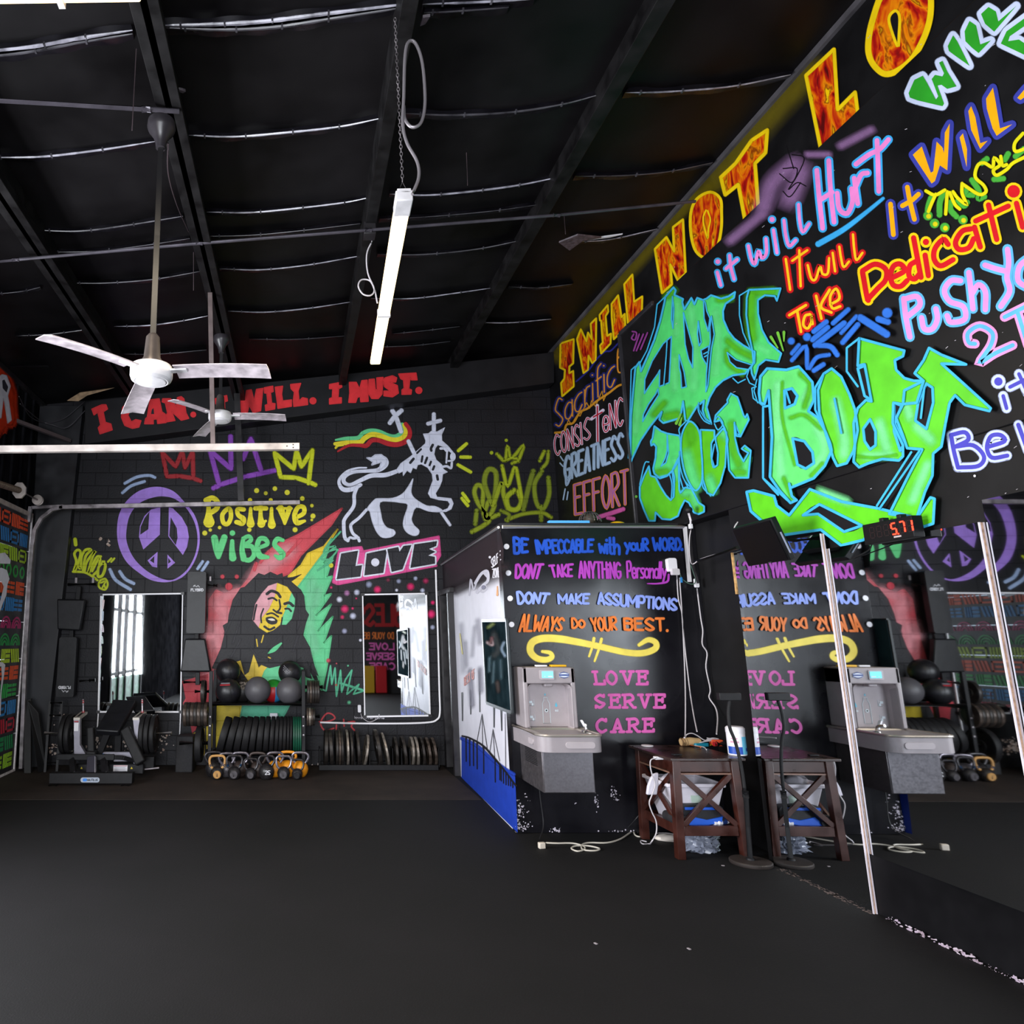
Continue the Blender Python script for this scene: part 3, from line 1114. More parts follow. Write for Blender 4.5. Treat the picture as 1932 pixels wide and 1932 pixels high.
for l in (S1, SR):
    P.poly(l, G1)
for l, w in (([(860, 45), (1000, 35)], 12), ([(848, 60), (842, 200), (855, 360)], 20), ([(680, 375), (760, 440), (860, 490)], 9), ([(270, 70), (310, 30)], 10), ([(260, 895), (340, 880)], 16), ([(400, 900), (420, 850)], 10), ([(620, 95), (700, 85)], 8), ([(675, 440), (690, 530), (780, 595)], 7), ([(250, 800), (180, 880)], 8)):
    P.stroke(l, w, G2, 6, a=.9)
for l, w in (([(600, 180), (620, 400), (600, 600)], 14), ([(430, 150), (460, 400), (450, 700)], 14), ([(90, 640), (70, 800), (50, 1000)], 9), ([(340, 120), (330, 330)], 9), ([(960, 450), (900, 420)], 10), ([(320, 500), (320, 700)], 10)):
    P.stroke(l, w, '6be88a', 8, a=.7)
for h in ([(298, 345), (240, 395), (165, 515), (115, 640), (112, 738), (150, 680), (205, 600), (218, 575), (214, 690), (282, 662), (292, 480)], [(205, 705), (210, 745), (150, 840), (100, 930), (105, 880), (140, 810), (190, 740)], [(380, 180), (415, 310), (445, 420), (443, 560), (415, 500), (392, 400), (385, 290)],
          [(350, 470), (385, 590), (400, 690), (368, 700), (362, 600), (352, 560)], [(305, 70), (298, 230), (308, 290), (314, 150)], [(518, 100), (522, 220), (550, 310), (562, 220), (540, 170), (530, 110)], [(482, 240), (476, 330), (488, 410), (502, 385), (490, 300)],
          [(500, 440), (555, 410), (550, 500), (540, 540), (510, 490)], [(572, 205), (592, 330), (572, 430), (548, 680), (534, 725), (538, 600), (548, 480), (565, 380), (562, 280)], [(680, 455), (740, 505), (855, 542), (825, 572), (745, 560), (700, 520)]):
    P.poly(h, KW)
    P.outline(h, 1.9, BL, .5)
for l in (S1, SR):
    P.outline(l, 3.0, BL, .7)
for l in ([(50, 550), (22, 575), (10, 1000), (2, 1180)], [(255, 72), (200, 125), (182, 280), (130, 440), (82, 530)], [(830, 25), (765, 65), (765, 200), (790, 320), (840, 430)], [(268, 378), (262, 480), (245, 680)], [(520, 465), (550, 450)], [(525, 485), (548, 472)], [(720, 632), (755, 665), (805, 640)], [(830, 575), (815, 620), (835, 665), (868, 680)],
          [(484, 800), (490, 850), (545, 935), (570, 945)], [(215, 915), (215, 880)], [(885, 640), (865, 720), (890, 800)], [(880, 690), (850, 700), (860, 770), (930, 825)]):
    P.stroke(l, 2, BL, .5, smooth=False)
P.cv = CE
for l in ([(1640, 370), (1690, 450)], [(1690, 340), (1730, 470)], [(1735, 335), (1735, 400)], [(950, 1000), (985, 930)], [(975, 1010), (990, 960)]):
    P.stroke(l, [5, 2], '6fb83a', .5)
for l in ([(640, 350), (625, 380), (650, 390), (660, 340), (630, 330)], [(680, 350), (640, 470)], [(710, 350), (660, 470)], [(740, 340), (690, 460)]):
    P.stroke(l, 2.2, '8a3a86', .8)
# your
P.cv = CH
SY = [[(195, 280), (250, 322), (300, 340), (400, 358), (412, 400), (412, 480), (395, 560), (350, 640), (300, 690), (240, 710), (195, 670), (185, 630), (205, 540), (210, 450), (190, 425), (170, 440), (165, 405), (180, 380)],
      [(345, 640), (395, 540), (400, 800), (410, 830), (450, 785), (500, 795), (530, 850), (560, 910), (605, 940), (605, 985), (560, 1005), (520, 990), (480, 910), (445, 890), (410, 960), (390, 1020), (330, 1050), (260, 1045), (205, 990), (200, 1060), (150, 1060), (110, 970), (75, 870), (75, 780), (110, 690), (150, 610), (165, 690), (205, 700), (240, 770), (290, 850), (330, 890), (355, 860), (360, 700)],
      [(490, 240), (540, 280), (570, 350), (580, 460), (590, 600), (585, 740), (540, 810), (490, 760), (440, 640), (415, 480), (420, 360), (450, 280)],
      [(575, 310), (690, 315), (690, 380), (665, 420), (665, 540), (690, 620), (715, 600), (720, 500), (700, 400), (700, 370), (760, 300), (790, 330), (790, 430), (780, 600), (740, 750), (680, 850), (630, 830), (595, 720), (590, 560), (580, 440)],
      [(690, 245), (700, 190), (800, 85), (795, 65), (825, 10), (880, 40), (930, 190), (945, 210), (960, 180), (975, 225), (905, 365), (870, 360), (855, 250), (860, 380), (890, 500), (930, 570), (970, 500), (935, 480), (915, 465), (940, 440), (990, 480), (970, 705), (860, 705), (810, 640), (795, 430), (800, 390), (775, 300), (740, 230)]]
for i, l in enumerate(SY):
    P.poly(l, (G1, G2, G2, G2, G1)[i], smooth=(i == 2))
for l, w in (([(460, 520), (510, 700), (540, 770)], 20), ([(650, 720), (680, 800)], 14), ([(440, 830), (500, 830), (540, 920)], 10), ([(760, 340), (800, 370)], 12), ([(940, 640), (960, 560)], 6), ([(360, 560), (380, 700)], 7)):
    P.stroke(l, w, '5fe084', 7, a=.8)
for l, w in (([(825, 260), (835, 450), (890, 600)], 13), ([(490, 300), (500, 400)], 16), ([(220, 660), (300, 650)], 9), ([(860, 660), (930, 660)], 9)):
    P.stroke(l, w, G2, 6, a=.85)
for h in ([(300, 350), (312, 500), (290, 580), (250, 610), (285, 540), (300, 480)], [(868, 275), (872, 340), (900, 355)], [(212, 705), (300, 682), (342, 655), (352, 760), (345, 875), (320, 880), (270, 820)], [(402, 600), (405, 700), (430, 790), (470, 780), (430, 700)]):
    P.poly(h, KW); P.outline(h, 1.9, BL, .5)
for i, l in enumerate(SY):
    P.outline(l, 2.8, BL, .7, smooth=(i == 2))
for l in ([(150, 575), (115, 590), (75, 760)], [(320, 675), (340, 760), (335, 875)], [(405, 350), (400, 300), (450, 245)], [(400, 490), (405, 600), (440, 720), (500, 790)], [(590, 740), (600, 790), (660, 855)], [(680, 620), (668, 560), (690, 430)], [(690, 245), (720, 200), (760, 260), (720, 310), (690, 260)], [(555, 100), (560, 160), (600, 230), (650, 260)], [(785, 440), (780, 620)]):
    P.stroke(l, 2, BL, .5)
P.disc((45, 860), 2.6, '5a9a3a')
# body
P.cv = CB
TAIL = [(-90, 1500), (-40, 1490), (110, 1530), (130, 1600), (220, 1670), (370, 1480), (600, 1570), (870, 1620), (1150, 1690), (1250, 1540), (1280, 1550), (1270, 1730), (1180, 1760), (900, 1730), (760, 1760), (600, 1890), (450, 1775), (170, 1815), (110, 1790), (20, 1600), (-70, 1700)]
TAIL = [(-90, 1500), (-40, 1490), (110, 1530), (130, 1600), (220, 1670), (370, 1480), (600, 1570), (870, 1620), (1150, 1690), (1250, 1540), (1280, 1550), (1270, 1730), (1180, 1760), (900, 1730), (760, 1850), (600, 1890), (450, 1775), (170, 1815), (110, 1790), (-60, 1640)]
YU = [(1135, 635), (1200, 540), (1240, 450), (1330, 500), (1510, 570), (1330, 565), (1470, 690), (1690, 890), (1680, 910), (1500, 865), (1430, 795), (1390, 850), (1360, 1000), (1330, 1170), (1270, 1220), (1265, 1380), (1210, 1500), (1150, 1690), (950, 1660), (1080, 1400), (1190, 1190), (1080, 1180), (1050, 1090), (1000, 960), (1050, 860), (1060, 760), (1200, 690)]
DD = [(730, 380), (1060, 470), (1050, 510), (990, 540), (1000, 610), (1060, 670), (1130, 690), (1200, 690), (1150, 850), (1040, 860), (980, 850), (975, 1000), (1050, 1160), (1050, 1240), (1020, 1270), (900, 1260), (800, 1290), (730, 1320), (690, 1280), (700, 1160), (690, 1000), (720, 890), (780, 830), (820, 840), (770, 570), (720, 580)]
OO = [(430, 760), (470, 640), (530, 600), (600, 660), (660, 790), (700, 900), (720, 1050), (690, 1200), (640, 1290), (570, 1310), (540, 1250), (510, 1150), (480, 1050), (440, 930)]
BB = [(10, 660), (60, 600), (200, 610), (290, 585), (340, 640), (390, 700), (400, 830), (360, 910), (430, 960), (480, 1050), (520, 1150), (530, 1200), (480, 1310), (400, 1400), (230, 1470), (220, 1440), (240, 1530), (275, 1560), (230, 1580), (150, 1490), (80, 1390), (95, 1100), (80, 900), (70, 760), (40, 860), (10, 850), (0, 780)]
for l, c in ((TAIL, '5ec81e'), (YU, '5ec82a'), (DD, '5ec82a'), (OO, '5ec82a'), (BB, '63d870')):
    P.poly(l, c)
for l, w in (([(560, 850), (620, 1100), (620, 1230)], 14), ([(140, 720), (140, 1100), (160, 1380)], 16), ([(420, 1020), (480, 1180), (420, 1320)], 14), ([(780, 1240), (960, 1230)], 8), ([(880, 1000), (930, 1180)], 12), ([(1150, 1020), (1250, 1120)], 12), ([(1230, 1300), (1120, 1560)], 9),
             ([(450, 1500), (640, 1570)], 8), ([(600, 1720), (480, 1640)], 8), ([(330, 820), (360, 760)], 7), ([(1080, 880), (1100, 950)], 9)):
    P.stroke(l, w, '86f0a0', 9, a=.75)
for l, w in (([(300, 640), (370, 720), (330, 880)], 9), ([(230, 960), (330, 940), (450, 1040)], 6), ([(180, 1400), (240, 1540)], 7), ([(170, 700), (170, 960), (260, 1300)], 3), ([(460, 1290), (380, 1380)], 4), ([(700, 1240), (860, 1250), (1000, 1230)], 3)):
    P.stroke(l, w, G2, 4, a=.9)
for h in ([(185, 760), (240, 745), (280, 800), (260, 860), (190, 890)], [(245, 1110), (330, 1130), (390, 1210), (400, 1290), (340, 1330), (280, 1300)], [(760, 1040), (810, 970), (850, 1060), (850, 1160), (810, 1190), (770, 1130)],
          [(1220, 710), (1265, 740), (1270, 850), (1220, 1040), (1140, 980), (1160, 850)], [(320, 1670), (440, 1590), (640, 1690), (750, 1745), (620, 1790), (430, 1660)], [(985, 850), (1040, 870), (990, 1000), (1030, 1090), (1060, 1140), (1030, 1200), (985, 1060)],
          [(720, 600), (770, 580), (820, 830), (770, 800)]):
    P.poly(h, KW, smooth=len(h) < 8 and h[0][0] < 850 and h[0][0] > 240 and h[0][1] > 900)
    P.outline(h, 4.2, BL, .8)
for l in (TAIL, YU, DD, OO, BB):
    P.outline(l, 4.4, BL, .8)
for l in ([(730, 380), (640, 450), (640, 620), (720, 730)], [(470, 640), (410, 740), (410, 900), (480, 1050)], [(80, 870), (30, 880), (30, 1400), (140, 1520)], [(1170, 1200), (880, 1620)], [(1110, 1210), (860, 1600)], [(550, 820), (600, 1070)], [(200, 770), (225, 850)], [(1205, 740), (1180, 960)], [(30, 1400), (230, 1580)]):
    P.stroke(l, 3.6, BL, .7, smooth=False)
# small blue squiggles above
for l, w in (([(240, 490), (290, 430)], 5), ([(240, 540), (340, 440), (355, 600), (420, 520), (510, 500)], 5), ([(400, 330), (490, 260)], 7), ([(390, 390), (500, 300)], 7), ([(410, 430), (620, 270)], 8), ([(540, 270), (650, 170)], 6), ([(420, 430), (520, 440), (570, 500)], 7), ([(400, 615), (470, 570)], 6),
             ([(600, 340), (710, 220)], 5), ([(610, 410), (720, 280)], 7), ([(740, 230), (930, 350)], 11), ([(870, 240), (940, 260)], 9)):
    P.stroke(l, w, '2f6fd0', 2.5)
for p, r in (((235, 400), 5), ((350, 370), 6), ((935, 195), 8)):
    P.disc(p, r, '2f6fd0', 3)
P.build('painted_slogan', board, 'END YOUR BODY in green letters outlined in blue')

# it will hurt
PK, CY_ = 'ee86cc', '3aa6e2'
P = Paint(PL_B, cv=C3R)


def outlined(P, strokes, w, c1, w2, c2, fe=0.8, dots=()):
    for l in strokes:
        P.stroke(l, w + w2, c2, fe, smooth=len(l) > 2, up=False)
    for d in dots:
        P.disc(d[:2], d[2] + w2 / 2, c2, fe)
    P.up(); P.up()
    for l in strokes:
        P.stroke(l, w, c1, 0, smooth=len(l) > 2, up=False)
    for d in dots:
        P.disc(d[:2], d[2], c1)
    P.up(); P.up()


for l, w in (([(260, 1370), (440, 1220)], 12), ([(450, 1180), (500, 1040), (620, 930)], 20), ([(600, 1130), (660, 980)], 24), ([(700, 880), (820, 880)], 8), ([(890, 830), (1060, 740)], 10)):
    P.stroke(l, w, 'a87cb0', w * .7, a=.62)
for l in ([(540, 990), (610, 1040), (640, 960), (560, 960)], [(610, 880), (680, 900), (640, 1000), (590, 1080), (640, 1040), (690, 1060)], [(560, 1090), (600, 1120), (660, 1040)], [(580, 830), (620, 960)]):
    P.stroke(l, 1.6, '100c10', .5)
outlined(P, [[(185, 1550), (205, 1625)], [(255, 1455), (262, 1520), (280, 1590)], [(235, 1530), (298, 1478)],
             [(362, 1400), (380, 1480), (400, 1500), (420, 1430), (440, 1470), (465, 1440), (462, 1360)], [(505, 1310), (525, 1440)], [(565, 1255), (575, 1340), (595, 1400), (632, 1368)], [(648, 1165), (655, 1260), (672, 1320), (708, 1275)]],
         6, PK, 5.5, CY_, dots=[(188, 1490, 4.5), (497, 1250, 5)])
outlined(P, [[(752, 970), (765, 1120), (785, 1300)], [(820, 915), (830, 1080), (850, 1265)], [(770, 1140), (840, 1095)], [(868, 1100), (880, 1190), (925, 1215), (955, 1150), (950, 1075)], [(965, 1015), (985, 1160)], [(975, 1060), (1005, 995), (1040, 985)],
             [(1095, 800), (1100, 920), (1105, 1090)], [(975, 935), (1050, 880), (1110, 850), (1160, 795)]], 9, PK, 7, CY_)
P.stroke([(760, 1390), (900, 1310), (1020, 1220), (1130, 1130)], [9, 8, 6, 4], CY_, 2)
P.build('painted_phrase', board, 'it will hurt in pink letters outlined in light blue')

P = Paint(PL_B, cv=C3R)
outlined(P, [[(575, 1475), (600, 1650)], [(652, 1425), (655, 1520), (660, 1630)], [(612, 1485), (698, 1425)], [(700, 1510), (720, 1585), (745, 1590), (770, 1520), (785, 1560), (815, 1555), (822, 1470)], [(842, 1440), (856, 1545)], [(880, 1405), (890, 1470), (905, 1520), (935, 1490)], [(958, 1335), (965, 1420), (978, 1480), (1012, 1440)]],
         4.5, 'f6c21a', 7, 'cf1a1c', 1.5)
outlined(P, [[(595, 1795), (690, 1738)], [(640, 1770), (662, 1890)], [(712, 1790), (685, 1800), (675, 1850), (700, 1870), (722, 1830), (718, 1790), (728, 1845)], [(748, 1685), (778, 1815)], [(825, 1650), (775, 1745), (835, 1780)], [(828, 1735), (880, 1700), (862, 1645), (828, 1690), (840, 1755), (885, 1745)]],
         5, 'f6c21a', 7, 'cf1a1c', 1.5)
P.cv = CD
outlined(P, [[(-30, 1700), (20, 1980), (40, 2040)], [(-30, 1680), (120, 1600), (250, 1660), (250, 1790), (150, 1900), (30, 2030)], [(320, 1770), (480, 1680), (430, 1600), (350, 1620), (310, 1730), (340, 1850), (430, 1870), (510, 1800)], [(610, 1570), (545, 1620), (535, 1740), (600, 1780), (660, 1720)], [(590, 1280), (680, 1760)],
             [(730, 1490), (770, 1740)], [(1010, 1360), (950, 1300), (850, 1410), (840, 1540), (920, 1620), (1070, 1545)], [(1290, 1170), (1180, 1200), (1100, 1330), (1140, 1420), (1260, 1400), (1320, 1290)], [(1330, 1150), (1400, 1390)], [(1500, 880), (1600, 1300)], [(1345, 1075), (1740, 895)], [(1840, 860), (1915, 1150)]],
         10, 'd3141f', 9, 'edc70c', .8, dots=[(740, 1330, 6), (1805, 715, 12)])
P.build('painted_phrase', board, 'it will take dedication in red and yellow')

P = Paint(PL_B, cv=CD)
BLU, ORG = '393f9e', 'f2ab08'
outlined(P, [[(310, 870), (345, 1240)], [(515, 665), (545, 830), (600, 1055)], [(455, 890), (560, 830), (650, 750)]], 9, ORG, 10, BLU)
for l in ([(580, 270), (690, 170), (800, 490), (830, 470), (870, 110), (940, 180), (960, 250), (970, 0), (1030, -110), (1000, 460), (910, 400), (850, 590), (810, 620)], [(1150, 60), (1190, 10), (1240, 200), (1235, 420)]):
    P.outline(l, 15, BLU, 1)
    P.poly(l, ORG)
P.cv = CW
for l in ([(1255, 1350), (1290, 1290), (1340, 1420), (1400, 1740), (1490, 1710), (1400, 1810), (1290, 1580)], [(1470, 1200), (1555, 1065), (1590, 1250), (1640, 1560), (1790, 1510), (1600, 1650), (1550, 1560), (1480, 1320)], [(1850, 1190), (1960, 1060), (2050, 1100), (1890, 1215)]):
    P.outline(l, 15, BLU, 1)
    P.poly(l, ORG)
P.cv = CD
for l in ([(800, 800), (770, 900), (760, 1010)], [(955, 735), (910, 850), (905, 1000)], [(1040, 850), (1040, 940), (1110, 1020)], [(1130, 830), (1200, 890), (1240, 850)], [(1230, 700), (1240, 750), (1310, 760)], [(1300, 580), (1380, 700), (1380, 800), (1450, 780)], [(1480, 320), (1420, 370)], [(1570, 570), (1680, 560)], [(1740, 260), (1700, 330)], [(1830, 290), (1932, 200)]):
    P.stroke(l, 9, '48a838', 2)
for p in ((765, 1010), (845, 1105), (970, 1155), (1190, 1060)):
    P.disc(p, 8, '48a838', 2); P.up(); P.disc((p[0] + 8, p[1] + 8), 4, 'dcd010', 1.5)
for l in ([(740, 710), (850, 760), (970, 700)], [(860, 750), (810, 860), (770, 960)], [(1000, 720), (980, 990)], [(1030, 730), (1090, 870), (1150, 930)], [(1070, 720), (1130, 800), (1230, 870), (1180, 740), (1180, 620)], [(1190, 630), (1380, 750), (1470, 720), (1440, 640), (1340, 540), (1370, 400), (1450, 370), (1550, 420), (1570, 310), (1640, 390), (1560, 460), (1600, 520), (1720, 450), (1800, 370), (1960, 290)],
          [(1650, 290), (1670, 400), (1720, 390)], [(1920, 10), (1820, 130), (1830, 230), (1960, 190)]):
    P.stroke(l, 5.5, 'e2d80c', 1)
P.build('painted_phrase', board, 'it will in orange and blue above a green and yellow scribble')

P = Paint(PL_B, cv=CW)
GR, WH = '2c9c26', 'c9d3ee'
for l in ([(530, 1130), (600, 970), (700, 920), (750, 1000), (860, 1210), (890, 1170), (810, 960), (850, 910), (940, 930), (960, 890), (900, 760), (940, 740), (1000, 870), (1110, 1050), (1000, 1080), (930, 1030), (880, 1040), (960, 1260), (940, 1290), (640, 1220), (545, 1185)],
          [(1005, 560), (1070, 430), (1120, 500), (1270, 800), (1100, 680), (1020, 620)], [(1210, 380), (1270, 255), (1350, 310), (1400, 540), (1530, 490), (1380, 645), (1300, 580), (1220, 500)], [(1410, 170), (1500, 85), (1590, 140), (1620, 260), (1840, 70), (1570, 385), (1460, 290)],
          [(1650, 530), (1720, 380), (2050, 140), (2050, 240), (1760, 440), (1740, 500), (1870, 480), (2050, 600), (2050, 720)]):
    P.outline(l, 16, WH, 1.5)
for l in ([(530, 1130), (600, 970), (700, 920), (750, 1000), (860, 1210), (890, 1170), (810, 960), (850, 910), (940, 930), (960, 890), (900, 760), (940, 740), (1000, 870), (1110, 1050), (1000, 1080), (930, 1030), (880, 1040), (960, 1260), (940, 1290), (640, 1220), (545, 1185)],
          [(1005, 560), (1070, 430), (1120, 500), (1270, 800), (1100, 680), (1020, 620)], [(1210, 380), (1270, 255), (1350, 310), (1400, 540), (1530, 490), (1380, 645), (1300, 580), (1220, 500)], [(1410, 170), (1500, 85), (1590, 140), (1620, 260), (1840, 70), (1570, 385), (1460, 290)],
          [(1650, 530), (1720, 380), (2050, 140), (2050, 240), (1760, 440), (1740, 500), (1870, 480), (2050, 600), (2050, 720)]):
    P.poly(l, GR)
P.build('painted_phrase', board, 'green letters with wide white outlines under the roof')

P = Paint(PL_B, cv=CB)
LB = '5cb2ea'
outlined(P, [[(1055, 90), (1070, 220), (1100, 370)], [(1055, 95), (1150, 75), (1172, 140), (1090, 215)], [(1185, 230), (1205, 310), (1265, 310), (1300, 240), (1290, 165)], [(1469, -40), (1400, -40), (1352, 30), (1390, 110), (1490, 150), (1500, 240), (1400, 262), (1372, 215)], [(1530, -100), (1545, 30), (1560, 165)], [(1550, 60), (1600, -10), (1650, 40), (1650, 170)]],
         10, 'f294d2', 8, LB)
P.cv = C3R
outlined(P, [[(1710, 1510), (1770, 1530), (1830, 1545)], [(1838, 1420), (1845, 1500), (1835, 1580), (1850, 1660), (1800, 1745)], [(1960, 1470), (1905, 1520), (1900, 1600), (1960, 1640)]], 10, 'f294d2', 9, LB)
P.cv = CB
outlined(P, [[(1575, 420), (1530, 410), (1525, 340), (1610, 290), (1700, 340), (1690, 430), (1610, 555), (1720, 490), (1850, 430)], [(1790, 225), (1960, 140)], [(1885, 190), (1960, 430)]], 8, LB, 9, 'ee96cc')
outlined(P, [[(1780, 800), (1805, 890)], [(1895, 640), (1960, 780)], [(1830, 735), (1960, 670)]], 7, '4845b4', 9, 'c3cdf2', 2.5, dots=[(1745, 695, 8)])
outlined(P, [[(1400, 1085), (1420, 1200), (1450, 1320)], [(1400, 1085), (1500, 1065), (1525, 1120), (1430, 1170)], [(1430, 1170), (1560, 1160), (1640, 1240), (1600, 1310), (1450, 1322)], [(1675, 1170), (1790, 1130), (1760, 1085), (1690, 1095), (1662, 1180), (1700, 1250), (1810, 1235)], [(1890, 1010), (1960, 1200)]], 8, '4845b4', 7, 'c3cdf2', 2.5)
P.disc((1572, 1383), 2.4, 'd8d4dc')
P.build('painted_phrase', board, 'push yourself in pink and blue, be in violet and white')

# scuffs and chips of bare white on the black boards
P = Paint(PL_B, cv=same)
rnd = random.Random(5)
for _ in range(70):
    u, v = rnd.uniform(1250, 1925), rnd.uniform(60, 960)
    a = rnd.uniform(-.9, -.3)
    l = rnd.uniform(.5, 5)
    P.stroke([(u, v), (u + l, v + a * l)], rnd.uniform(.5, 1.1), 'b9b3ba', up=False)
P.build('paint_chips', board)

# ---------------------------------------------------------------- paint on the back wall and header
PL_BK = ((0, YB, 0), (0, -1, 0))
PL_HD = ((0, 9.74, 0), (0, -1, 0))
C1, C2, C3, CL, CM, CV, CK, CS = crop(0, 640, 4.025), crop(140, 690, 4.83), crop(430, 690, 4.83), crop(620, 760, 7.43), crop(320, 1020, 5.3667), crop(580, 740, 4.025), crop(330, 1220, 5.8545), crop(580, 1080, 4.83)
KB = '232229'

P = Paint(PL_HD, cv=C2)
RD = 'e03238'
def slab(P, l, c=RD, w=1.2):
    P.poly(l, c)
    P.outline(l, w, c, .5)
for l in ([(160, 395), (250, 355), (290, 355), (305, 395), (265, 420), (285, 515), (335, 530), (348, 585), (235, 622), (218, 565), (240, 540), (215, 425), (180, 450)],
          [(505, 320), (440, 380), (430, 470), (460, 545), (530, 572), (590, 560), (610, 500), (560, 490), (520, 510), (490, 450), (520, 390), (580, 370), (600, 400), (640, 360), (580, 310)],
          [(690, 310), (775, 300), (800, 420), (830, 440), (838, 518), (760, 528), (755, 485), (720, 490), (722, 530), (640, 530), (650, 480), (665, 470)],
          [(805, 300), (880, 300), (930, 370), (940, 290), (975, 280), (1000, 300), (1020, 430), (1045, 480), (975, 498), (890, 420), (920, 500), (845, 512), (838, 450), (850, 430), (830, 340), (800, 330)],
          [(1285, 300), (1390, 270), (1398, 320), (1370, 330), (1375, 420), (1405, 430), (1395, 470), (1320, 460), (1310, 430), (1345, 420), (1335, 340), (1290, 350)],
          [(1490, 235), (1540, 225), (1555, 330), (1570, 225), (1615, 218), (1640, 320), (1660, 215), (1720, 205), (1700, 410), (1630, 430), (1595, 360), (1575, 445), (1505, 448), (1500, 380)],
          [(1730, 200), (1810, 185), (1815, 235), (1790, 245), (1800, 340), (1832, 345), (1828, 395), (1745, 410), (1740, 360), (1765, 350), (1755, 250), (1735, 250)]):
    slab(P, l)
P.poly([(708, 400), (722, 385), (728, 440), (700, 440)], '242229')
P.disc((1085, 445), 5.4, RD, .6)
P.cv = C3
for l in ([(430, 195), (500, 185), (490, 260), (500, 320), (580, 310), (580, 370), (455, 390), (450, 340)], [(570, 170), (665, 160), (640, 230), (650, 320), (680, 290), (725, 300), (728, 355), (600, 372), (595, 320), (605, 240), (575, 210)],
          [(925, 170), (1030, 150), (1040, 195), (1010, 210), (1005, 290), (1035, 290), (1035, 340), (925, 350), (925, 300), (950, 290), (955, 210), (925, 210)],
          [(1105, 150), (1170, 150), (1200, 210), (1220, 135), (1270, 130), (1275, 220), (1280, 325), (1210, 330), (1205, 280), (1180, 290), (1165, 335), (1100, 335), (1110, 250)],
          [(1285, 125), (1335, 120), (1345, 220), (1360, 215), (1355, 110), (1415, 105), (1405, 260), (1370, 300), (1310, 300), (1280, 250)],
          [(1430, 110), (1500, 90), (1540, 110), (1530, 150), (1480, 150), (1545, 180), (1555, 250), (1500, 285), (1420, 275), (1420, 230), (1480, 230), (1425, 190), (1415, 140)],
          [(1555, 75), (1715, 65), (1725, 130), (1670, 130), (1660, 110), (1650, 210), (1675, 220), (1670, 260), (1585, 262), (1585, 220), (1605, 205), (1600, 130), (1575, 120)]):
    slab(P, l)
P.disc((775, 320), 6.6, RD, .6); P.disc((1740, 225), 6.6, RD, .6)
P.build('painted_motto', header, 'I CAN. I WILL. I MUST. in fat red capitals')

# peace sign
P = Paint(PL_BK, 1, C1)
PU = 'a67fdc'
P.poly([(888, 1460), (905, 1330), (960, 1230), (1060, 1150), (1190, 1120), (1310, 1150), (1400, 1235), (1480, 1340), (1515, 1470), (1508, 1600), (1460, 1720), (1380, 1810), (1270, 1845), (1150, 1830), (1050, 1770), (960, 1690), (905, 1580)], PU,
       holes=[[(958, 1480), (985, 1340), (1060, 1245), (1170, 1200), (1260, 1195), (1340, 1220), (1420, 1290), (1480, 1400), (1500, 1520), (1480, 1640), (1420, 1750), (1330, 1820), (1250, 1825), (1130, 1770), (1030, 1680), (975, 1580)]], smooth=True)
P.cv = C2
for l, h in (([(785, 1290), (780, 1540), (630, 1675), (590, 1560), (600, 1460), (640, 1370), (700, 1310)], [(602, 1540), (605, 1470), (640, 1390), (685, 1330), (675, 1490)]), ([(862, 1290), (900, 1300), (980, 1380), (1030, 1470), (1045, 1560), (1030, 1650), (990, 1725), (858, 1555)], [(880, 1380), (935, 1480), (942, 1570), (925, 1635), (866, 1550)]),
             ([(668, 1775), (760, 1695), (756, 1840), (710, 1830)], [(690, 1775), (730, 1735), (728, 1800)]), ([(850, 1720), (920, 1795), (850, 1850)], [(857, 1750), (882, 1785), (856, 1805)])):
    P.poly(l, PU, holes=[h])
for l in ([(462, 1072), (570, 1015), (680, 1000), (735, 1018)], [(440, 1158), (520, 1095), (640, 1055)], [(1125, 1850), (1170, 1785)], [(1165, 1870), (1218, 1790)]):
    P.stroke(l, 4, '9fb2d4', 1.6)
P.cv = C1
for l in ([(835, 1750), (880, 1830), (990, 1900)], [(910, 1765), (950, 1820), (1015, 1855)]):
    P.stroke(l, 4.5, '9fb2d4', 1.8)
P.build('painted_peace_sign', wall_back, 'purple peace sign with pale motion strokes')

# crowns
P = Paint(PL_BK, 1, C2)
for l in ([(800, 780), (830, 930), (845, 1010), (960, 1005), (1080, 1025), (1150, 1050)], [(800, 790), (925, 920), (985, 780), (1010, 930), (1080, 780), (1085, 1010)]):
    P.stroke(l, 6, 'a02028', 2, smooth=False)
P.build('painted_crown', wall_back, 'small red crown')
P = Paint(PL_BK, 1, C2)
for l in ([(1240, 780), (1320, 1080)], [(1270, 1115), (1330, 1085), (1560, 1010), (1825, 955)], [(1245, 780), (1430, 940), (1425, 645)], [(1540, 850), (1610, 665), (1640, 760), (1705, 960)]):
    P.stroke(l, 7, '8a45b4', 2.2, smooth=False)
P.build('painted_crown', wall_back, 'large purple crown')
P = Paint(PL_BK, 1, C3)
for l in ([(425, 795), (480, 1015), (620, 1020), (740, 1060), (795, 1085)], [(425, 795), (600, 940), (625, 775), (670, 920), (770, 770), (735, 1070)]):
    P.stroke(l, 6.5, 'c9cf1a', 2, smooth=False)
P.build('painted_crown', wall_back, 'yellow crown')

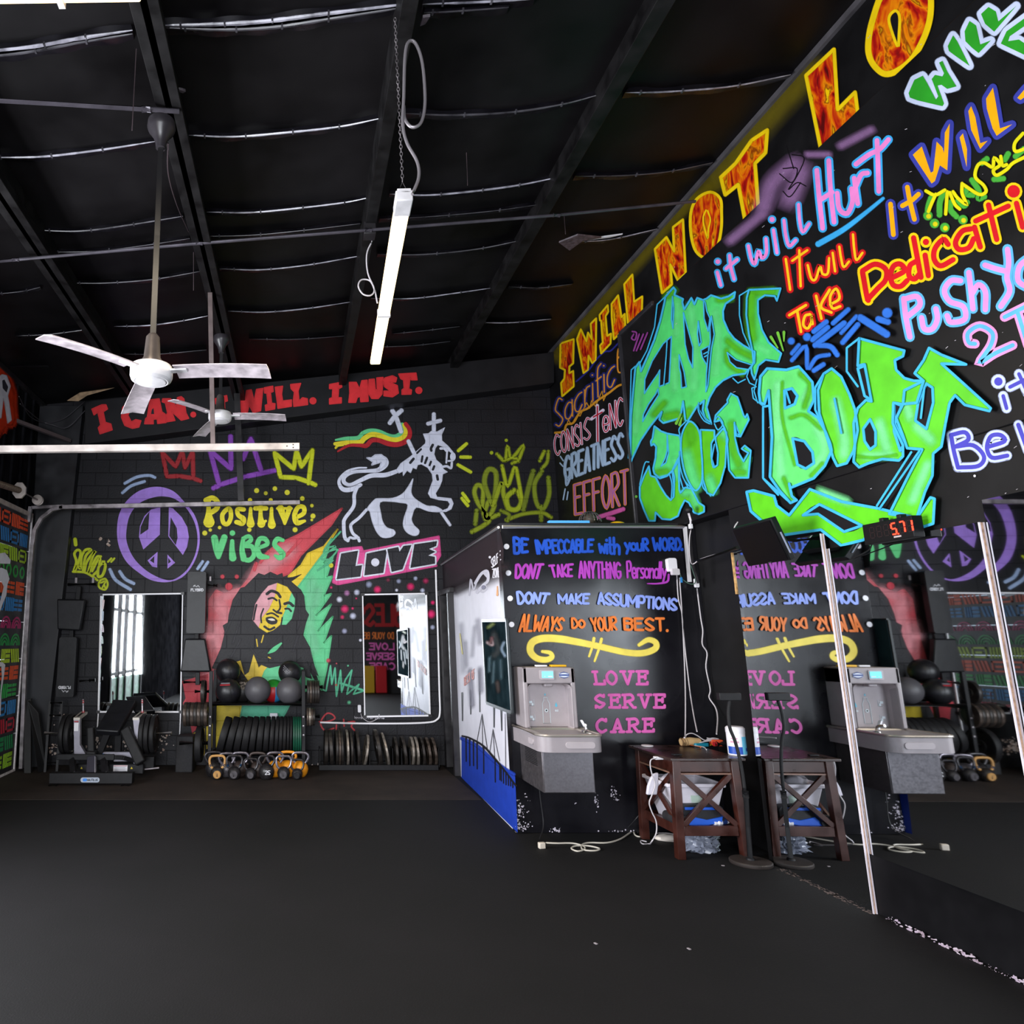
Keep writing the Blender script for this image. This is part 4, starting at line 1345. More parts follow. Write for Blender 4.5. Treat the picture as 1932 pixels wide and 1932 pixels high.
# positive vibes
P = Paint(PL_BK, 1, C2)
YL = 'e8d926'
P.stroke([(1225, 1215), (1225, 1330), (1228, 1425)], [8, 9, 21], YL, .6)
P.stroke([(1200, 1225), (1260, 1205), (1305, 1240), (1300, 1300), (1235, 1345)], 9, YL, .6)
P.stroke([(1390, 1310), (1350, 1360), (1360, 1430), (1400, 1440), (1428, 1380), (1420, 1310)], 8, YL, .5, closed=True)
P.stroke([(1545, 1310), (1490, 1310), (1495, 1360), (1540, 1395), (1530, 1435), (1478, 1425)], [8, 8, 8, 10, 10, 8], YL, .5)
P.stroke([(1608, 1300), (1606, 1370), (1608, 1440)], [6, 8, 15], YL, .5)
P.disc((1602, 1225), 4, YL, .5)
P.stroke([(1700, 1265), (1698, 1370), (1705, 1440)], [7, 8, 15], YL, .5); P.stroke([(1650, 1300), (1750, 1300)], 8, YL, .5); P.stroke([(1710, 1440), (1745, 1415)], 5, YL)
P.cv = C3
P.stroke([(398, 1300), (396, 1380), (400, 1450)], [6, 8, 15], YL, .5); P.disc((390, 1225), 4, YL)
P.stroke([(480, 1300), (510, 1390), (518, 1440)], [13, 9, 5], YL, .5); P.stroke([(518, 1440), (560, 1300)], [5, 10], YL, .5); P.stroke([(450, 1300), (580, 1300)], 5, YL)
P.stroke([(620, 1385), (690, 1345), (690, 1290), (640, 1290), (608, 1360), (630, 1430), (700, 1415)], [7, 8, 8, 8, 9, 10, 5], YL, .5)
for p, r in (((262, 1138), 4), ((345, 1162), 3), ((428, 1120), 3.6), ((540, 1155), 4.2), ((678, 1210), 3.6), ((765, 1275), 2.6), ((775, 1370), 4), ((765, 1405), 1.8), ((195, 1495), 3.4), ((612, 1495), 4), ((940, 1820), 3.6)):
    P.disc(p, r, 'd3cb2a', 1.5)
P.cv = C2
for p, r in (((1190, 1525), 4), ((1240, 1497), 2.5), ((1325, 1475), 2.6)):
    P.disc(p, r, 'd3cb2a', 1.5)
P.build('painted_greeting', wall_back, 'positive in bulbous yellow letters')
P = Paint(PL_BK, 1, C2, .005)
GN = '60cf80'
P.stroke([(1278, 1570), (1300, 1680), (1312, 1745)], [12, 11, 7], GN, 1.4); P.stroke([(1315, 1745), (1340, 1650), (1368, 1565)], [7, 11, 11], GN, 1.4)
P.stroke([(1440, 1600), (1438, 1680), (1445, 1750)], [7, 9, 13], GN, 1.4); P.disc((1442, 1525), 4.6, GN, 1.4)
P.stroke([(1540, 1580), (1530, 1680), (1545, 1760)], [7, 9, 11], GN, 1.2); P.stroke([(1540, 1575), (1590, 1555), (1610, 1590), (1545, 1640)], 7, GN, 1.2); P.stroke([(1550, 1640), (1620, 1650), (1640, 1720), (1600, 1770), (1545, 1765)], 8, GN, 1.2)
P.stroke([(1680, 1660), (1760, 1625), (1740, 1580), (1690, 1580), (1668, 1650), (1690, 1730), (1765, 1745)], [6, 7, 8, 8, 9, 11, 6], GN, 1.2)
P.cv = C3
P.stroke([(500, 1590), (450, 1580), (425, 1630), (470, 1680), (500, 1720), (470, 1750), (430, 1730)], [6, 8, 8, 9, 10, 9, 4], GN, 1.2)
P.build('painted_greeting', wall_back, 'vibes in bulbous green letters')

# yellow tags
P = Paint(PL_BK, 1, C1)
TY = 'bfca1c'
for l, w in (([(560, 1760), (580, 1690), (565, 1630), (590, 1600), (612, 1620), (600, 1680), (570, 1760)], 4), ([(580, 1700), (610, 1740), (620, 1650), (650, 1600), (690, 1600), (650, 1650), (630, 1760)], 4), ([(640, 1770), (660, 1690), (720, 1610), (700, 1660), (670, 1780), (730, 1660), (765, 1650)], 4),
             ([(700, 1760), (740, 1680), (760, 1670), (745, 1750), (710, 1790)], 4), ([(790, 1690), (750, 1730), (745, 1800), (780, 1790), (800, 1720), (780, 1690)], 4.5), ([(555, 1765), (640, 1770), (700, 1800), (740, 1830)], 3.5), ([(820, 1690), (845, 1665)], 3), ([(845, 1690), (868, 1665)], 3),
             ([(760, 1830), (800, 1820), (818, 1860), (800, 1900), (760, 1890), (748, 1860), (765, 1830)], 3), ([(765, 1850), (800, 1840), (775, 1890)], 2.4), ([(790, 1860), (800, 1890)], 2.4), ([(570, 1520), (575, 1560)], 6)):
    P.stroke(l, w, TY, 1)
P.build('painted_tag', wall_back, 'small yellow scribbled tag beside the column')
P = Paint(PL_BK, 1, CV)
for l, w, c in (([(1250, 1060), (1340, 1010), (1380, 960), (1300, 850), (1268, 760), (1292, 705), (1335, 740), (1330, 870), (1360, 970), (1420, 860), (1385, 820), (1350, 900), (1360, 960), (1450, 930)], 5, '8d9a20'), ([(1400, 850), (1345, 690), (1372, 590), (1430, 610), (1430, 740), (1408, 850)], 6, '7f8c20'),
                ([(1410, 860), (1475, 690), (1490, 780), (1520, 880)], 5, '93a01e'), ([(1570, 745), (1515, 800), (1530, 880), (1590, 890), (1625, 830), (1600, 755)], 6, '9aa81c'), ([(1478, 560), (1520, 710), (1575, 570), (1605, 680), (1640, 890)], 3.5, 'a3b01c'), ([(1640, 890), (1680, 720), (1715, 600)], 6, '6f7c1e'),
                ([(1780, 600), (1725, 700), (1740, 840), (1790, 885), (1835, 780), (1830, 650)], 5, '7c8a1e'), ([(1775, 870), (1775, 970)], 5, '7c8a1e'), ([(1510, 970), (1640, 925), (1780, 915), (1850, 950)], 3.5, '8d9a20'), ([(1470, 900), (1530, 930), (1520, 975)], 3.5, '7c8a1e'), ([(1285, 900), (1275, 1000)], 5, '7c8a1e'),
                ([(1440, 470), (1500, 520), (1520, 410), (1548, 500), (1640, 405), (1602, 525)], 3, '9aa81c'), ([(1500, 520), (1550, 500), (1602, 515), (1555, 540)], 3, '9aa81c'), ([(1765, 520), (1798, 450)], 3, '9aa81c'), ([(1780, 580), (1820, 530), (1830, 450)], 3, '8d9a20')):
    P.stroke(l, w, c, 3)
P.disc((1510, 365), 2.6, '9aa81c', 1); P.disc((1398, 460), 3, '9aa81c', 1)
P.build('painted_tag', wall_back, 'olive sprayed tag with a little crown')

# lion
P = Paint(PL_BK, 1, CL, .005)
LW = 'd2d4e6'
for l in ([(1820, 670), (1932, 575)], [(1855, 760), (1985, 762)], [(1815, 870), (1990, 970)], [(1880, 1270), (1960, 1380)], [(1870, 1340), (1950, 1440)]):
    P.stroke(l, 5, 'c3cc28', 1.5)
P.stroke([(100, 520), (240, 500), (410, 490), (480, 425), (580, 390), (700, 400), (830, 455), (930, 470), (1010, 430), (1035, 370), (1030, 300)], [3, 6, 7, 7, 7, 7, 7, 7, 7, 7, 6], '62c888', .6)
P.stroke([(90, 575), (250, 560), (440, 552), (500, 500), (600, 445), (720, 460), (850, 510), (960, 520), (1050, 480), (1090, 400), (1065, 310)], [6, 8, 9, 9, 9, 9, 9, 9, 9, 9, 8], 'e2d02e', .6)
P.stroke([(130, 680), (280, 600), (420, 595), (530, 600), (600, 530), (700, 525), (830, 570), (960, 585), (1080, 540), (1135, 460), (1130, 370), (1080, 295)], [3, 5, 6, 8, 8, 8, 9, 9, 9, 8, 7, 7], 'b02029', .6)
P.stroke([(100, 630), (130, 600), (200, 590)], 4, 'e2d02e', .6)
for l, w in (([(895, 115), (940, 190), (1015, 400)], 7), ([(860, 280), (935, 185), (1020, 110)], 7), ([(1120, 540), (1200, 710)], 6), ([(1570, 1520), (1700, 1710)], 4), ([(1475, 160), (1475, 400)], 6), ([(1395, 292), (1565, 250)], 6)):
    P.stroke(l, w, LW, 1.6)
P.stroke([(530, 910), (400, 915), (260, 960), (160, 1060), (150, 1140), (210, 1215), (330, 1210), (450, 1150)], [2.5, 3, 4, 5, 6, 8, 8, 6], LW, .6)
P.stroke([(980, 950), (800, 1010), (600, 1020), (440, 1090), (300, 1150), (215, 1110), (230, 1030), (350, 970), (560, 955), (700, 940), (790, 860), (780, 790), (700, 755)], [7, 8, 8, 7, 6, 7, 7, 6, 6, 8, 12, 10, 6], LW, .6)
P.poly([(530, 770), (600, 770), (650, 730), (740, 725), (820, 790), (800, 880), (700, 950), (740, 830), (600, 875), (620, 830)], LW, feather=1.5)
P.stroke([(400, 1180), (360, 1290), (350, 1450), (230, 1620), (212, 1700), (225, 1880), (270, 1930)], 6, LW, .8)
P.stroke([(530, 1500), (430, 1610), (330, 1690), (310, 1740), (340, 1830), (410, 1890), (430, 1935)], 5, LW, .8)
P.stroke([(270, 1930), (300, 1890), (350, 1900), (420, 1890)], 4, LW, .8)
P.poly([(540, 1480), (640, 1360), (700, 1340), (900, 1335), (1040, 1270), (1130, 1150), (1185, 1060), (1160, 1200), (1165, 1280), (1220, 1350), (1370, 1440), (1490, 1450), (1590, 1500), (1560, 1530), (1400, 1520), (1230, 1465), (1170, 1590), (1165, 1650), (1200, 1720), (1270, 1790), (1250, 1850), (1180, 1860), (1090, 1810), (1045, 1720), (1060, 1600), (1110, 1430), (1000, 1400), (880, 1385), (720, 1395), (735, 1560), (760, 1670), (820, 1750), (910, 1780), (935, 1830), (880, 1880), (760, 1890), (680, 1820), (620, 1690), (590, 1580), (575, 1520)], LW, smooth=True, feather=.8, n=3)
P.poly([(950, 940), (1010, 850), (1150, 750), (1290, 630), (1355, 570), (1360, 530), (1325, 435), (1400, 430), (1440, 395), (1520, 405), (1630, 345), (1585, 450), (1590, 530), (1680, 610), (1770, 720), (1740, 720), (1620, 620), (1530, 590), (1495, 640), (1480, 720), (1510, 800), (1590, 870), (1610, 930), (1670, 970), (1600, 1000), (1590, 1090), (1560, 1170), (1500, 1270), (1520, 1320), (1620, 1330), (1720, 1340), (1750, 1410), (1720, 1490), (1640, 1530), (1570, 1520), (1670, 1480), (1700, 1420), (1670, 1375), (1540, 1360), (1430, 1330), (1395, 1270), (1430, 1170), (1460, 1090), (1450, 1000), (1390, 910), (1300, 860), (1250, 870), (1230, 930), (1180, 910), (1150, 985), (1100, 950), (1045, 1025), (1040, 960), (985, 990)], LW, feather=.6)
for l, w in (([(1460, 590), (1435, 640), (1440, 670)], 4.5), ([(1315, 750), (1303, 825)], 3.6), ([(1380, 770), (1352, 845)], 4), ([(1435, 825), (1415, 875)], 3.6), ([(1480, 890), (1462, 935)], 4), ([(1145, 840), (1190, 785)], 4.5), ([(1240, 705), (1295, 650)], 3.4), ([(1520, 1020), (1530, 1075)], 4.5)):
    P.stroke(l, w, KB, .4)
for l, w in (([(1570, 640), (1620, 640), (1660, 680)], 4.5), ([(1660, 690), (1650, 840)], 3), ([(1680, 815), (1740, 810)], 3), ([(1605, 895), (1660, 890), (1715, 915), (1728, 840)], 4)):
    P.stroke(l, w, LW, .5)
P.disc((1742, 755), 5.2, LW, .5, sq=1.5)
P.build('painted_lion', wall_back, 'white lion carrying a green, yellow and red flag')

# love block letters and dots
P = Paint(PL_BK, 1, CV)
PKK = 'e24f96'
P.poly([(190, 1445), (238, 1190), (412, 1172), (425, 1205), (700, 1150), (1000, 1092), (1012, 1240), (975, 1300), (985, 1320), (230, 1462)], PKK, feather=1.5)
for l in ([(222, 1420), (256, 1225), (385, 1203), (365, 1320), (415, 1313), (402, 1400)], [(432, 1392), (450, 1225), (605, 1193), (577, 1372)], [(640, 1365), (607, 1192), (690, 1175), (700, 1210), (730, 1167), (790, 1160), (722, 1345)], [(782, 1335), (812, 1155), (985, 1130), (978, 1168), (925, 1190), (972, 1212), (918, 1240), (968, 1250), (970, 1302)]):
    P.outline(l, 5.2, 'dcdcec', .6)
    P.poly(l, KB)
P.disc((515, 1292), 7.5, 'dcdcec', .5)
P.build('painted_love', wall_back, 'love in black block letters edged white and pink')
P = Paint(PL_BK, 1, CS)
for p, r, c in (((638, 157), 7, 'd81c66'), ((940, 130), 7, 'd81c66'), ((1127, 380), 8, 'e0206c'), ((340, 333), 7.5, 'd81c66'), ((1142, 275), 4, 'd81c66'), ((1078, 77), 5.5, 'a01c50'), ((318, 407), 4, 'c01c58'), ((412, 328), 2.6, 'd81c66'), ((217, 137), 2.6, 'd81c66'), ((735, 68), 4, '70203c'), ((445, 237), 2, 'c01c58'),
                ((560, 110), 6, '8f94b0'), ((450, 182), 5.5, 'c3c6dc'), ((832, 80), 4.5, '8f94b0'), ((985, 55), 4, 'aab0cc'), ((1048, 165), 4.5, 'b4b8d0'), ((813, 162), 3, 'd0d0e0'), ((292, 247), 5.5, 'cfd0e2'), ((360, 188), 5.5, 'a870a0'), ((415, 397), 6, 'c3c6dc'), ((338, 535), 5, '9a9cb8'), ((483, 618), 3, 'd6d6e6'), ((1140, 500), 4.5, 'a4a8c2'),
                ((190, 803), 4.5, 'c04858'), ((265, 830), 1.8, 'c04858'), ((370, 850), 2, '5fc090'), ((380, 1185), 3.8, '5fc090'), ((262, 1025), 2.4, 'c06050')):
    P.disc(p, r * .6, c); P.disc(p, r * .3, c, r * .9)
P.build('painted_dots', wall_back, 'pink and white sprayed dots')

# portrait: a singer with long dark locks over a red, gold and green sweep
P = Paint(PL_BK, 1, CM)
P.poly([(140, 1650), (330, 1300), (395, 900), (400, 600), (470, 500), (560, 540), (640, 500), (720, 480), (800, 380), (870, 215), (890, 250), (980, 120), (1080, 40), (1300, -60), (1500, -180), (1750, -330), (1640, -160), (1500, -20), (1330, 150), (1220, 330), (1000, 420), (640, 700), (600, 900), (480, 1250), (330, 1800)], 'cf4450', feather=2)
for l, w, a in (([(860, 400), (1000, 250), (1200, 100)], 30, .75), ([(480, 620), (560, 760), (520, 960)], 40, .6), ([(430, 900), (470, 1080)], 34, .7), ([(560, 560), (700, 520)], 16, .6), ([(420, 1230), (330, 1500)], 26, .5)):
    P.stroke(l, w, 'ea9aa2', 10, a=a)
for l, w in (([(880, 230), (860, 300)], 4), ([(990, 130), (920, 220)], 4), ([(1330, -10), (1180, 150)], 5)):
    P.stroke(l, w, 'cf4450', 1)
P.poly([(1705, -120), (1560, 60), (1400, 130), (1330, 250), (1200, 360), (1230, 430), (1320, 540), (1400, 400), (1480, 230), (1590, 60)], 'e8c62a', feather=2)
P.poly([(1480, 230), (1390, 350), (1290, 480), (1360, 560), (1400, 760), (1360, 950), (1440, 1100), (1480, 1300), (1540, 1520), (1590, 1300), (1640, 960), (1560, 1040), (1655, 765), (1500, 920), (1640, 640), (1480, 760), (1640, 535), (1560, 560), (1650, 360), (1590, 370), (1660, 150), (1560, 230), (1620, 50)], '5fc98c', feather=2)
for l in ([(1730, -90), (1600, 60), (1680, 60), (1530, 180), (1650, 200), (1500, 300)], [(1640, -20), (1560, 120), (1700, 90), (1560, 260)]):
    P.stroke(l, 2.6, '4fae80', .8)
for l, w in (([(1440, 420), (1420, 800), (1470, 1100)], 20), ([(1520, 500), (1480, 640)], 12)):
    P.stroke(l, w, '86dcab', 8, a=.6)
P.poly([(640, 1180), (800, 1420), (760, 1500), (1000, 1500), (1240, 1450), (1330, 1350), (1200, 1250), (1010, 1190), (900, 1290), (850, 1130), (790, 1300), (735, 1190)], 'e0c03c', feather=1)
P.poly([(900, 1480), (960, 1320), (1030, 1240), (1200, 1260), (1400, 1300), (1500, 1480), (1300, 1560), (1000, 1560)], '63c890', feather=1)
HAIR = [(430, 1290), (520, 1090), (560, 930), (540, 860), (590, 830), (600, 750), (640, 600), (720, 480), (760, 470), (850, 380), (900, 330), (960, 350), (1020, 318), (1090, 350), (1140, 330), (1150, 380), (1250, 370), (1335, 340), (1230, 415), (1330, 500), (1360, 560), (1375, 700), (1410, 750), (1380, 830), (1350, 960), (1420, 1080), (1440, 1200), (1505, 1370), (1440, 1300), (1390, 1220), (1440, 1400), (1380, 1380), (1330, 1180), (1270, 1230), (1010, 1290), (890, 1240), (850, 1140), (800, 1330), (760, 1360), (720, 1210), (600, 1250), (460, 1300)]
P.poly(HAIR, '17151a', feather=.6)
for l in ([(560, 940), (640, 760), (700, 600)], [(640, 1040), (700, 850), (760, 650)], [(620, 1180), (720, 1000)], [(1290, 900), (1320, 760), (1310, 640)], [(1250, 1120), (1300, 960)], [(900, 390), (1000, 370), (1130, 390)], [(820, 1090), (900, 1180), (1040, 1200)]):
    P.stroke(l, 3, '2c2a30', 2, a=.9)
FL, FY, FG = [(870, 640), (930, 540), (1000, 460), (1090, 430), (1070, 560), (1010, 690), (930, 790), (905, 880), (840, 800)], [(1090, 430), (1190, 470), (1235, 530), (1200, 640), (1150, 760), (1120, 850), (1050, 905), (985, 930), (905, 880), (930, 790), (1010, 690), (1070, 560)], [(1235, 530), (1268, 590), (1262, 690), (1235, 790), (1180, 850), (1120, 850), (1150, 760), (1200, 640)]
P.poly(FL, 'dfa0aa', feather=.6); P.poly(FY, 'e6c62c', feather=.6); P.poly(FG, '66cc92', feather=.6)
FK = '17151a'
for l, w in (([(985, 540), (1030, 510), (1090, 530), (1120, 570)], 5), ([(1000, 590), (1045, 580), (1085, 605)], 3.4), ([(1165, 640), (1210, 630), (1250, 660)], 5), ([(1170, 690), (1205, 690), (1230, 715)], 3.4), ([(1110, 600), (1120, 680), (1085, 720), (1050, 700)], 3), ([(1085, 725), (1130, 735)], 4),
             ([(985, 745), (1040, 735), (1100, 770)], 3), ([(950, 690), (925, 760), (930, 830)], 2.6), ([(1140, 780), (1130, 850)], 2.4), ([(960, 870), (1010, 900), (1060, 880)], 4), ([(880, 650), (860, 740), (850, 800)], 3)):
    P.stroke(l, w, FK, .3)
P.poly([(975, 780), (1040, 770), (1090, 805), (1080, 840), (1030, 850), (985, 825)], FK, smooth=True)
P.poly([(995, 795), (1040, 788), (1070, 808), (1030, 812)], 'e6e0d0', smooth=True)
for l in ([(1000, 1140), (1060, 1100), (1130, 1040)],):
    P.stroke(l, [2, 8, 3], '5fc98c', .5)
for l in ([(950, 960), (930, 1030)], [(880, 1000), (890, 1070)], [(1000, 1180), (1020, 1190)]):
    P.stroke(l, 2.2, 'd0b030', .3)
for p, r in (((535, 365), 3), ((680, 365), 3), ((600, 465), 6)):
    P.disc(p, r, 'c03040', 2)
P.build('painted_portrait', wall_back, 'singer with long dark locks over red, yellow and green')

P = Paint(PL_BK, 1, CK)
P.poly([(455, 640), (745, 640), (720, 780), (600, 900), (520, 1100), (350, 1130), (350, 880), (450, 840)], 'd2b830', feather=1)
P.poly([(750, 640), (1270, 640), (1190, 790), (900, 860), (720, 800)], '4fae8a', feather=2)
P.poly([(80, 380), (370, 300), (380, 600), (250, 900), (190, 960), (130, 640)], 'b4303c', a=.75)
P.poly([(190, 960), (330, 900), (330, 1200), (200, 1240)], 'b89a30', a=.8)
P.build('painted_sweep', wall_back, 'lower end of the red, yellow and green sweep')
P = Paint(PL_BK, 1, CS)
P.stroke([(120, 1060), (170, 1080), (210, 850), (222, 1020), (252, 870), (265, 1130), (302, 890), (312, 1090), (345, 980), (405, 890), (360, 1110), (470, 1020), (420, 1110), (510, 1080)], 2.4, '52b48c', .8, smooth=False)
P.stroke([(300, 1010), (400, 1040), (510, 1075)], 3, '52b48c', 1.5)
P.build('painted_scribble', wall_back, 'green zigzag scribble')
P = Paint(PL_BK, 1, CS)
for l in ([(110, 1360), (180, 1360), (250, 1330), (220, 1290), (170, 1290), (120, 1370), (160, 1440), (240, 1420)], [(330, 1340), (335, 1400)], [(370, 1365), (430, 1360), (400, 1400), (430, 1440)], [(265, 1390), (262, 1430)]):
    P.stroke(l, 2.4, 'b03038', .6)
word(P, 'love everyone', (430, 1330), (700, 1335), (430, 1310), (700, 1318), .7, 'b8b4bc')
P.build('painted_scribble', wall_back, 'red scribble behind the plate rack')
# bare plaster where the paint has flaked low on the wall
P = Paint(PL_BK, 1, same)
rnd = random.Random(3)
for cx, cy, sx_, sy_, n_ in ((275, 1407, 30, 14, 60), (185, 1404, 26, 12, 40), (250, 1404, 16, 14, 40), (100, 1412, 20, 14, 30), (620, 1443, 200, 2, 26), (850, 1450, 30, 3, 20), (205, 1025, 3, 6, 8), (190, 1018, 2, 6, 8), (310, 1395, 10, 8, 14), (120, 1350, 14, 10, 8)):
    for _ in range(n_):
        u, v = rnd.gauss(cx, sx_ / 2), rnd.gauss(cy, sy_ / 2)
        if v < 1447:
            r = rnd.uniform(.8, 3.2)
            P.poly([(u + r * rnd.uniform(.5, 1.3) * cos(k * 1.05), v + r * rnd.uniform(.5, 1.3) * sin(k * 1.05)) for k in range(6)], rnd.choice(['b6a49a', 'c4b6b0', 'a88f80']), up=False)
P.build('bare_plaster', wall_back)

# ---------------------------------------------------------------- partition front: the four agreements
PL_P = ((0, YP, 0), (0, -1, 0))
CP, CQ = crop(920, 960, 3.864), crop(920, 1360, 3.864)
P = Paint(PL_P, 0, CP)
B1 = '1f50c0'
word(P, 'BE', (196, 325), (290, 312), (190, 210), (292, 222), 4.6, B1, feather=1.2)
word(P, 'IMPECCABLE', (365, 325), (765, 310), (350, 232), (770, 225), 4.2, B1, feather=1.2, gap=1.1)
word(P, 'with', (815, 318), (960, 330), (812, 215), (955, 212), 4.2, B1, feather=1.2, gap=1.2)
word(P, 'youR', (1005, 300), (1170, 302), (1000, 215), (1165, 222), 4.2, B1, feather=1.2, gap=1.2)
word(P, 'WORD.', (1215, 302), (1420, 296), (1205, 215), (1425, 220), 4.2, B1, feather=1.2)
V1 = 'b040b8'
word(P, 'DONT', (205, 502), (375, 505), (208, 410), (405, 405), 4, V1, feather=1)
word(P, 'TAKE', (475, 495), (615, 490), (450, 415), (620, 405), 3.6, V1, feather=1)
word(P, 'ANYTHiNG', (668, 500), (970, 505), (665, 385), (965, 395), 3.4, V1, feather=1)
word(P, 'Personally', (1020, 500), (1300, 505), (1015, 385), (1305, 390), 3, V1, feather=1, gap=1.1)
P.stroke([(1320, 480), (1310, 530), (1240, 545), (1165, 545)], [3, 3, 2, 1], V1, 1)
W1 = '8ea2ee'
word(P, 'DONT', (225, 690), (425, 685), (215, 608), (450, 620), 4.2, W1, feather=1)
word(P, 'MAKE', (520, 688), (735, 690), (515, 625), (740, 622), 3.8, W1, feather=1)
word(P, 'ASSUMPTIONS', (808, 690), (1375, 738), (805, 612), (1380, 660), 3.8, W1, feather=1.2, gap=1.2)
O1 = 'e67a34'
word(P, 'ALWAYS', (232, 892), (535, 885), (250, 770), (560, 800), 3.8, O1, feather=1)
word(P, 'DO', (618, 868), (705, 865), (615, 798), (705, 815), 3.4, O1, feather=1)
word(P, 'YOUR', (770, 890), (940, 880), (752, 800), (935, 790), 3.4, O1, feather=1)
word(P, 'BEST.', (1000, 880), (1315, 888), (995, 800), (1310, 800), 4, O1, feather=1)
for p in ((138, 275), (152, 468), (164, 653), (175, 843)):
    P.disc(p, 4.6, 'e6e6f2', 1.2)
P.build('painted_agreements', panel, 'four lines of advice in blue, purple, pale blue and orange')
P = Paint(PL_P, 0, CP)
SCR = 'ecd75e'
P.stroke([(400, 1040), (455, 1050), (468, 1080), (430, 1100), (360, 1090), (312, 1040), (325, 975), (400, 945), (520, 948), (640, 968), (800, 1000), (1000, 1045), (1130, 1052), (1220, 1020), (1225, 975), (1170, 955), (1105, 992)], [4, 6, 8, 9, 10, 11, 12, 12, 12, 11, 10, 10, 10, 10, 9, 8, 5], SCR, 2)
for l in ([(775, 945), (765, 1000), (740, 1075)], [(830, 950), (815, 1010), (780, 1110)]):
    P.stroke(l, [5, 4, 3], SCR, 1.2)
P.build('painted_scroll', panel, 'pale yellow scroll')
P = Paint(PL_P, 0, CP)
M1 = 'dc66b6'
word(P, 'LOVE', (780, 1278), (1165, 1278), (765, 1188), (1165, 1185), 4.6, M1, font=SERIF, feather=1)
word(P, 'SERVE', (790, 1448), (1290, 1448), (785, 1358), (1290, 1355), 4.6, M1, font=SERIF, feather=1)
word(P, 'CARE', (800, 1628), (1210, 1622), (800, 1535), (1210, 1532), 4.8, M1, font=SERIF, feather=1)
P.build('painted_values', panel, 'love serve care in pink slab capitals')
P = Paint(PL_P, 0, same)
rnd = random.Random(8)
for cx, cy, sx_, sy_, n_ in ((978, 1540, 5, 30, 40), (985, 1560, 18, 8, 50), (1050, 1567, 14, 5, 20), (1125, 1510, 6, 14, 20), (1160, 1500, 12, 14, 26), (1150, 1568, 60, 2, 16), (990, 1530, 14, 24, 20), (1085, 1515, 2, 2, 3)):
    for _ in range(n_):
        u, v = rnd.gauss(cx, sx_ / 2), rnd.gauss(cy, sy_ / 2)
        if v < 1571 and u > 973:
            r = rnd.uniform(.4, 1.9)
            P.poly([(u + r * rnd.uniform(.5, 1.3) * cos(k * 1.05), v + r * rnd.uniform(.5, 1.3) * sin(k * 1.05)) for k in range(6)], 'c4bcc8', up=False)
P.build('paint_chips', panel)

# ---------------------------------------------------------------- white side wall mural
PL_S = ((SX0, YP, 0), (-1, SK, 0))
P = Paint(PL_S, 0, CV)
DK = '1f161c'
icv = lambda p: ((p[0] - 580) * 4.025, (p[1] - 740) * 4.025)
P.poly([(975, 1545), icv(proj((sx(YB), YB, ZTOP - .004))), icv(proj((SX0, YP + .022, ZTOP - .004))), (1490, 1180), (1488, 1330), (1430, 1370), (1300, 1420), (1200, 1470), (1120, 1505)], DK)
for l, w, a in (([(1488, 1330), (1400, 1380), (1250, 1445), (1120, 1505)], 16, .9), ([(1488, 1390), (1400, 1430), (1300, 1470)], 14, .4)):
    P.stroke(l, w, DK, 8, a=a)
word(P, 'SELFIE', (1400, 1335), (1468, 1270), (1395, 1270), (1465, 1205), 1.8, 'd6d4de', gap=1.2)
word(P, 'ZONE', (1408, 1408), (1462, 1402), (1405, 1345), (1458, 1330), 1.8, 'd6d4de', gap=1.2)
P.disc((1385, 1253), 2.4, 'd6d4de')
GY = '9a98a8'
for l, w in (([(1230, 1540), (1240, 1420), (1262, 1500), (1285, 1440)], 2.4), ([(1275, 1450), (1320, 1380), (1365, 1360), (1370, 1430), (1330, 1470), (1290, 1520)], 5), ([(1300, 1490), (1340, 1460), (1365, 1490), (1330, 1520), (1300, 1490)], 1.6), ([(1345, 1375), (1368, 1400)], 5)):
    P.stroke(l, w, 'c9c7d4', .5)
P.disc((1338, 1482), 3.4, '77758a', 1)
P.stroke([(1442, 1475), (1442, 1540)], [1, 3], 'd8a070', 1)
P.cv = CS
for l in ([(1700, 1205), (1700, 1410)], [(1765, 1240), (1770, 1440)], [(1565, 900), (1570, 1270)], [(1485, 1080), (1487, 1290)], [(1410, 1100), (1412, 1350)]):
    P.stroke(l, [3, 1.4], '1c1a20', .5)
for l, w, a in (([(1480, 900), (1500, 1210)], 8, .7), ([(1570, 880), (1580, 1080)], 7, .6), ([(1400, 480), (1420, 900)], 8, .3), ([(1550, 440), (1570, 640)], 7, .4), ([(1440, 640), (1450, 850)], 5, .35), ([(1520, 500), (1500, 760)], 4, .35)):
    P.stroke(l, w, '8a8898', 5, a=a)
P.stroke([(1390, 560), (1405, 690), (1412, 740)], 2, 'b8a838', .5)
for l in ([(1590, 1290), (1540, 1560)], [(1590, 1290), (1600, 1830)], [(1590, 1290), (1640, 1620)], [(1690, 1430), (1660, 1640)], [(1690, 1430), (1718, 1900)], [(1690, 1430), (1750, 1720)], [(1800, 1290), (1806, 1800)]):
    P.stroke(l, .9, '33313a')
word(P, 'BEST OF', (1430, 1030), (1525, 960), (1428, 960), (1520, 880), 1.5, 'b0503c')
P.poly([(1404, 1512), (1470, 1540), (1560, 1590), (1680, 1700), (1800, 1790), (1870, 1835), (1893, 1860), (1916, 2372), (1404, 1870)], '1f3ea8')
P.stroke([(1404, 1512), (1470, 1540), (1560, 1590), (1680, 1700), (1800, 1790), (1880, 1840)], 3, '1f3ea8', 3)
P.stroke([(1410, 1490), (1480, 1510), (1600, 1580), (1700, 1690), (1800, 1810), (1900, 1945)], [2.6, 3, 3.2, 3.2, 3, 3], '19181e', .4)
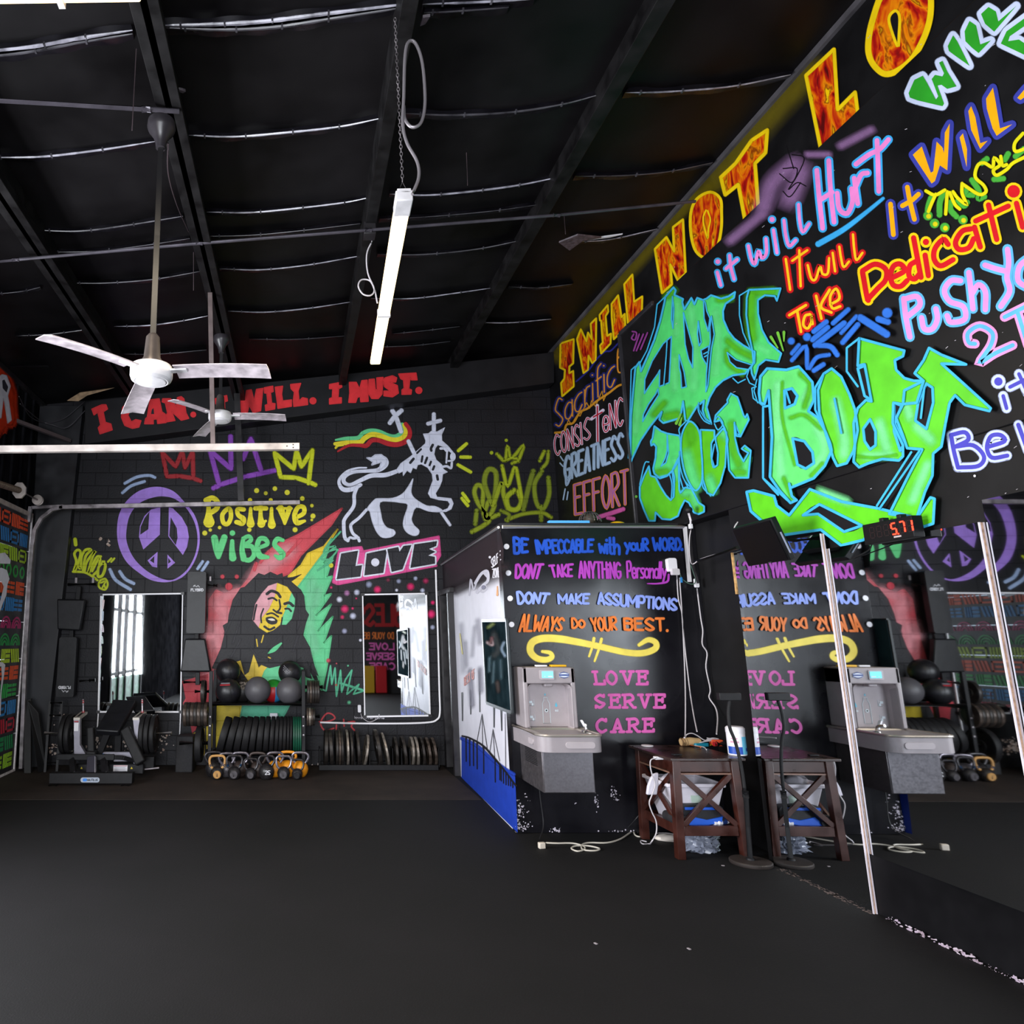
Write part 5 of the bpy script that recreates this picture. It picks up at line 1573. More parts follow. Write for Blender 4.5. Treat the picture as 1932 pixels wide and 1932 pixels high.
for x, y0, y1 in ((1445, 1505, 1720), (1478, 1515, 1760), (1512, 1530, 1760), (1545, 1550, 1790), (1605, 1590, 1830), (1710, 1705, 1910), (1752, 1755, 1890), (1765, 1770, 1900), (1785, 1790, 1920), (1808, 1825, 1935), (1830, 1850, 1940), (1850, 1880, 1945), (1870, 1905, 1960)):
    P.stroke([(x, y0), (x + 2, y1)], [2.2, 2], '17161c', .3)
P.build('painted_waterfront', wall_side, 'white, grey and blue harbour scene with a black railing')

# ---------------------------------------------------------------- overhead things: fans, lights, pipes, door tracks
white_m = mat('white_enamel', 'd8d5d8', 0.35, var=.12, scale=12)
blade_m = mat('dusty_fan_blade', 'b3a8ae', 0.45, var=.35, scale=14, rvar=.1)
greyg = mat('grey_gunmetal', '5d5552', 0.38, .4, var=.2, scale=10)
galv = mat('galvanised_steel', '8d8689', 0.42, .75, var=.35, scale=10, rvar=.12)
alu = mat('track_aluminium', 'b5aba6', 0.45, .35, var=.25, scale=6, rvar=.1)


def fan(loc, ztop, angles, label, R=.71):
    t = thing('ceiling_fan', label, 'ceiling fan', loc, group='ceiling fans')
    h = ztop - loc[2]
    MB().lathe([(.0001, -.21), (.03, -.21), (.035, -.17), (.05, -.13), (.082, -.085), (.09, -.06), (.086, -.02), (.0001, 0)], (0, 0, h), (0, 0, 1), mat('black_canopy', '2b282c', .35)).build('canopy', t)
    a = MB().tube([(0, 0, .16), (0, 0, h - .05)], .018, mat('fan_rod_black', '100e10', .4), n=12)
    a.build('rod', t)
    MB().lathe([(.0001, .27), (.025, .27), (.04, .25), (.05, .12), (.062, .10), (.064, .075), (.0001, .075)], (0, 0, 0), (0, 0, 1), greyg).build('coupling', t)
    MB().lathe([(.0001, .08), (.08, .08), (.118, .065), (.125, .05), (.125, .0), (.118, -.02), (.10, -.032), (.09, -.03), (.085, -.036), (.04, -.042), (.0001, -.044)], (0, 0, 0), (0, 0, 1), white_m, n=32).build('motor_housing', t)
    for a in angles:
        q = radians(a)
        d = V((cos(q), sin(q), 0)); s_ = V((-sin(q), cos(q), 0))
        b = MB()
        vs, fs = [], []
        N = 8
        for i in range(N + 1):
            f = i / N
            r = .15 + (R - .15) * f
            w = (.070 + .008 * f)
            tw = -.17 + .03 * f
            for sg in (-1, 0, 1):
                for zz in (0.0, .006):
                    vs.append(d * r + s_ * (sg * w * cos(tw)) + V((0, 0, sg * w * sin(tw) + .012 * (1 - sg * sg) + zz - .03 * f * f + .02)))
        for i in range(N):
            o = i * 6
            for j in (0, 2):
                fs += [(o + j, o + j + 2, o + j + 8, o + j + 6), (o + j + 1, o + j + 7, o + j + 9, o + j + 3)]
            fs += [(o, o + 6, o + 7, o + 1), (o + 4, o + 5, o + 11, o + 10)]
        fs += [(0, 1, 3, 2), (2, 3, 5, 4)]
        o = N * 6
        fs += [(o, o + 2, o + 3, o + 1), (o + 2, o + 4, o + 5, o + 3)]
        b.add(vs, fs, blade_m)
        br = b.build('blade', t, angle=50)
        MB().bar(d * .1 + V((0, 0, .03)), d * .22 + V((0, 0, .03)), .05, .012, white_m).build('blade_bracket', br, bevel=.003)
    return t


fan((-.865, 3.88, 3.24), 4.98, (-8, 112, 232), 'nearer white three-blade ceiling fan on a long black rod')
P2 = PY(415, 790, 7.1)
fan((P2.x, 7.1, P2.z), PY(415, 640, 7.1).z + .05, (-4, 116, 236), 'smaller-looking farther white ceiling fan in front of the red motto')

# hanging strip light with its own light
tube_m = mat('lit_tube_diffuser', 'ffdfa8', .3, emit=3.0)


def strip_light(name, a, b, w, h, label, chain_top=None, power=60):
    a, b = V(a), V(b)
    t = thing(name, label, 'light fixture', tuple((a + b) / 2))
    d = (b - a).normalized()
    up = V((0, 0, 1))
    MB().bar(a + up * h * .5, b + up * h * .5, w * .86, h * .5, white_m).build('housing', t, world=True, bevel=.004)
    MB().bar(a + d * .16 + up * h * .1, b + up * h * .1, w, h * .75, tube_m).build('diffuser', t, world=True, bevel=.012, seg=3)
    MB().bar(a, a + d * .16, w * 1.06, h * 1.1, white_m).build('end_cap', t, world=True, bevel=.006)
    mid = a + (b - a) * .6
    MB().bar(mid - d * .015 + up * h * .05, mid + d * .015 + up * h * .05, w * 1.07, h, white_m).build('joint_clip', t, world=True)
    lt = bpy.data.lights.new('strip_glow', 'AREA')
    lt.shape = 'RECTANGLE'
    lt.size, lt.size_y = (b - a).length * .95, w * .8
    lt.energy = power
    lt.color = (1.0, .86, .66)
    lo = bpy.data.objects.new('strip_glow', lt)
    COL.objects.link(lo)
    lo.parent = t
    lo.location = TF[t.name].inverted() @ ((a + b) / 2 - up * h * .45)
    x = d; z = up; y = z.cross(x).normalized(); z = x.cross(y)
    lo.rotation_euler = Matrix((x, y, z)).transposed().to_euler()
    return t


hL = 2.52
def at_h(u, v, h):
    d = ray(u, v); return EYE + d * (h / d.z)
LA, LB_ = at_h(763, 368, hL), at_h(708, 685, hL)
lamp = strip_light('strip_light', LA, LB_, .093, .06, 'long lit strip light hanging from the roof on a chain', power=70)
# chain of links up to the rafter
ch = MB()
ctop = V((LA.x - .02, LA.y + .02, zc(LA.x) - .25))
cbot = LA + V((0, .05, .12))
n_ = 46
for i in range(n_):
    p = cbot + (ctop - cbot) * (i / n_)
    q = cbot + (ctop - cbot) * ((i + 1.25) / n_)
    m_ = (p + q) / 2
    L_ = (q - p).length / 2
    ax = V((1, 0, 0)) if i % 2 else V((0, 1, 0))
    ch.tube([m_ + ax * (.008 * cos(k * pi / 4)) + V((0, 0, L_ * sin(k * pi / 4))) for k in range(8)], .0022, galv, n=5, closed=True)
for s_ in (-1, 1):
    ch.tube([cbot, cbot + V((s_ * .03, 0, -.07)), cbot + V((s_ * .034, 0, -.10))], .0025, galv, n=5)
ch.build('chain', lamp, world=True)
white_c = mat('white_cable', 'b8b2b6', .45)
cb = MB()
yy = LA.y - .02
pts = [(778, 366), (790, 335), (787, 305), (768, 270), (760, 235), (762, 180), (764, 110), (770, 80), (784, 82), (797, 120), (802, 190), (795, 230), (778, 240), (764, 225), (762, 200)]
cb.tube([PY(u, v, yy + .002 * i) for i, (u, v) in enumerate(pts)], .0095, mat('armoured_cable', '8f898d', .4, .5), n=8, smooth=True)
cb.build('power_cable', lamp, world=True)
cb = MB()
ym = LA.y + (LB_.y - LA.y) * .55
pts = [(702, 455), (692, 480), (694, 515), (706, 545), (700, 557), (685, 555), (676, 540), (682, 528), (698, 530), (707, 548), (712, 572)]
cb.tube([PY(u, v, ym + .002 * i) for i, (u, v) in enumerate(pts)], .006, white_c, n=6, smooth=True)
cb.build('loose_cable', lamp, world=True)
# second fixture at the very top left of the view
zz = 4.62
a_, b_ = EYE + ray(-140, -54) * ((zz - H) / ray(-140, -54).z), EYE + ray(252, -60) * ((zz - H) / ray(252, -60).z)
strip_light('strip_light', a_, b_, .30, .08, 'white strip light cut off by the top left corner', power=40)
# one more of the same, added unseen behind the camera for overhead fill
strip_light('strip_light', (-1.4, -1.6, 4.5), (-1.4, .6, 4.5), .1, .07, 'added strip light, unseen, filling from above and behind the camera', power=60)

# conduits under the roof
pipe_m = mat('conduit_black', '4a464e', .33, .35, var=.3, scale=6)
def roof_pipe(name, uv, r, label, drop, ends=True):
    pts = [on_roof(u, v, drop) for u, v in uv]
    m_ = MB().tube(pts, r, pipe_m, n=10)
    o = tag(m_.build(name), label, 'conduit')
    for p in (pts[1:-1] if len(pts) > 2 else []):
        MB().tube([p - V((.03, 0, 0)), p + V((.03, 0, 0))], r * 1.4, pipe_m, n=10).build('coupling', o)
    return o
roof_pipe('conduit_pipe', [(-80, 185), (276, 206), (338, 210)], .016, 'short pipe across the upper left of the roof', .36)
roof_pipe('conduit_pipe', [(-120, 505), (30, 490), (376, 459), (695, 434), (1050, 406), (1312, 380)], .014, 'long thin pipe crossing the whole roof', .34)
jb = MB().box(on_roof(697, 436, .30), (.11, .12, .12), steel_k)
tag(jb.build('junction_box', bevel=.006), 'small black junction box on the middle rafter', 'junction box')
# nails and cords hanging from the roof
for i, (u, v, u2, v2) in enumerate(((257, 92, 249, 246), (365, 476, 365, 548), (880, 288, 882, 350), (1064, 405, 1067, 442))):
    p = on_roof(u, v, .08)
    q = PY(u2, v2, p.y)
    MB().tube([p, q], .003, mat('hanging_wire', '4c4044', .5), n=5).build('hanging_wire', ceiling)
# thin cable along the first rafter
x0 = RX[0]
cabs = [PY(u, v, y) for u, v, y in ((317, 270, 4.02), (318, 330, 4.35), (335, 390, 5.2), (357, 440, 6.0), (366, 470, 6.6), (392, 500, 7.0), (402, 530, 7.4), (412, 640, 7.6))]
tag(MB().tube(cabs, .005, mat('cable_dark', '3a3034', .5), n=6, smooth=True).build('fan_cable'), 'dark cable drooping along the rafter behind the near fan', 'cable')

# ---------------------------------------------------------------- painted roll-up door in the left wall
DX = XL + .09
door2 = tag(bpy.data.objects.new('door_2', None), kind='structure')
COL.objects.link(door2)
door2.location = (DX, DY0, 0)
TF['door_2'] = Matrix.Translation((DX, DY0, 0))
dk = mat('door_black', '141318', .5, var=.3, scale=5)
NS = 7
for i in range(NS):
    z0, z1 = i * DZ / NS, (i + 1) * DZ / NS
    MB().box((DX, (DY0 + DY1) / 2, (z0 + z1) / 2), (.04, DY1 - DY0, z1 - z0 - .012), dk).build('door_section', door2, world=True, bevel=.004)
# African-style bands: bright blocks, bars, arches and rings
cols = ['d8440f', '1b6fae', '9fc21c', '138a36', 'd84a10', '1d74b4', 'a3135a', '12853a', 'a8c41e', 'd84a10', '14973a', '1b78b8', 'b0122e', '118048', '8fc01e']
nb = len(cols)
PD = Paint(((DX + .022, 0, 0), (1, 0, 0)))
class DoorPaint:
    """Small shapes on the door face in door coordinates (y, z)."""
    def __init__(s): s.m = {}
    def q(s, c, y0, y1, z0, z1, sk=0.0):
        m_ = s.m.setdefault(c, MB())
        x = DX + .0205
        m_.prism([(x, y0 + sk, z0), (x, y1 + sk, z0), (x, y1 - sk, z1), (x, y0 - sk, z1)], (.003, 0, 0), mat('door_paint_' + c, c, .5, var=.15, scale=20))
    def ring(s, c, y, z, r0, r1, a0=0, a1=2 * pi):
        m_ = s.m.setdefault(c, MB())
        x = DX + .0205
        n = 14
        mt = mat('door_paint_' + c, c, .5, var=.15, scale=20)
        for k in range(n):
            p, q2 = a0 + (a1 - a0) * k / n, a0 + (a1 - a0) * (k + 1) / n
            m_.prism([(x, y + r0 * cos(p), z + r0 * sin(p)), (x, y + r1 * cos(p), z + r1 * sin(p)), (x, y + r1 * cos(q2), z + r1 * sin(q2)), (x, y + r0 * cos(q2), z + r0 * sin(q2))], (.003, 0, 0), mt)
dp = DoorPaint()
bh = (DZ - .1) / nb
for i, c in enumerate(cols):
    zt = DZ - .05 - i * bh
    zb = zt - bh * .80
    y = DY1 - .08
    k = 0
    rr = random.Random(i)
    while y > DY0 + .1:
        kind = (i + k) % 5 if i not in (6, 7, 3) else {6: 5, 7: 5, 3: 6}[i]
        w = .30
        h = zt - zb
        if kind == 0:
            for a in (0, 1):
                for b in range(3):
                    dp.q(c, y - .14 - a * .15, y - a * .15 - .02, zb + b * h / 3 + .01, zb + (b + 1) * h / 3 - .012)
        elif kind == 1:
            for a in range(5):
                dp.q(c, y - .03 - a * .055, y - a * .055, zb, zt)
        elif kind == 2:
            dp.q(c, y - .26, y, zt - .03, zt); dp.q(c, y - .26, y, zb, zb + .03); dp.q(c, y - .03, y, zb, zt); dp.q(c, y - .2, y - .08, zb + h * .4, zb + h * .6); dp.q(c, y - .26, y - .23, zb, zt)
        elif kind == 3:
            for a in range(4):
                dp.q(c, y - .05 - a * .068, y - a * .068 - .012, zb, zt, .022)
        elif kind == 4:
            dp.q(c, y - .13, y, zb, zb + h * .28); dp.q(c, y - .13, y, zb + h * .36, zb + h * .62); dp.q(c, y - .13, y, zb + h * .7, zt)
            for a in range(3):
                dp.q(c, y - .175 - a * .045, y - .15 - a * .045, zb, zt)
        elif kind == 5:
            w = .34
            for a in range(3):
                dp.ring(c, y - .16, zb, .04 + a * .045, .066 + a * .045, 0, pi)
        else:
            w = .22
            dp.ring(c, y - .1, (zt + zb) / 2, .05, .085)
        y -= w
        k += 1
for c, m_ in dp.m.items():
    m_.build('painted_band', door2, world=True)
# white figures painted over the bands
PW = Paint(((DX + .026, 0, 0), (1, 0, 0)), cv=crop(0, 1040, 4.2))
for l in ([(-60, 60), (-20, 20), (40, 10), (85, 70), (80, 100), (-60, 95)], [(-60, 150), (10, 130), (55, 150), (75, 220), (60, 260), (50, 350), (20, 420), (0, 480), (-10, 440), (10, 360), (30, 280), (10, 240), (-60, 260)], [(-40, 880), (20, 880), (42, 900), (30, 1000), (12, 1110), (5, 1300), (-10, 1300), (5, 1100), (14, 990), (10, 910), (-40, 930)]):
    PW.poly(l, 'd8d6e0')
PW.build('painted_figure', door2, 'white figure in a hat')
pk = mat('jamb_white_chipped', 'c8c2c4', .5, var=.3, scale=20)
MB().bar((DX + .01, DY1 + .02, 0), (DX + .01, DY1 + .02, DZ), .05, .03, pk).build('jamb_strip', door2, world=True)
MB().bar((DX, DY0, DZ + .03), (DX, DY1 + .05, DZ + .03), .06, .06, mat('header_tan', '9c8f88', .5, var=.3, scale=9)).build('door_header', door2, world=True)
MB().bar((DX + .01, DY0, .015), (DX + .01, DY1, .015), .05, .03, pk).build('bottom_seal', door2, world=True)
# far track: vertical, bend, horizontal
yT = 9.45
pts = [PY(40, 1450, yT + .1), PY(48, 1240, yT + .1), PY(57, 1080, yT + .06)] + [PY(u, v, yT) for u, v in ((61, 1030), (66, 1000), (78, 978), (98, 962), (118, 957))]
trk = MB()
for i in range(len(pts) - 1):
    trk.bar(pts[i], pts[i + 1] + (pts[i + 1] - pts[i]).normalized() * .008, .05, .055, galv, up=V((0, 1, 0)))
trk.build('curved_track', door2, world=True, bevel=.004)
trk = MB()
p, q = PY(112, 957, yT), PY(566, 948, yT)
trk.bar(p, q, .055, .06, galv)
trk.build('horizontal_track', door2, world=True, bevel=.004)
trk = MB()
p, q = PY(60, 958, yT), PY(120, 955, yT)
trk.bar(p, q, .04, .04, galv); trk.bar(PY(58, 956, yT), PY(54, 985, yT), .05, .04, galv)
trk.build('angle_bracket', door2, world=True)
yN = 6.52
p, q = PY(-220, 850, yN), PY(565, 843, yN)
trk = MB().bar(p, q, .06, .066, alu)
for k in ((.985, .3), (.985, -.3), (.97, 0)):
    c = p + (q - p) * k[0]
    trk.box((c.x, yN - .031, c.z + k[1] * .05), (.012, .004, .012), steel_k)
trk.build('horizontal_track', door2, world=True, bevel=.004)
# hangers from the roof
hp = mat('hanger_grey', '6a5d5c', .45, .3, var=.3, scale=8)
a = PY(402, 845, yN); top = V((PY(396, 500, yN).x, yN, zc(-.8) - .1))
MB().bar(a, top, .045, .03, hp, up=V((0, 1, 0))).build('track_hanger', door2, world=True)
a = PY(455, 945, yT); top = V((PY(447, 660, yT).x, yT, zc(-.8) - .1))
MB().bar(a, top, .085, .05, steel_k, up=V((0, 1, 0))).build('track_hanger', door2, world=True)
# shaft with spring, bearing plate and cable drum
sh = MB()
s0, s1 = PX(-90, 885, DX + .22), PX(36, 925, DX + .22)
d_ = (s1 - s0)
for i in range(40):
    pass
sh.tube([s0, s1], .035, mat('spring_brown', '6a5a50', .45, .5, var=.4, scale=40), n=14)
for i in range(60):
    c = s0 + d_ * ((i + .5) / 60)
    sh.lathe([(.035, -.006), (.041, 0), (.035, .006)], c, d_, None, n=14)
sh.build('torsion_spring', door2, world=True)
s2 = PX(72, 944, DX + .22)
MB().tube([s1, s2], .014, galv, n=10).build('shaft', door2, world=True)
MB().lathe([(.0001, -.02), (.07, -.02), (.07, .0), (.05, .005), (.05, .02), (.07, .025), (.07, .04), (.0001, .04)], s2, (0, -1, .05), alu, n=24).build('cable_drum', door2, world=True)
oct_ = [s1 + V((.09 * cos(k * pi / 4 + .39), 0, .11 * sin(k * pi / 4 + .39))) for k in range(8)]
MB().prism(oct_, (0, .03, 0), alu).build('bearing_plate', door2, world=True)

# red and white lettering on the sheet steel above the door
PG = Paint(((XL + .034, 0, 0), (1, 0, 0)), cv=crop(0, 660, 4.83))
PG.poly([(-400, -60), (0, 130), (60, 190), (110, 300), (140, 400), (140, 500), (150, 640), (120, 700), (60, 700), (40, 760), (10, 740), (-20, 800), (-60, 700), (-400, 700)], 'c0300c', feather=6)
PG.poly([(-60, 280), (20, 225), (60, 235), (95, 330), (70, 420), (80, 470), (105, 640), (70, 670), (40, 470), (30, 440), (10, 620), (-60, 640)], 'd0ced8', feather=1)
PG.poly([(20, 280), (40, 270), (75, 340), (60, 390), (25, 350)], '30303a')
PG.poly([(-140, 200), (-90, 220), (-80, 650), (-150, 660)], 'd0ced8')
PG.build('painted_lettering', wall_left, 'white letter on sprayed orange red')
# sagging wires in the left corner
w_ = mat('corner_wire', '38343a', .5)
for pts in ([(36, 748, 8.4), (56, 785, 9.4), (85, 797, 9.8), (120, 790, 9.8), (160, 757, 9.8)], [(38, 762, 8.5), (74, 792, 9.6), (100, 802, 9.75), (128, 806, 9.75), (165, 770, 9.8)], [(60, 768, 9.6), (72, 762, 9.8)]):
    tag(MB().tube([PY(*p) for p in pts], .006, w_, n=6, smooth=True).build('sagging_wire'), 'dark wire sagging across the upper left corner', 'wire', 'corner wires')
tag(MB().bar(PY(28, 793, 9.0), PY(132, 832, 9.8), .05, .05, mat('brace_grey', '5a5052', .45, .3)).build('steel_brace'), 'slanting steel brace in the upper left corner', 'brace')
lw = [PY(126, 756, 9.3), PY(150, 741, 9.3), PY(215, 732, 9.3), PY(165, 746, 9.3), PY(148, 757, 9.3)]
tag(MB().prism(lw, (0, .03, .02), mat('raw_wood', '8d7458', .6, var=.4, scale=14)).build('wood_splinter'), 'loose splinter of raw wood hanging under the roof at the left', 'wood')

# ---------------------------------------------------------------- gym things along the back wall
rubber_k = mat('black_rubber', '121113', .6, spec=.3, var=.25, scale=14, bump=.1, bscale=60)
vinyl_k = mat('black_vinyl', '111115', .42, spec=.35, var=.2, scale=10, bump=.25, bscale=9)
powder_k = mat('powder_coat_black', '100f12', .55, spec=.3, var=.2, scale=20)
iron_m = mat('worn_cast_iron', '4a3f38', .42, .45, var=.5, scale=18, rvar=.15)
iron_d = mat('dark_cast_iron', '2b2623', .45, .35, var=.5, scale=18, rvar=.12)
iron_s = mat('silver_worn_iron', '8d847a', .4, .6, var=.4, scale=20, rvar=.1)
mirror_m = mat('mirror_glass', 'dfe3e6', .02, 1.0)
led_m = mat('white_light_strip', 'efedf2', .4)
silver_m = mat('silver_paint', '8f8c98', .4, .2, var=.12, scale=15)
white_l = mat('white_label', 'd8d6dc', .5)
red_m = mat('red_paint', 'a01820', .45)
print_w = mat('white_print', 'c9c8ce', .5)


def lettering(t, name, text, origin, ux, uy, n, w, h, lw, mt, parent, font=GL, gap=1.5):
    """Small printed word: raised strokes on a surface; origin bottom-left, ux/uy unit directions, n the outward normal."""
    origin, ux, uy, n = V(origin), V(ux), V(uy), V(n)
    m_ = MB()
    for md, p in glyphs(text, font, gap):
        pts = [origin + ux * (a * w) + uy * (b * h) for a, b in (crom(p, 4, md == 'o') if md else p)]
        if md == 'o':
            pts.append(pts[0])
        for a, b in zip(pts[:-1], pts[1:]):
            if (b - a).length < 1e-5:
                b = a + ux * lw
            d = (b - a).normalized()
            s_ = n.cross(d)
            a = a + n * (len(m_.f) * .00003); b = b + n * (len(m_.f) * .00003)
            m_.add([a - d * lw * .4 + s_ * lw / 2 + n * .0012, a - d * lw * .4 - s_ * lw / 2 + n * .0012, b + d * lw * .4 - s_ * lw / 2 + n * .0012, b + d * lw * .4 + s_ * lw / 2 + n * .0012], [(0, 1, 2, 3)], mt)
    return m_.build(name, parent)


# wall mirrors with light strips round them
def wall_mirror(c, yy, label, extra=()):
    t = thing('wall_mirror', label, 'mirror', tuple(PY(*c[3], yy)), group='tall mirrors on the back wall')
    q = [PY(u, v, yy) for u, v in c]
    MB().prism(q, (0, .012, 0), mirror_m).build('glass', t, world=True)
    f = MB()
    for a, b in zip(q, q[1:] + q[:1]):
        f.bar(a + V((0, -.012, 0)), b + V((0, -.012, 0)), .016, .02, led_m)
    f.build('light_strip', t, world=True)
    for p in q:
        MB().box(p + V((0, -.012, 0)), (.05, .035, .04), steel_k).build('corner_clip', t, world=True)
    for a, b in extra:
        MB().bar(PY(*a, yy - .01), PY(*b, yy - .01), .014, .02, led_m).build('loose_light_strip', t, world=True)
    return t
wall_mirror([(191, 1122), (345, 1120), (341, 1343), (186, 1343)], 9.985, 'tall mirror on the back wall between the two hanging benches', [((186, 1343), (184, 1372)), ((341, 1343), (339, 1390))])
wall_mirror([(684, 1122), (804, 1120), (811, 1350), (688, 1352)], 9.985, 'tall mirror on the back wall beneath the painted word love')
# white conduit strip that bends round below the mirror
pts = [PY(u, v, 9.975) for u, v in ((822, 1075), (826, 1190), (829, 1300), (830, 1345), (824, 1358), (808, 1363), (760, 1365), (680, 1365), (604, 1363))]
tag(MB().tube(pts, .013, led_m, n=8, smooth=True).build('light_strip'), 'white light strip running down beside the doorway and along below the mirror', 'light strip')
m_ = MB().rbox(PY(678, 1337, 9.97), (.045, .025, .10), .012, 'y', white_p)
o = tag(m_.build('light_controller'), 'small white light controller on a cord at the lower left mirror corner', 'controller')
MB().tube([PY(u, v, 9.965) for u, v in ((680, 1344), (684, 1354), (697, 1362), (712, 1356), (716, 1348))], .005, white_c, n=6, smooth=True).build('cord', o)


# adjustable benches stored upright on the wall
def hung_bench(label, back, seat, post, bar, knob, flip, yy=9.80):
    cx = (back[0] + back[2]) / 2
    t = thing('weight_bench', label, 'weight bench', tuple(PY(cx, (back[1] + back[3]) / 2, yy)), group='benches stored on the back wall')
    a, b = PY(back[0], back[3], yy), PY(back[2], back[1], yy)
    bp = MB().rbox((a + b) / 2, (b.x - a.x, .09, b.z - a.z), .03, 'y', vinyl_k).build('back_pad', t, world=True, bevel=.018, seg=3)
    q = [PY(u, v, yy - .045) for u, v in seat]
    MB().prism(q, (0, .09, 0), vinyl_k).build('seat_pad', t, world=True, bevel=.02, seg=3)
    fr = MB()
    x = (a.x + b.x) / 2
    z0, z1 = PY(cx, max(back[3], seat[2][1]), yy).z, PY(cx, min(back[1], seat[0][1]), yy).z
    fr.bar((x, yy + .1, z0), (x, yy + .1, z1), .06, .05, powder_k)
    fr.bar(PY(*post[0], yy + .05), PY(*post[1], yy + .05), .06, .05, powder_k)
    fr.build('frame', t, world=True, bevel=.005)
    MB().tube([PY(*bar[0], yy + .05), PY(*bar[1], yy + .05)], .022, rubber_k, n=12).build('foot_bar', t, world=True)
    kb = MB()
    p, q_ = PY(*knob[0], yy), PY(*knob[1], yy)
    kb.tube([p, q_], .016, powder_k, n=10)
    kb.tube([p + (q_ - p) * .7, q_ + (q_ - p) * .1], .026, rubber_k, n=12)
    kb.build('adjusting_knob', t, world=True)
    w = b.x - a.x
    zz_ = a.z + (b.z - a.z) * (.18 if flip else .68)
    sg = -1 if flip else 1
    org = V((x - sg * w * .30, yy - .0465, zz_))
    loc = TF[t.name].inverted() @ org
    lettering(t, 'print', 'FLYBIRD', loc, (sg, 0, 0), (0, 0, sg), (0, -1, 0), w * .66, w * .13, .009, print_w, bp)
    lg = MB()
    c0 = TF[t.name].inverted() @ (org + V((sg * w * .3, 0, sg * w * .24)))
    for pts in ([(-.05, .0), (-.02, .012), (0, -.004), (.02, .02), (.03, .0)], [(-.045, .012), (-.02, .024)], [(.03, 0), (.045, -.008)]):
        for (x0_, z0_), (x1_, z1_) in zip(pts[:-1], pts[1:]):
            lg.bar(c0 + V((sg * x0_, -.001, sg * z0_)), c0 + V((sg * x1_, -.001, sg * z1_)), .002, .007, print_w, up=V((0, 0, 1)))
    lg.build('bird_emblem', bp)
    return t
hung_bench('black padded bench hanging upright right of the left mirror, seat down', (352, 1079, 390, 1195), [(349, 1205), (387, 1205), (398, 1268), (340, 1268)], [(373, 1268), (373, 1292)], [(346, 1287), (380, 1287)], [(392, 1104), (408, 1105)], False)
hung_bench('black padded bench hanging upside down beside the corner column, seat up', (107, 1202, 147, 1315), [(107, 1130), (160, 1131), (150, 1190), (108, 1188)], [(150, 1106), (147, 1132)], [(128, 1103), (182, 1102)], [(150, 1285), (177, 1283)], True)
wb = MB().box(PY(397, 1092, 9.98), (.03, .03, .07), galv)
tag(wb.build('wall_bracket', bevel=.003), 'small steel wall bracket beside the right hanging bench', 'bracket')
for uu in (144, 176):
    tag(MB().box(PY(uu, 1095, 9.98), (.035, .03, .08), galv).build('wall_bracket', bevel=.003), 'pair of steel wall brackets above the left hanging bench', 'bracket', 'brackets above the left bench')

# ------- plate shapes
def plate_prof(r, t, hole=.025, lip=.9):
    return [(hole, -t * .5), (r * .32, -t * .5), (r * .34, -t * .28), (r * (lip - .06), -t * .28), (r * lip, -t * .5), (r * .975, -t * .5), (r, -t * .34), (r, t * .34), (r * .975, t * .5), (r * lip, t * .5), (r * (lip - .06), t * .28), (r * .34, t * .28), (r * .32, t * .5), (hole, t * .5), (hole, -t * .5)]


def plate(name, c, axis, r, th, mt, label, group, lip=.9):
    t = MB().lathe(plate_prof(r, th, lip=lip), (0, 0, 0), (0, 0, 1), mt, n=36)
    o = t.build(name)
    q = V((0, 0, 1)).rotation_difference(V(axis).normalized())
    o.rotation_euler = q.to_euler()
    o.location = c
    o['shape'] = 'plate'
    return tag(o, label, 'weight plate', group)


# plate-loaded machine
CMa = crop(80, 1280, 7.431)
def MP(x, y, yy):
    u, v = CMa((x, y)); return PY(u, v, yy)
t = thing('plate_loaded_machine', 'black and silver plate-loaded machine with a long tilted pad', 'gym machine', tuple(MP(670, 1500, 8.64)))
a, b = MP(85, 1500, 8.60), MP(1262, 1340, 8.60)
base = MB().box(((a.x + b.x) / 2, 8.66, (b.z + .02) / 2 + .01), (b.x - a.x, .12, b.z - .02), powder_k).build('base_beam', t, world=True, bevel=.006)
for x in (160, 1170):
    p = MP(x, 1520, 8.66)
    MB().tube([(p.x - .05, 8.62, .012), (p.x + .05, 8.62, .012)], .012, rubber_k, n=8).build('foot', t, world=True)
lb = MB().rbox(MP(668, 1423, 8.598), (.225, .004, .055), .026, 'y', mat('badge_silver', 'b4bccb', .35, .3)).build('badge', base, world=True)
MB().rbox(MP(595, 1423, 8.595), (.05, .004, .035), .016, 'y', mat('badge_blue', '3f86dd', .4)).build('badge_emblem', base, world=True)
lettering(t, 'badge_print', 'NAUTILUS', TF[t.name].inverted() @ MP(622, 1436, 8.5945), (1, 0, 0), (0, 0, 1), (0, -1, 0), .13, .022, .005, mat('print_dark', '23303f', .5), base, gap=1.2)
fr = MB()
fr.bar(MP(680, 1345, 8.68), MP(695, 1100, 8.80), .10, .06, mat('slate_steel', '34323c', .4, .2), up=V((0, 1, 0)))
fr.bar(MP(745, 1345, 8.66), MP(745, 1100, 8.78), .012, .05, mat('bright_edge', 'a8a6b0', .3, .6), up=V((0, 1, 0)))
fr.build('centre_post', t, world=True, bevel=.004)
for (x0, x1) in ((440, 415), (885, 850)):
    MB().bar(MP(x0, 1345, 8.68), MP(x1, 1090, 8.9), .07, .06, powder_k, up=V((0, 1, 0))).build('leg', t, world=True, bevel=.005)
MB().bar(MP(205, 1100, 8.85), MP(1010, 1105, 8.85), .03, .07, powder_k).bar(MP(1010, 1105, 8.85), MP(1130, 1110, 8.9), .03, .05, powder_k).bar(MP(1130, 1110, 8.9), MP(1280, 1155, 9.0), .03, .05, powder_k).build('foot_bar', t, world=True, bevel=.006)
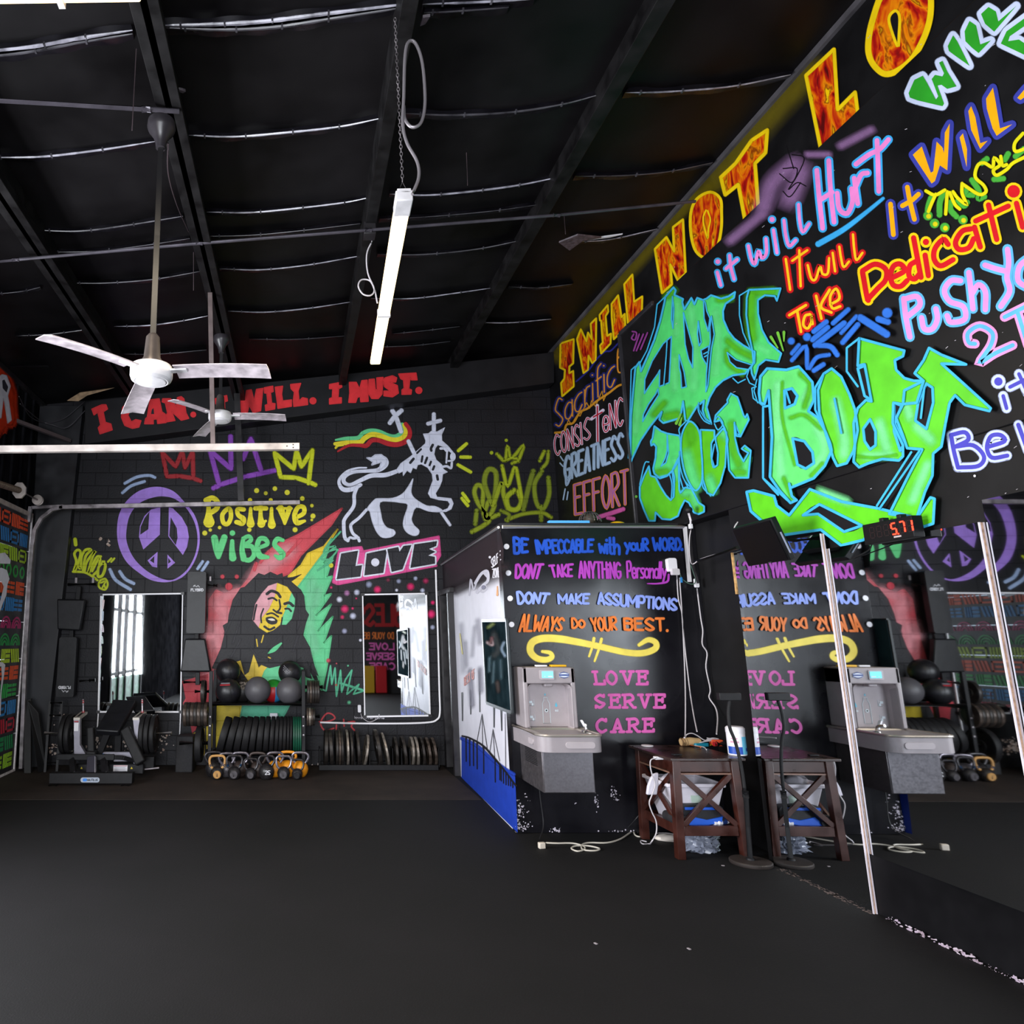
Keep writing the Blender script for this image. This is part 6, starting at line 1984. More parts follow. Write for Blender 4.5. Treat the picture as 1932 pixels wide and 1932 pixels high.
# rear floor beam with warning label
rb = MB().bar(MP(470, 1262, 9.0), MP(1420, 1262, 9.0), .08, .11, powder_k).build('rear_beam', t, world=True, bevel=.005)
MB().box(MP(1093, 1267, 8.955), (.175, .004, .085), white_l).build('label', rb, world=True, label='white instruction label')
ll = MB()
for i in range(5):
    ll.box(MP(1093, 1240 + i * 14, 8.952), (.14 - .02 * (i % 2), .003, .004), mat('label_print', '8d8c96', .6))
ll.box(MP(1093, 1226, 8.952), (.17, .003, .006), red_m)
ll.build('label_print', rb, world=True)
for x in (548, 1250):
    MB().prism([MP(x - 16, 1268, 8.953), MP(x + 16, 1268, 8.953), MP(x, 1238, 8.953)], (0, .003, 0), mat('warning_yellow', 'd9c020', .5)).build('warning_sign', rb, world=True)
# silver uprights
for i, pts in enumerate(([(438, 548), (525, 548), (525, 930), (598, 1050), (598, 1078), (444, 1078)], [(1266, 552), (1362, 552), (1366, 905), (1290, 790)])):
    up = MB().prism([MP(x, y, 9.02) for x, y in pts], (0, .07, 0), silver_m)
    u_ = up.build('upright', t, world=True, bevel=.004)
    x0 = 438 if i == 0 else 1266
    tp = MB()
    q = [MP(x0, 550, 9.015), MP(x0 + 88, 550, 9.015), MP(x0 + 196, 465, 9.38), MP(x0 + 100, 465, 9.38)]
    tp.prism(q, (0, 0, -.03), mat('silver_top', 'b4ada4', .4, .2)).prism([p + V((0, 0, .002)) for p in (q[0] + (q[1] - q[0]) * .35 + (q[3] - q[0]) * .15, q[0] + (q[1] - q[0]) * .65 + (q[3] - q[0]) * .15, q[3] + (q[2] - q[3]) * .65 - (q[3] - q[0]) * .25, q[3] + (q[2] - q[3]) * .35 - (q[3] - q[0]) * .25)], (0, 0, .002), powder_k)
    tp.build('upright_cap', u_, world=True)
    pin = MB().tube([MP(x0 + 135, 480, 9.25), MP(x0 + 132, 290, 9.25)], .008, galv, n=8).tube([MP(x0 + 135, 480, 9.25), MP(x0 + 135, 455, 9.25)], .016, red_m, n=10).tube([MP(x0 + 134, 345, 9.25), MP(x0 + 133, 305, 9.25)], .011, red_m, n=8)
    pin.build('stop_rod', t, world=True)
    if i == 0:
        MB().box(MP(475, 680, 9.012), (.055, .004, .10), white_l).box(MP(475, 605, 9.012), (.055, .004, .014), red_m).build('label', u_, world=True)
cbm = MB().bar(MP(740, 1072, 9.06), MP(1300, 1072, 9.06), .06, .072, silver_m).build('cross_beam', t, world=True, bevel=.004)
lettering(t, 'beam_print', 'NAUTILUS', TF[t.name].inverted() @ MP(862, 1086, 9.024), (1, 0, 0), (0, 0, 1), (0, -1, 0), .12, .022, .005, mat('print_dark', '23303f', .5), cbm, gap=1.2)
MB().rbox(MP(838, 1070, 9.024), (.04, .004, .028), .012, 'y', mat('badge_blue', '3f86dd', .4)).build('beam_emblem', cbm, world=True)
MB().prism([MP(1000, 1120, 9.02), MP(1190, 1160, 9.02), MP(1000, 1165, 9.02)], (0, .05, 0), silver_m).prism([MP(1265, 1110, 9.02), MP(1345, 1220, 9.02), MP(1285, 1228, 9.02)], (0, .06, 0), silver_m).build('gusset', t, world=True)
# long pad and its stem
q = [MP(740, 722, 8.88), MP(1065, 742, 8.88), MP(1312, 300, 9.42), MP(1000, 286, 9.42)]
MB().prism(q, (0, .05, -.07), vinyl_k).build('pad', t, world=True, bevel=.02, seg=3)
MB().bar(MP(915, 770, 9.0), MP(800, 1060, 9.05), .08, .08, powder_k, up=V((0, 1, 0))).bar(MP(1070, 770, 9.05), MP(1060, 1040, 9.1), .08, .06, powder_k, up=V((0, 1, 0))).build('pad_stem', t, world=True, bevel=.005)
# padded roller arms
MB().bar(MP(1160, 700, 9.0), MP(1385, 1190, 8.86), .13, .10, rubber_k, up=V((0, 1, 0))).build('padded_arm', t, world=True, bevel=.02, seg=3)
MB().bar(MP(680, 680, 9.0), MP(690, 1060, 8.95), .09, .09, rubber_k, up=V((0, 1, 0))).bar(MP(620, 1060, 8.93), MP(760, 1070, 8.93), .12, .09, rubber_k).build('padded_arm', t, world=True, bevel=.02, seg=3)
# second bench pad behind
MB().prism([MP(1165, 250, 9.62), MP(1440, 240, 9.62), MP(1580, 450, 9.5), MP(1300, 470, 9.5)], (0, .05, -.04), vinyl_k).build('rear_pad', t, world=True, bevel=.015, seg=3)
for x0, x1 in ((30, 440), (1380, 1812)):
    MB().tube([MP(x0, 768, 9.15), MP(x1, 768, 9.15)], .022, mat('bright_horn', 'b4b0b4', .35, .3), n=14).build('weight_horn', t, world=True)
MB().box(MP(1500, 1170, 9.2), (.14, .12, .14), powder_k).bar(MP(1415, 1275, 9.1), MP(1640, 1252, 9.1), .02, .02, galv).build('rear_foot', t, world=True, bevel=.005)
cz = MP(400, 775, 9.15)
for i, x in enumerate((330, 405)):
    p = MP(x, 775, 9.15)
    plate('weight_plate', p, (1, .0, 0), .245, .055, rubber_k, 'outer black plate on the left horn of the silver machine' if i == 0 else 'inner black plate on the left horn of the silver machine', 'plates on the machine')
for i, x in enumerate((1425, 1495, 1570)):
    p = MP(x, 775, 9.15)
    plate('weight_plate', p, (1, 0, 0), .245 - .004 * i, .055, rubber_k, ('innermost black plate on the right horn of the silver machine', 'middle black plate on the right horn of the silver machine', 'outermost black plate on the right horn of the silver machine')[i], 'plates on the machine')

# little black stand between the column and the machine
CB0 = crop(0, 1060, 4.025)
def BP(x, y, yy):
    u, v = CB0((x, y)); return PY(u, v, yy)
ld = MB()
t = thing('ladder_stand', 'small black tubular stand with rungs left of the machine', 'stand', tuple(BP(430, 1560, 9.6)))
for x0, x1 in ((380, 345), (470, 435)):
    ld.bar(BP(x0, 1060, 9.65), (BP(x1, 1530, 9.5).x, 9.5, .0), .03, .03, powder_k)
ld.build('side_rail', t, world=True)
for k, y in enumerate((1070, 1165, 1300, 1400, 1525)):
    MB().tube([BP(385 - k * 7, y, 9.62 - k * .02), BP(470 - k * 7, y, 9.62 - k * .02)], .014, powder_k if k != 2 else galv, n=8).build('rung', t, world=True)

# foam-black boards leaning in the corner
lean = mat('leaning_board_black', '131213', .6, var=.3, scale=8)
for i, (pts, lab) in enumerate((([(45, 1322), (58, 1318), (58, 1455), (45, 1455)], 'upright black board leaning in the corner by the painted door'), ([(52, 1322), (72, 1345), (87, 1450), (72, 1455)], 'slanting black board leaning against the corner column'))):
    bm_ = MB().prism([PY(u, v, 9.62 - .1 * i) for u, v in pts[:2]] + [PF(u, v + 4) for u, v in (pts[2], pts[3])], (0, .06, 0), lean)
    tag(bm_.build('leaning_board', bevel=.004), lab, 'board')

# grey-black block standing by the rack
p, q = PY(330, 1452, 9.45), PY(364, 1390, 9.45)
tag(MB().box(((p.x + q.x) / 2, 9.62, q.z / 2), (q.x - p.x, .3, q.z), mat('felt_dark', '1c1b1e', .8, var=.2, scale=30, bump=.2)).build('foam_block', bevel=.012), 'dark felt-covered block standing left of the storage rack', 'block')

# ---------------------------------------------------------------- storage rack with balls and bumper plates
def KP(x, y, yy):
    u, v = CK((x, y)); return PY(u, v, yy)
yF, yR = 9.26, 9.74
rack = thing('storage_rack', 'black steel storage rack holding exercise balls and bumper plates', 'storage rack', (KP(905, 1200, yF).x, 9.5, 0))
xl, xr = KP(393, 700, yF).x, KP(1420, 700, yF).x
zt = KP(393, 270, yF).z
for x in (xl, xr):
    for y in (yF, yR):
        u_ = MB().box((x, y, zt / 2), (.046, .046, zt), powder_k).build('upright', rack, world=True, bevel=.003)
        for yy_ in (775, 875, 975):
            zz_ = KP(393, yy_, yF).z
            if y == yF:
                MB().lathe([(.0001, .006), (.012, .004), (.014, 0)], (x, y - .023, zz_), (0, -1, 0), galv, n=12).build('bolt', u_, world=True)
zs = KP(900, 635, yF).z
zl = KP(900, 1195, yF).z
MB().tube([(xl, yF, zs), (xr, yF, zs)], .022, powder_k, n=12).build('shelf_rail', rack, world=True)
MB().tube([(xl, yR, zs + .02), (xr, yR, zs + .02)], .022, powder_k, n=12).build('shelf_rail', rack, world=True)
MB().box(((xl + xr) / 2, (yF + yR) / 2, zs - .012), (xr - xl, yR - yF, .012), powder_k).build('shelf_tray', rack, world=True)
MB().tube([(xl, yF + .1, zl - .02), (xr, yF + .1, zl - .02)], .025, powder_k, n=12).build('lower_rail', rack, world=True)
MB().tube([(xl, yR - .06, zl - .02), (xr, yR - .06, zl - .02)], .025, powder_k, n=12).build('lower_rail', rack, world=True)
for x in (xl, xr):
    MB().bar((x, yF, zs - .03), (x, yR, zs - .03), .04, .04, powder_k).build('side_brace', rack, world=True, bevel=.003)
    MB().bar((x, yF, .06), (x, yR, .06), .04, .04, powder_k).build('side_brace', rack, world=True, bevel=.003)
# balls
leather = mat('ball_black_leather', '151418', .42, var=.2, scale=16, bump=.15, bscale=30)
grey_b = mat('ball_grey', '4a484c', .5, var=.08, scale=10, bump=.08, bscale=40)


def ball(x, y, yy, r, mt, label, sub=None, resting=None):
    p = KP(x, y, yy)
    t = thing('exercise_ball', label, 'exercise ball', tuple(p), group='balls on the storage rack')
    b = MB().sphere((0, 0, 0), r, mt, n=32)
    sh = b.build('shell', t)
    if sub:
        sub(t, sh, r)
    return t


def seam(t, sh, r):
    for ax in ((1, .3, .2), (-.2, 1, .4)):
        x, y, d = basis(V(ax))
        MB().tube([x * (r * cos(k * pi / 12)) + y * (r * sin(k * pi / 12)) for k in range(24)], .0022, mat('seam_dark', '0b0b0d', .6), n=5, closed=True).build('seam', sh)


def badge(t, sh, r):
    seam(t, sh, r)
    def onb(az, el): return V((sin(az) * cos(el), -cos(az) * cos(el), sin(el))) * (r + .0015)
    for e0, mt in ((.62, mat('badge_grey', '77747a', .5)), (.47, mat('badge_red', '9a2028', .5))):
        m_ = MB()
        vs = [onb(-.75 + k * .11, e0 + k * .004) for k in range(10)] + [onb(-.75 + k * .11, e0 + .11 + k * .004) for k in range(10)]
        m_.add(vs, [(k, k + 1, k + 11, k + 10) for k in range(9)], mt)
        m_.build('printed_band', sh)


def lettered(t, sh, r):
    def onb(az, el): return V((sin(az) * cos(el), -cos(az) * cos(el), sin(el))) * (r + .0015)
    m_ = MB()
    for row in range(3):
        for k in range(6 - row):
            az, el = -.62 + k * .13 + row * .02, .62 - k * .10 - row * .19
            m_.tube([onb(az + .035 * cos(q * pi / 4), el + .04 * sin(q * pi / 4)) for q in range(8)], .0025, mat('grey_print', '8a888e', .6), n=4, closed=True)
    m_.build('printed_letters', sh)


ball(590, 492, 9.42, .168, leather, 'black ball with a red and grey band at the left front of the shelf', badge)
ball(915, 478, 9.42, .174, grey_b, 'smooth grey ball in the middle of the shelf')
ball(1265, 486, 9.42, .174, grey_b, 'smooth grey ball at the right end of the shelf')
ball(588, 270, 9.62, .166, leather, 'plain black ball stacked on top at the left', seam)
ball(1270, 285, 9.62, .158, leather, 'black ball with pale lettering stacked on top at the right', lettered)
tri = ball(1090, 490, 9.64, .155, mat('ball_red', 'b01822', .45), 'red, green and blue ball half hidden between the two grey balls')
sh = tri.children[0]
sh.data.materials.append(mat('ball_green', '1f8a2c', .45)); sh.data.materials.append(mat('ball_blue', '2c7fb4', .45))
for p_ in sh.data.polygons:
    c = p_.center
    p_.material_index = 1 if c.z > .05 else (2 if c.x > .02 else 0)
pb = ball(745, 492, 9.64, .15, mat('ball_charcoal', '1d1b1c', .5), 'dark ball with a pale printed pattern behind the grey ball')
m_ = MB()
rr = random.Random(2)
for k in range(26):
    az, el = rr.uniform(-.7, .7), rr.uniform(.15, .9)
    c = V((sin(az) * cos(el), -cos(az) * cos(el), sin(el)))
    x, y, d = basis(c)
    m_.tube([c * .151 + x * (.012 * cos(q * pi / 3)) + y * (.012 * sin(q * pi / 3)) for q in range(6)], .002, mat('pale_print', '9a8f84', .6), n=4, closed=True)
m_.build('printed_pattern', pb.children[0])

# bumper plates standing in a row
n_b = 0
specs = [(548, 15, .085), (640, 14, .082), (722, 12, .078), (800, 10, .08), (876, 8, .07), (950, 6, .07), (1018, 4.5, .062), (1078, 3.5, .052), (1128, 3, .045), (1172, 2.5, .045), (1214, 2, .042), (1252, 1.5, .032), (1284, 1, .03)]
words_n = ['first', 'second', 'third', 'fourth', 'fifth', 'sixth', 'seventh', 'eighth', 'ninth', 'tenth', 'eleventh', 'twelfth', 'thirteenth', 'fourteenth', 'fifteenth', 'sixteenth', 'seventeenth']
proto = None
for i, (x, an, th) in enumerate(specs):
    p = KP(x, 985, 9.42)
    p.z = zl + .232
    a = radians(an)
    lab = 'most tilted black bumper plate at the left end of the rack row' if i == 0 else f'{words_n[i]} black bumper plate from the left in the storage rack row'
    plate('bumper_plate', p, (cos(a), 0, -sin(a)), .228, th, rubber_k, lab, 'black bumper plates in the rack', lip=.86)
gm = mat('green_rubber', '0a4a34', .5, var=.15, scale=12)
for i, x in enumerate((1316, 1340, 1364, 1387)):
    p = KP(x, 985, 9.42)
    p.z = zl + .23
    plate('bumper_plate', p, (1, 0, 0), .226, .024, gm, ('first thin green bumper plate, next to the black ones', 'second thin green bumper plate from the black ones', 'third thin green bumper plate from the black ones', 'last thin green bumper plate, against the right upright')[i], 'green bumper plates in the rack', lip=.86)
# horns on both sides with iron plates
def horn(x0, x1, y, yy, r=.022):
    a, b = KP(x0, y, yy), KP(x1, y, yy)
    hm = MB().tube([a, b], r, powder_k, n=12)
    return hm.build('weight_horn', rack, world=True)
horn(220, 385, 495, 9.30); horn(110, 385, 745, 9.30); horn(50, 385, 1065, 9.30, .028)
horn(1430, 1635, 445, 9.30, .026); horn(1430, 1600, 770, 9.30, .024)
plate('iron_plate', KP(318, 500, 9.30), (1, 0, 0), .15, .05, iron_d, 'single dark iron plate on the upper left horn of the rack', 'iron plates on the rack')
nm = ['outermost', 'second', 'third', 'fourth', 'fifth', 'sixth', 'innermost']
for i, x in enumerate((122, 160, 200, 238, 276, 314, 350)):
    plate('iron_plate', KP(x, 745, 9.30), (1, 0, 0), .153 - .002 * (i % 3), .042, iron_m if i % 2 == 0 else iron_d, f'{nm[i]} rusty iron plate on the middle left horn of the rack', 'iron plates on the rack')
plate('bumper_plate', KP(272, 1075, 9.30), (1, 0, 0), .225, .075, rubber_k, 'single thick black bumper plate on the lower left horn', 'bumper plates on the rack sides', lip=.86)
for i, x in enumerate((1472, 1500, 1528, 1556, 1582)):
    plate('iron_plate', KP(x, 498, 9.30), (1, 0, 0), .147, .03, iron_d if i != 1 else iron_m, f'{nm[4 - i] if i < 4 else "outermost"} iron plate on the upper right horn of the rack' if i < 4 else 'outermost iron plate on the upper right horn of the rack', 'iron plates on the rack')
for i, x in enumerate((1466, 1490, 1513, 1536)):
    plate('iron_plate', KP(x, 775, 9.30), (1, 0, 0), .118 - .004 * i, .025, (iron_m, iron_s, iron_m, iron_d)[i], ('innermost', 'second', 'third', 'outermost')[i] + ' small iron plate on the lower right horn of the rack', 'iron plates on the rack')
# white box on the wall behind the rack
wbx = thing('wall_box', 'small white electrical box on the wall behind the storage rack', 'electrical box', tuple(KP(1092, 770, 9.97)))
MB().box((0, 0, 0), (.11, .05, .09), white_p).build('box_body', wbx, bevel=.006)
MB().tube([(-.055, -.02, .02), (-.09, -.02, .0), (-.10, -.02, -.05)], .004, white_c, n=5).tube([(.055, -.02, .02), (.08, -.02, -.02), (.07, -.02, -.07)], .004, white_c, n=5).build('cord', wbx)

# ---------------------------------------------------------------- kettlebells
kb_k = mat('kettlebell_black', '1b191b', .45, var=.3, scale=20, rvar=.1)
kb_g = mat('kettlebell_grey', '5a565a', .42, .3, var=.3, scale=16, rvar=.1)
kb_b = mat('kettlebell_brown', '3b302c', .45, .2, var=.4, scale=16, rvar=.1)
kb_o = mat('kettlebell_orange', 'd98a12', .5, var=.15, scale=14)
kb_t = mat('kettlebell_tan', 'b98a4e', .55, var=.2, scale=14)
kb_bl = mat('tag_blue', '1b6fb4', .5)
han = mat('kettlebell_handle', '2a272a', .36, .4, var=.3, scale=20, rvar=.1)
han_s = mat('kettlebell_handle_worn', '77727a', .32, .7, var=.3, scale=20, rvar=.1)


def kettlebell(x, y, yy, s, tilt, yaw, body, handle, face, label, horn_c=None, mark=None):
    """(x, y): picture place of the body centre; s overall height in metres; tilt leans the handle back."""
    rb = s * (.30 if face else .345)
    hw, ht = (1.18, 2.5) if face else (1.02, 1.95)
    p = KP(x, y, yy)
    p.z = rb * .9 + .004
    t = thing('kettlebell', label, 'kettlebell', tuple(p), rot=(-tilt, 0, yaw), group='kettlebells in front of the rack')
    b = MB().lathe([(.0001, -rb * .9), (rb * .52, -rb * .9), (rb * .62, -rb * .86), (rb * .88, -rb * .5), (rb, 0), (rb * .93, rb * .38), (rb * .7, rb * .74), (rb * .45, rb * .93), (.0001, rb)], (0, 0, 0), (0, 0, 1), body, n=28)
    b.build('body', t)
    w = rb * hw
    hpts = [(-rb * .5, 0, rb * .55), (-w * .86, 0, rb * 1.05), (-w, 0, rb * (ht * .76)), (-w * .78, 0, rb * (ht - .1)), (-w * .3, 0, rb * ht), (w * .3, 0, rb * ht), (w * .78, 0, rb * (ht - .1)), (w, 0, rb * (ht * .76)), (w * .86, 0, rb * 1.05), (rb * .5, 0, rb * .55)]
    MB().tube(hpts, rb * (.19 if face else .165), handle, n=10, smooth=True).build('handle', t)
    if face:
        MB().lathe([(rb * .62, -.03), (rb * .60, .0), (rb * .52, .008), (.0001, .008)], (0, -rb * .84, -rb * .22), (0, -1, -.25), face, n=24).build('face_disc', t)
    if horn_c:
        for sx_ in (-1, 1):
            MB().tube([(sx_ * w * .80, 0, rb * .98), (sx_ * w * .92, 0, rb * 1.25)], rb * .25, horn_c, n=10).build('colour_band', t)
    if mark:
        lettering(t, 'weight_mark', mark, (-rb * .1, -rb * 1.0, -rb * .25), (1, 0, 0), (0, -.1, 1), (0, -1, -.1), rb * .6, rb * .45, .008, print_w, t)
    return t


yf = 9.02
kettlebell(465, 1395, yf, .27, .12, .12, kb_k, kb_t, kb_t, 'kettlebell with tan handle and tan face disc at the left end of the front row', kb_bl)
kettlebell(655, 1385, yf, .27, .12, .02, kb_k, han, kb_g, 'black kettlebell with blue bands and grey face disc, second in the front row', kb_bl)
kettlebell(838, 1395, yf, .235, .12, .0, kb_k, han, kb_g, 'small black kettlebell with dull grey face disc, third in the front row')
kettlebell(1012, 1385, yf, .28, .1, -.02, kb_k, han, None, 'black kettlebell marked 25 in the middle of the front row', mark='25')
kettlebell(1200, 1388, yf, .265, .12, -.03, kb_k, han_s, kb_g, 'black kettlebell with worn handle in front of the orange ones')
kettlebell(1350, 1405, yf, .225, .12, -.06, kb_k, han, kb_k, 'smallest black kettlebell at the right end of the front row')
yk = 9.19
kettlebell(425, 1345, yk, .30, 0, .1, kb_k, han, None, 'black kettlebell standing at the back left against the upright')
kettlebell(570, 1370, yk, .285, 0, .2, kb_g, han_s, None, 'large silver-grey kettlebell standing behind the blue-banded one')
kettlebell(720, 1365, yk + .02, .29, 0, 0, kb_b, han_s, None, 'brown iron kettlebell standing behind the second and third front ones')
kettlebell(915, 1370, yk, .29, 0, -.1, kb_b, kb_b, None, 'brown iron kettlebell standing behind the one marked 25')
kettlebell(1105, 1355, yk, .295, 0, .1, kb_o, han_s, None, 'orange kettlebell with silver handle left of the other orange ones')
kettlebell(1245, 1350, yk + .02, .30, 0, 0, kb_o, kb_o, None, 'orange kettlebell with an orange handle behind the worn black one')
kettlebell(1385, 1360, yk, .295, 0, -.15, kb_o, han_s, None, 'orange kettlebell with grey handle beside the right upright')

# ---------------------------------------------------------------- floor rack full of iron plates
def SP(x, y, yy):
    u, v = CS((x, y)); return PY(u, v, yy)
pr = thing('plate_rack', 'low black floor rack full of iron plates below the right mirror', 'plate rack', (SP(650, 1780, 9.62).x, 9.72, 0))
xa, xb = SP(105, 1760, 9.6).x, SP(1192, 1760, 9.6).x
zb_ = .075
MB().box(((xa + xb) / 2, 9.60, zb_ / 2 + .004), (xb - xa, .03, zb_ - .008), powder_k).build('front_rail', pr, world=True, bevel=.003)
MB().box(((xa + xb) / 2, 9.86, zb_ / 2 + .004), (xb - xa, .03, zb_ - .008), powder_k).build('back_rail', pr, world=True, bevel=.003)
MB().box(((xa + xb) / 2, 9.73, .03), (xb - xa, .26, .01), powder_k).build('tray', pr, world=True)
for x in (110, 235, 330, 425, 560, 770, 850, 925, 1010, 1185):
    q = SP(x, 1700, 9.73)
    MB().box((q.x, 9.73, .16), (.012, .2, .24), powder_k).build('divider', pr, world=True, bevel=.002)
pl = [(168, .237, -2, .05, iron_d), (212, .237, 3, .05, iron_d), (265, .235, 0, .035, iron_d), (290, .235, 0, .03, iron_m), (312, .235, 1, .03, iron_d), (362, .235, 1, .032, iron_s), (398, .235, 2, .035, iron_d), (457, .232, 3, .04, iron_d),
      (532, .205, -9, .034, iron_s), (640, .24, 8, .05, iron_d), (708, .22, 11, .034, iron_s), (802, .19, 2, .036, iron_d), (876, .195, 6, .04, iron_d), (948, .19, 0, .034, iron_s), (990, .19, 3, .034, iron_s), (1042, .19, 4, .034, iron_d), (1095, .187, 5, .036, iron_m), (1148, .187, 5, .036, iron_m)]
lab_ = {0: 'large dark iron plate at the left end of the floor rack', 5: 'large bright-rimmed iron plate fifth in from the left end', 8: 'bright iron plate leaning right on its own in the floor rack', 9: 'large dark iron plate leaning left in the middle of the floor rack', 10: 'bright-rimmed plate leaning against the large dark middle plate', 13: 'first of the two bright smaller plates in the right half of the floor rack', 14: 'second of the two bright smaller plates in the right half of the floor rack', 17: 'last small plate at the right end of the floor rack'}
for i, (x, r, an, th, mt) in enumerate(pl):
    p = SP(x, 1600, 9.73)
    p.z = .035 + r * cos(radians(an)) + .002
    a = radians(-an)
    plate('iron_plate', p, (cos(a), 0, -sin(a)), r, th, mt, lab_.get(i, f'{words_n[i] if i < 17 else "eighteenth"} iron plate from the left in the low floor rack'), 'iron plates in the floor rack')

# ---------------------------------------------------------------- things by the partition and the right wall
steel_g = mat('brushed_grey_steel', '8e878b', .38, .55, var=.12, scale=30, rvar=.08)
steel_d = mat('dark_grey_steel', '5a5558', .36, .6, var=.15, scale=30, rvar=.08)
plas_g = mat('grey_plastic', '8f878b', .42, var=.06, scale=10)
plas_l = mat('light_grey_plastic', 'a49b9f', .45, var=.05, scale=10)
stain = mat('polished_basin', 'cfc6be', .3, .75, var=.1, scale=5)
icon = mat('pale_icon', 'c9d3da', .5)
icon_b = mat('blue_icon', '58b4d0', .5)

# bottle filling station and drinking fountain
fc = 2.255
ft = thing('drinking_fountain', 'grey bottle-filling drinking fountain hung on the black partition', 'drinking fountain', (fc, YP, 0))
ZT, ZA, ZB_, ZR, ZBB, ZL = PY(1030, 1259, 6.33).z, PY(1030, 1290, 6.33).z, PY(1030, 1374, 6.33).z, PY(1060, 1388, 5.9).z, PY(1060, 1420, 5.9).z, PY(1055, 1497, 6.02).z
yb, y0 = YP, 6.33
hw = .235
hs = MB()
# housing with a real recess
hs.box((fc - hw + .022, (yb + y0) / 2, (ZB_ + ZT) / 2), (.044, yb - y0, ZT - ZB_), plas_g).box((fc + hw - .022, (yb + y0) / 2, (ZB_ + ZT) / 2), (.044, yb - y0, ZT - ZB_), plas_g)
hs.box((fc, (yb + y0) / 2, (ZA + ZT) / 2), (hw * 2, yb - y0, ZT - ZA), plas_g)
hs.build('filler_housing', ft, world=True, bevel=.012, seg=3)
al = MB()
n_ = 10
prof = [(-hw + .04, ZB_), (-hw + .04, ZA - .05)] + [(-hw + .04 + .05 * (1 - cos(k * pi / 2 / n_)), ZA - .05 + .05 * sin(k * pi / 2 / n_)) for k in range(1, n_ + 1)]
prof += [(-x, z) for x, z in reversed(prof)]
al.prism([(fc + x, y0 + .13, z) for x, z in prof], (0, .02, 0), plas_l)
vs, fs = [], []
for x, z in prof:
    vs += [V((fc + x, y0 - .004, z)), V((fc + x * .97, y0 + .13, z - .01))]
for k in range(len(prof) - 1):
    fs.append((k * 2, k * 2 + 1, k * 2 + 3, k * 2 + 2))
al.add(vs, fs, plas_l)
alc = al.build('alcove', ft, world=True)
MB().box((fc, y0 + .05, ZA - .012), (.075, .07, .03), plas_g).build('filler_spout', ft, world=True, bevel=.008)
yA = y0 + .128
def icon_line(name, pts, mt, r=.0032, par=None):
    MB().tube([(fc + a, yA - .001, b) for a, b in pts], r, mt, n=5).build(name, par or alc, world=True)
zi = ZB_ + .03
icon_line('bottle_icon', [(-.03, zi), (.035, zi), (.035, zi + .17), (.02, zi + .2), (.02, zi + .225), (-.015, zi + .225), (-.015, zi + .2), (-.03, zi + .17), (-.03, zi)], icon)
MB().lathe([(.0001, 0), (.016, 0), (.016, .004), (.0001, .004)], (fc + .002, yA, zi + .11), (0, -1, 0), icon, n=18).lathe([(.0001, .005), (.007, .005), (.0001, .006)], (fc + .002, yA, zi + .11), (0, -1, 0), powder_k, n=12).build('sensor', alc, world=True)
for x, z, mt, k in ((.0, zi + .245, icon_b, .7), (.095, zi + .15, icon_b, 1.2)):
    MB().prism([(fc + x - .01 * k, yA - .001, z), (fc + x, yA - .001, z + .026 * k), (fc + x + .01 * k, yA - .001, z), (fc + x, yA - .001, z - .01 * k)], (0, .002, 0), mt).build('drop_icon', alc, world=True)
lettering(ft, 'icon_print', 'ez', TF[ft.name].inverted() @ V((fc + .082, yA - .001, zi + .102)), (1, 0, 0), (0, 0, 1), (0, -1, 0), .028, .022, .004, icon, alc)
for z in (zi + .155, zi + .025):
    icon_line('step_icon', [(-.15, z - .005), (-.105, z - .005), (-.105, z + .05)], icon, .002)
    MB().box((fc - .135, yA - .001, z + .028), (.028, .003, .02), icon).box((fc - .12, yA - .001, z + .008), (.016, .003, .022), icon).build('step_icon', alc, world=True)
MB().rbox((fc - .02, y0 - .004, (ZA + ZT) / 2 + .006), (.13, .012, .085), .012, 'y', plas_l).build('display_bezel', ft, world=True, bevel=.003)
ds = MB().box((fc - .015, y0 - .0115, (ZA + ZT) / 2 + .008), (.10, .004, .058), mat('lit_display', '6cc4e0', .3, emit=.9)).build('display', ft, world=True)
MB().box((fc + .008, y0 - .0142, (ZA + ZT) / 2 - .008), (.04, .002, .008), white_l).box((fc - .04, y0 - .0142, (ZA + ZT) / 2 - .008), (.008, .002, .006), white_l).build('display_print', ds, world=True)
zc_ = (ZA + ZT) / 2 + .004
lg = MB().box((fc + .135, y0 - .002, zc_), (.085, .006, .036), mat('logo_white', 'd0d6e4', .4))
navy = mat('logo_navy', '27407e', .4)
lg.prism([(fc + .092, y0 - .006, zc_ + .008), (fc + .135, y0 - .006, zc_ + .024), (fc + .178, y0 - .006, zc_ + .008), (fc + .178, y0 - .006, zc_ + .014), (fc + .135, y0 - .006, zc_ + .03), (fc + .092, y0 - .006, zc_ + .014)], (0, .002, 0), navy)
lg.prism([(fc + .092, y0 - .006, zc_ - .008), (fc + .135, y0 - .006, zc_ - .024), (fc + .178, y0 - .006, zc_ - .008), (fc + .178, y0 - .006, zc_ - .014), (fc + .135, y0 - .006, zc_ - .03), (fc + .092, y0 - .006, zc_ - .014)], (0, .002, 0), navy)
lg.box((fc + .135, y0 - .006, zc_), (.088, .003, .014), navy)
lg.build('maker_badge', ft, world=True)
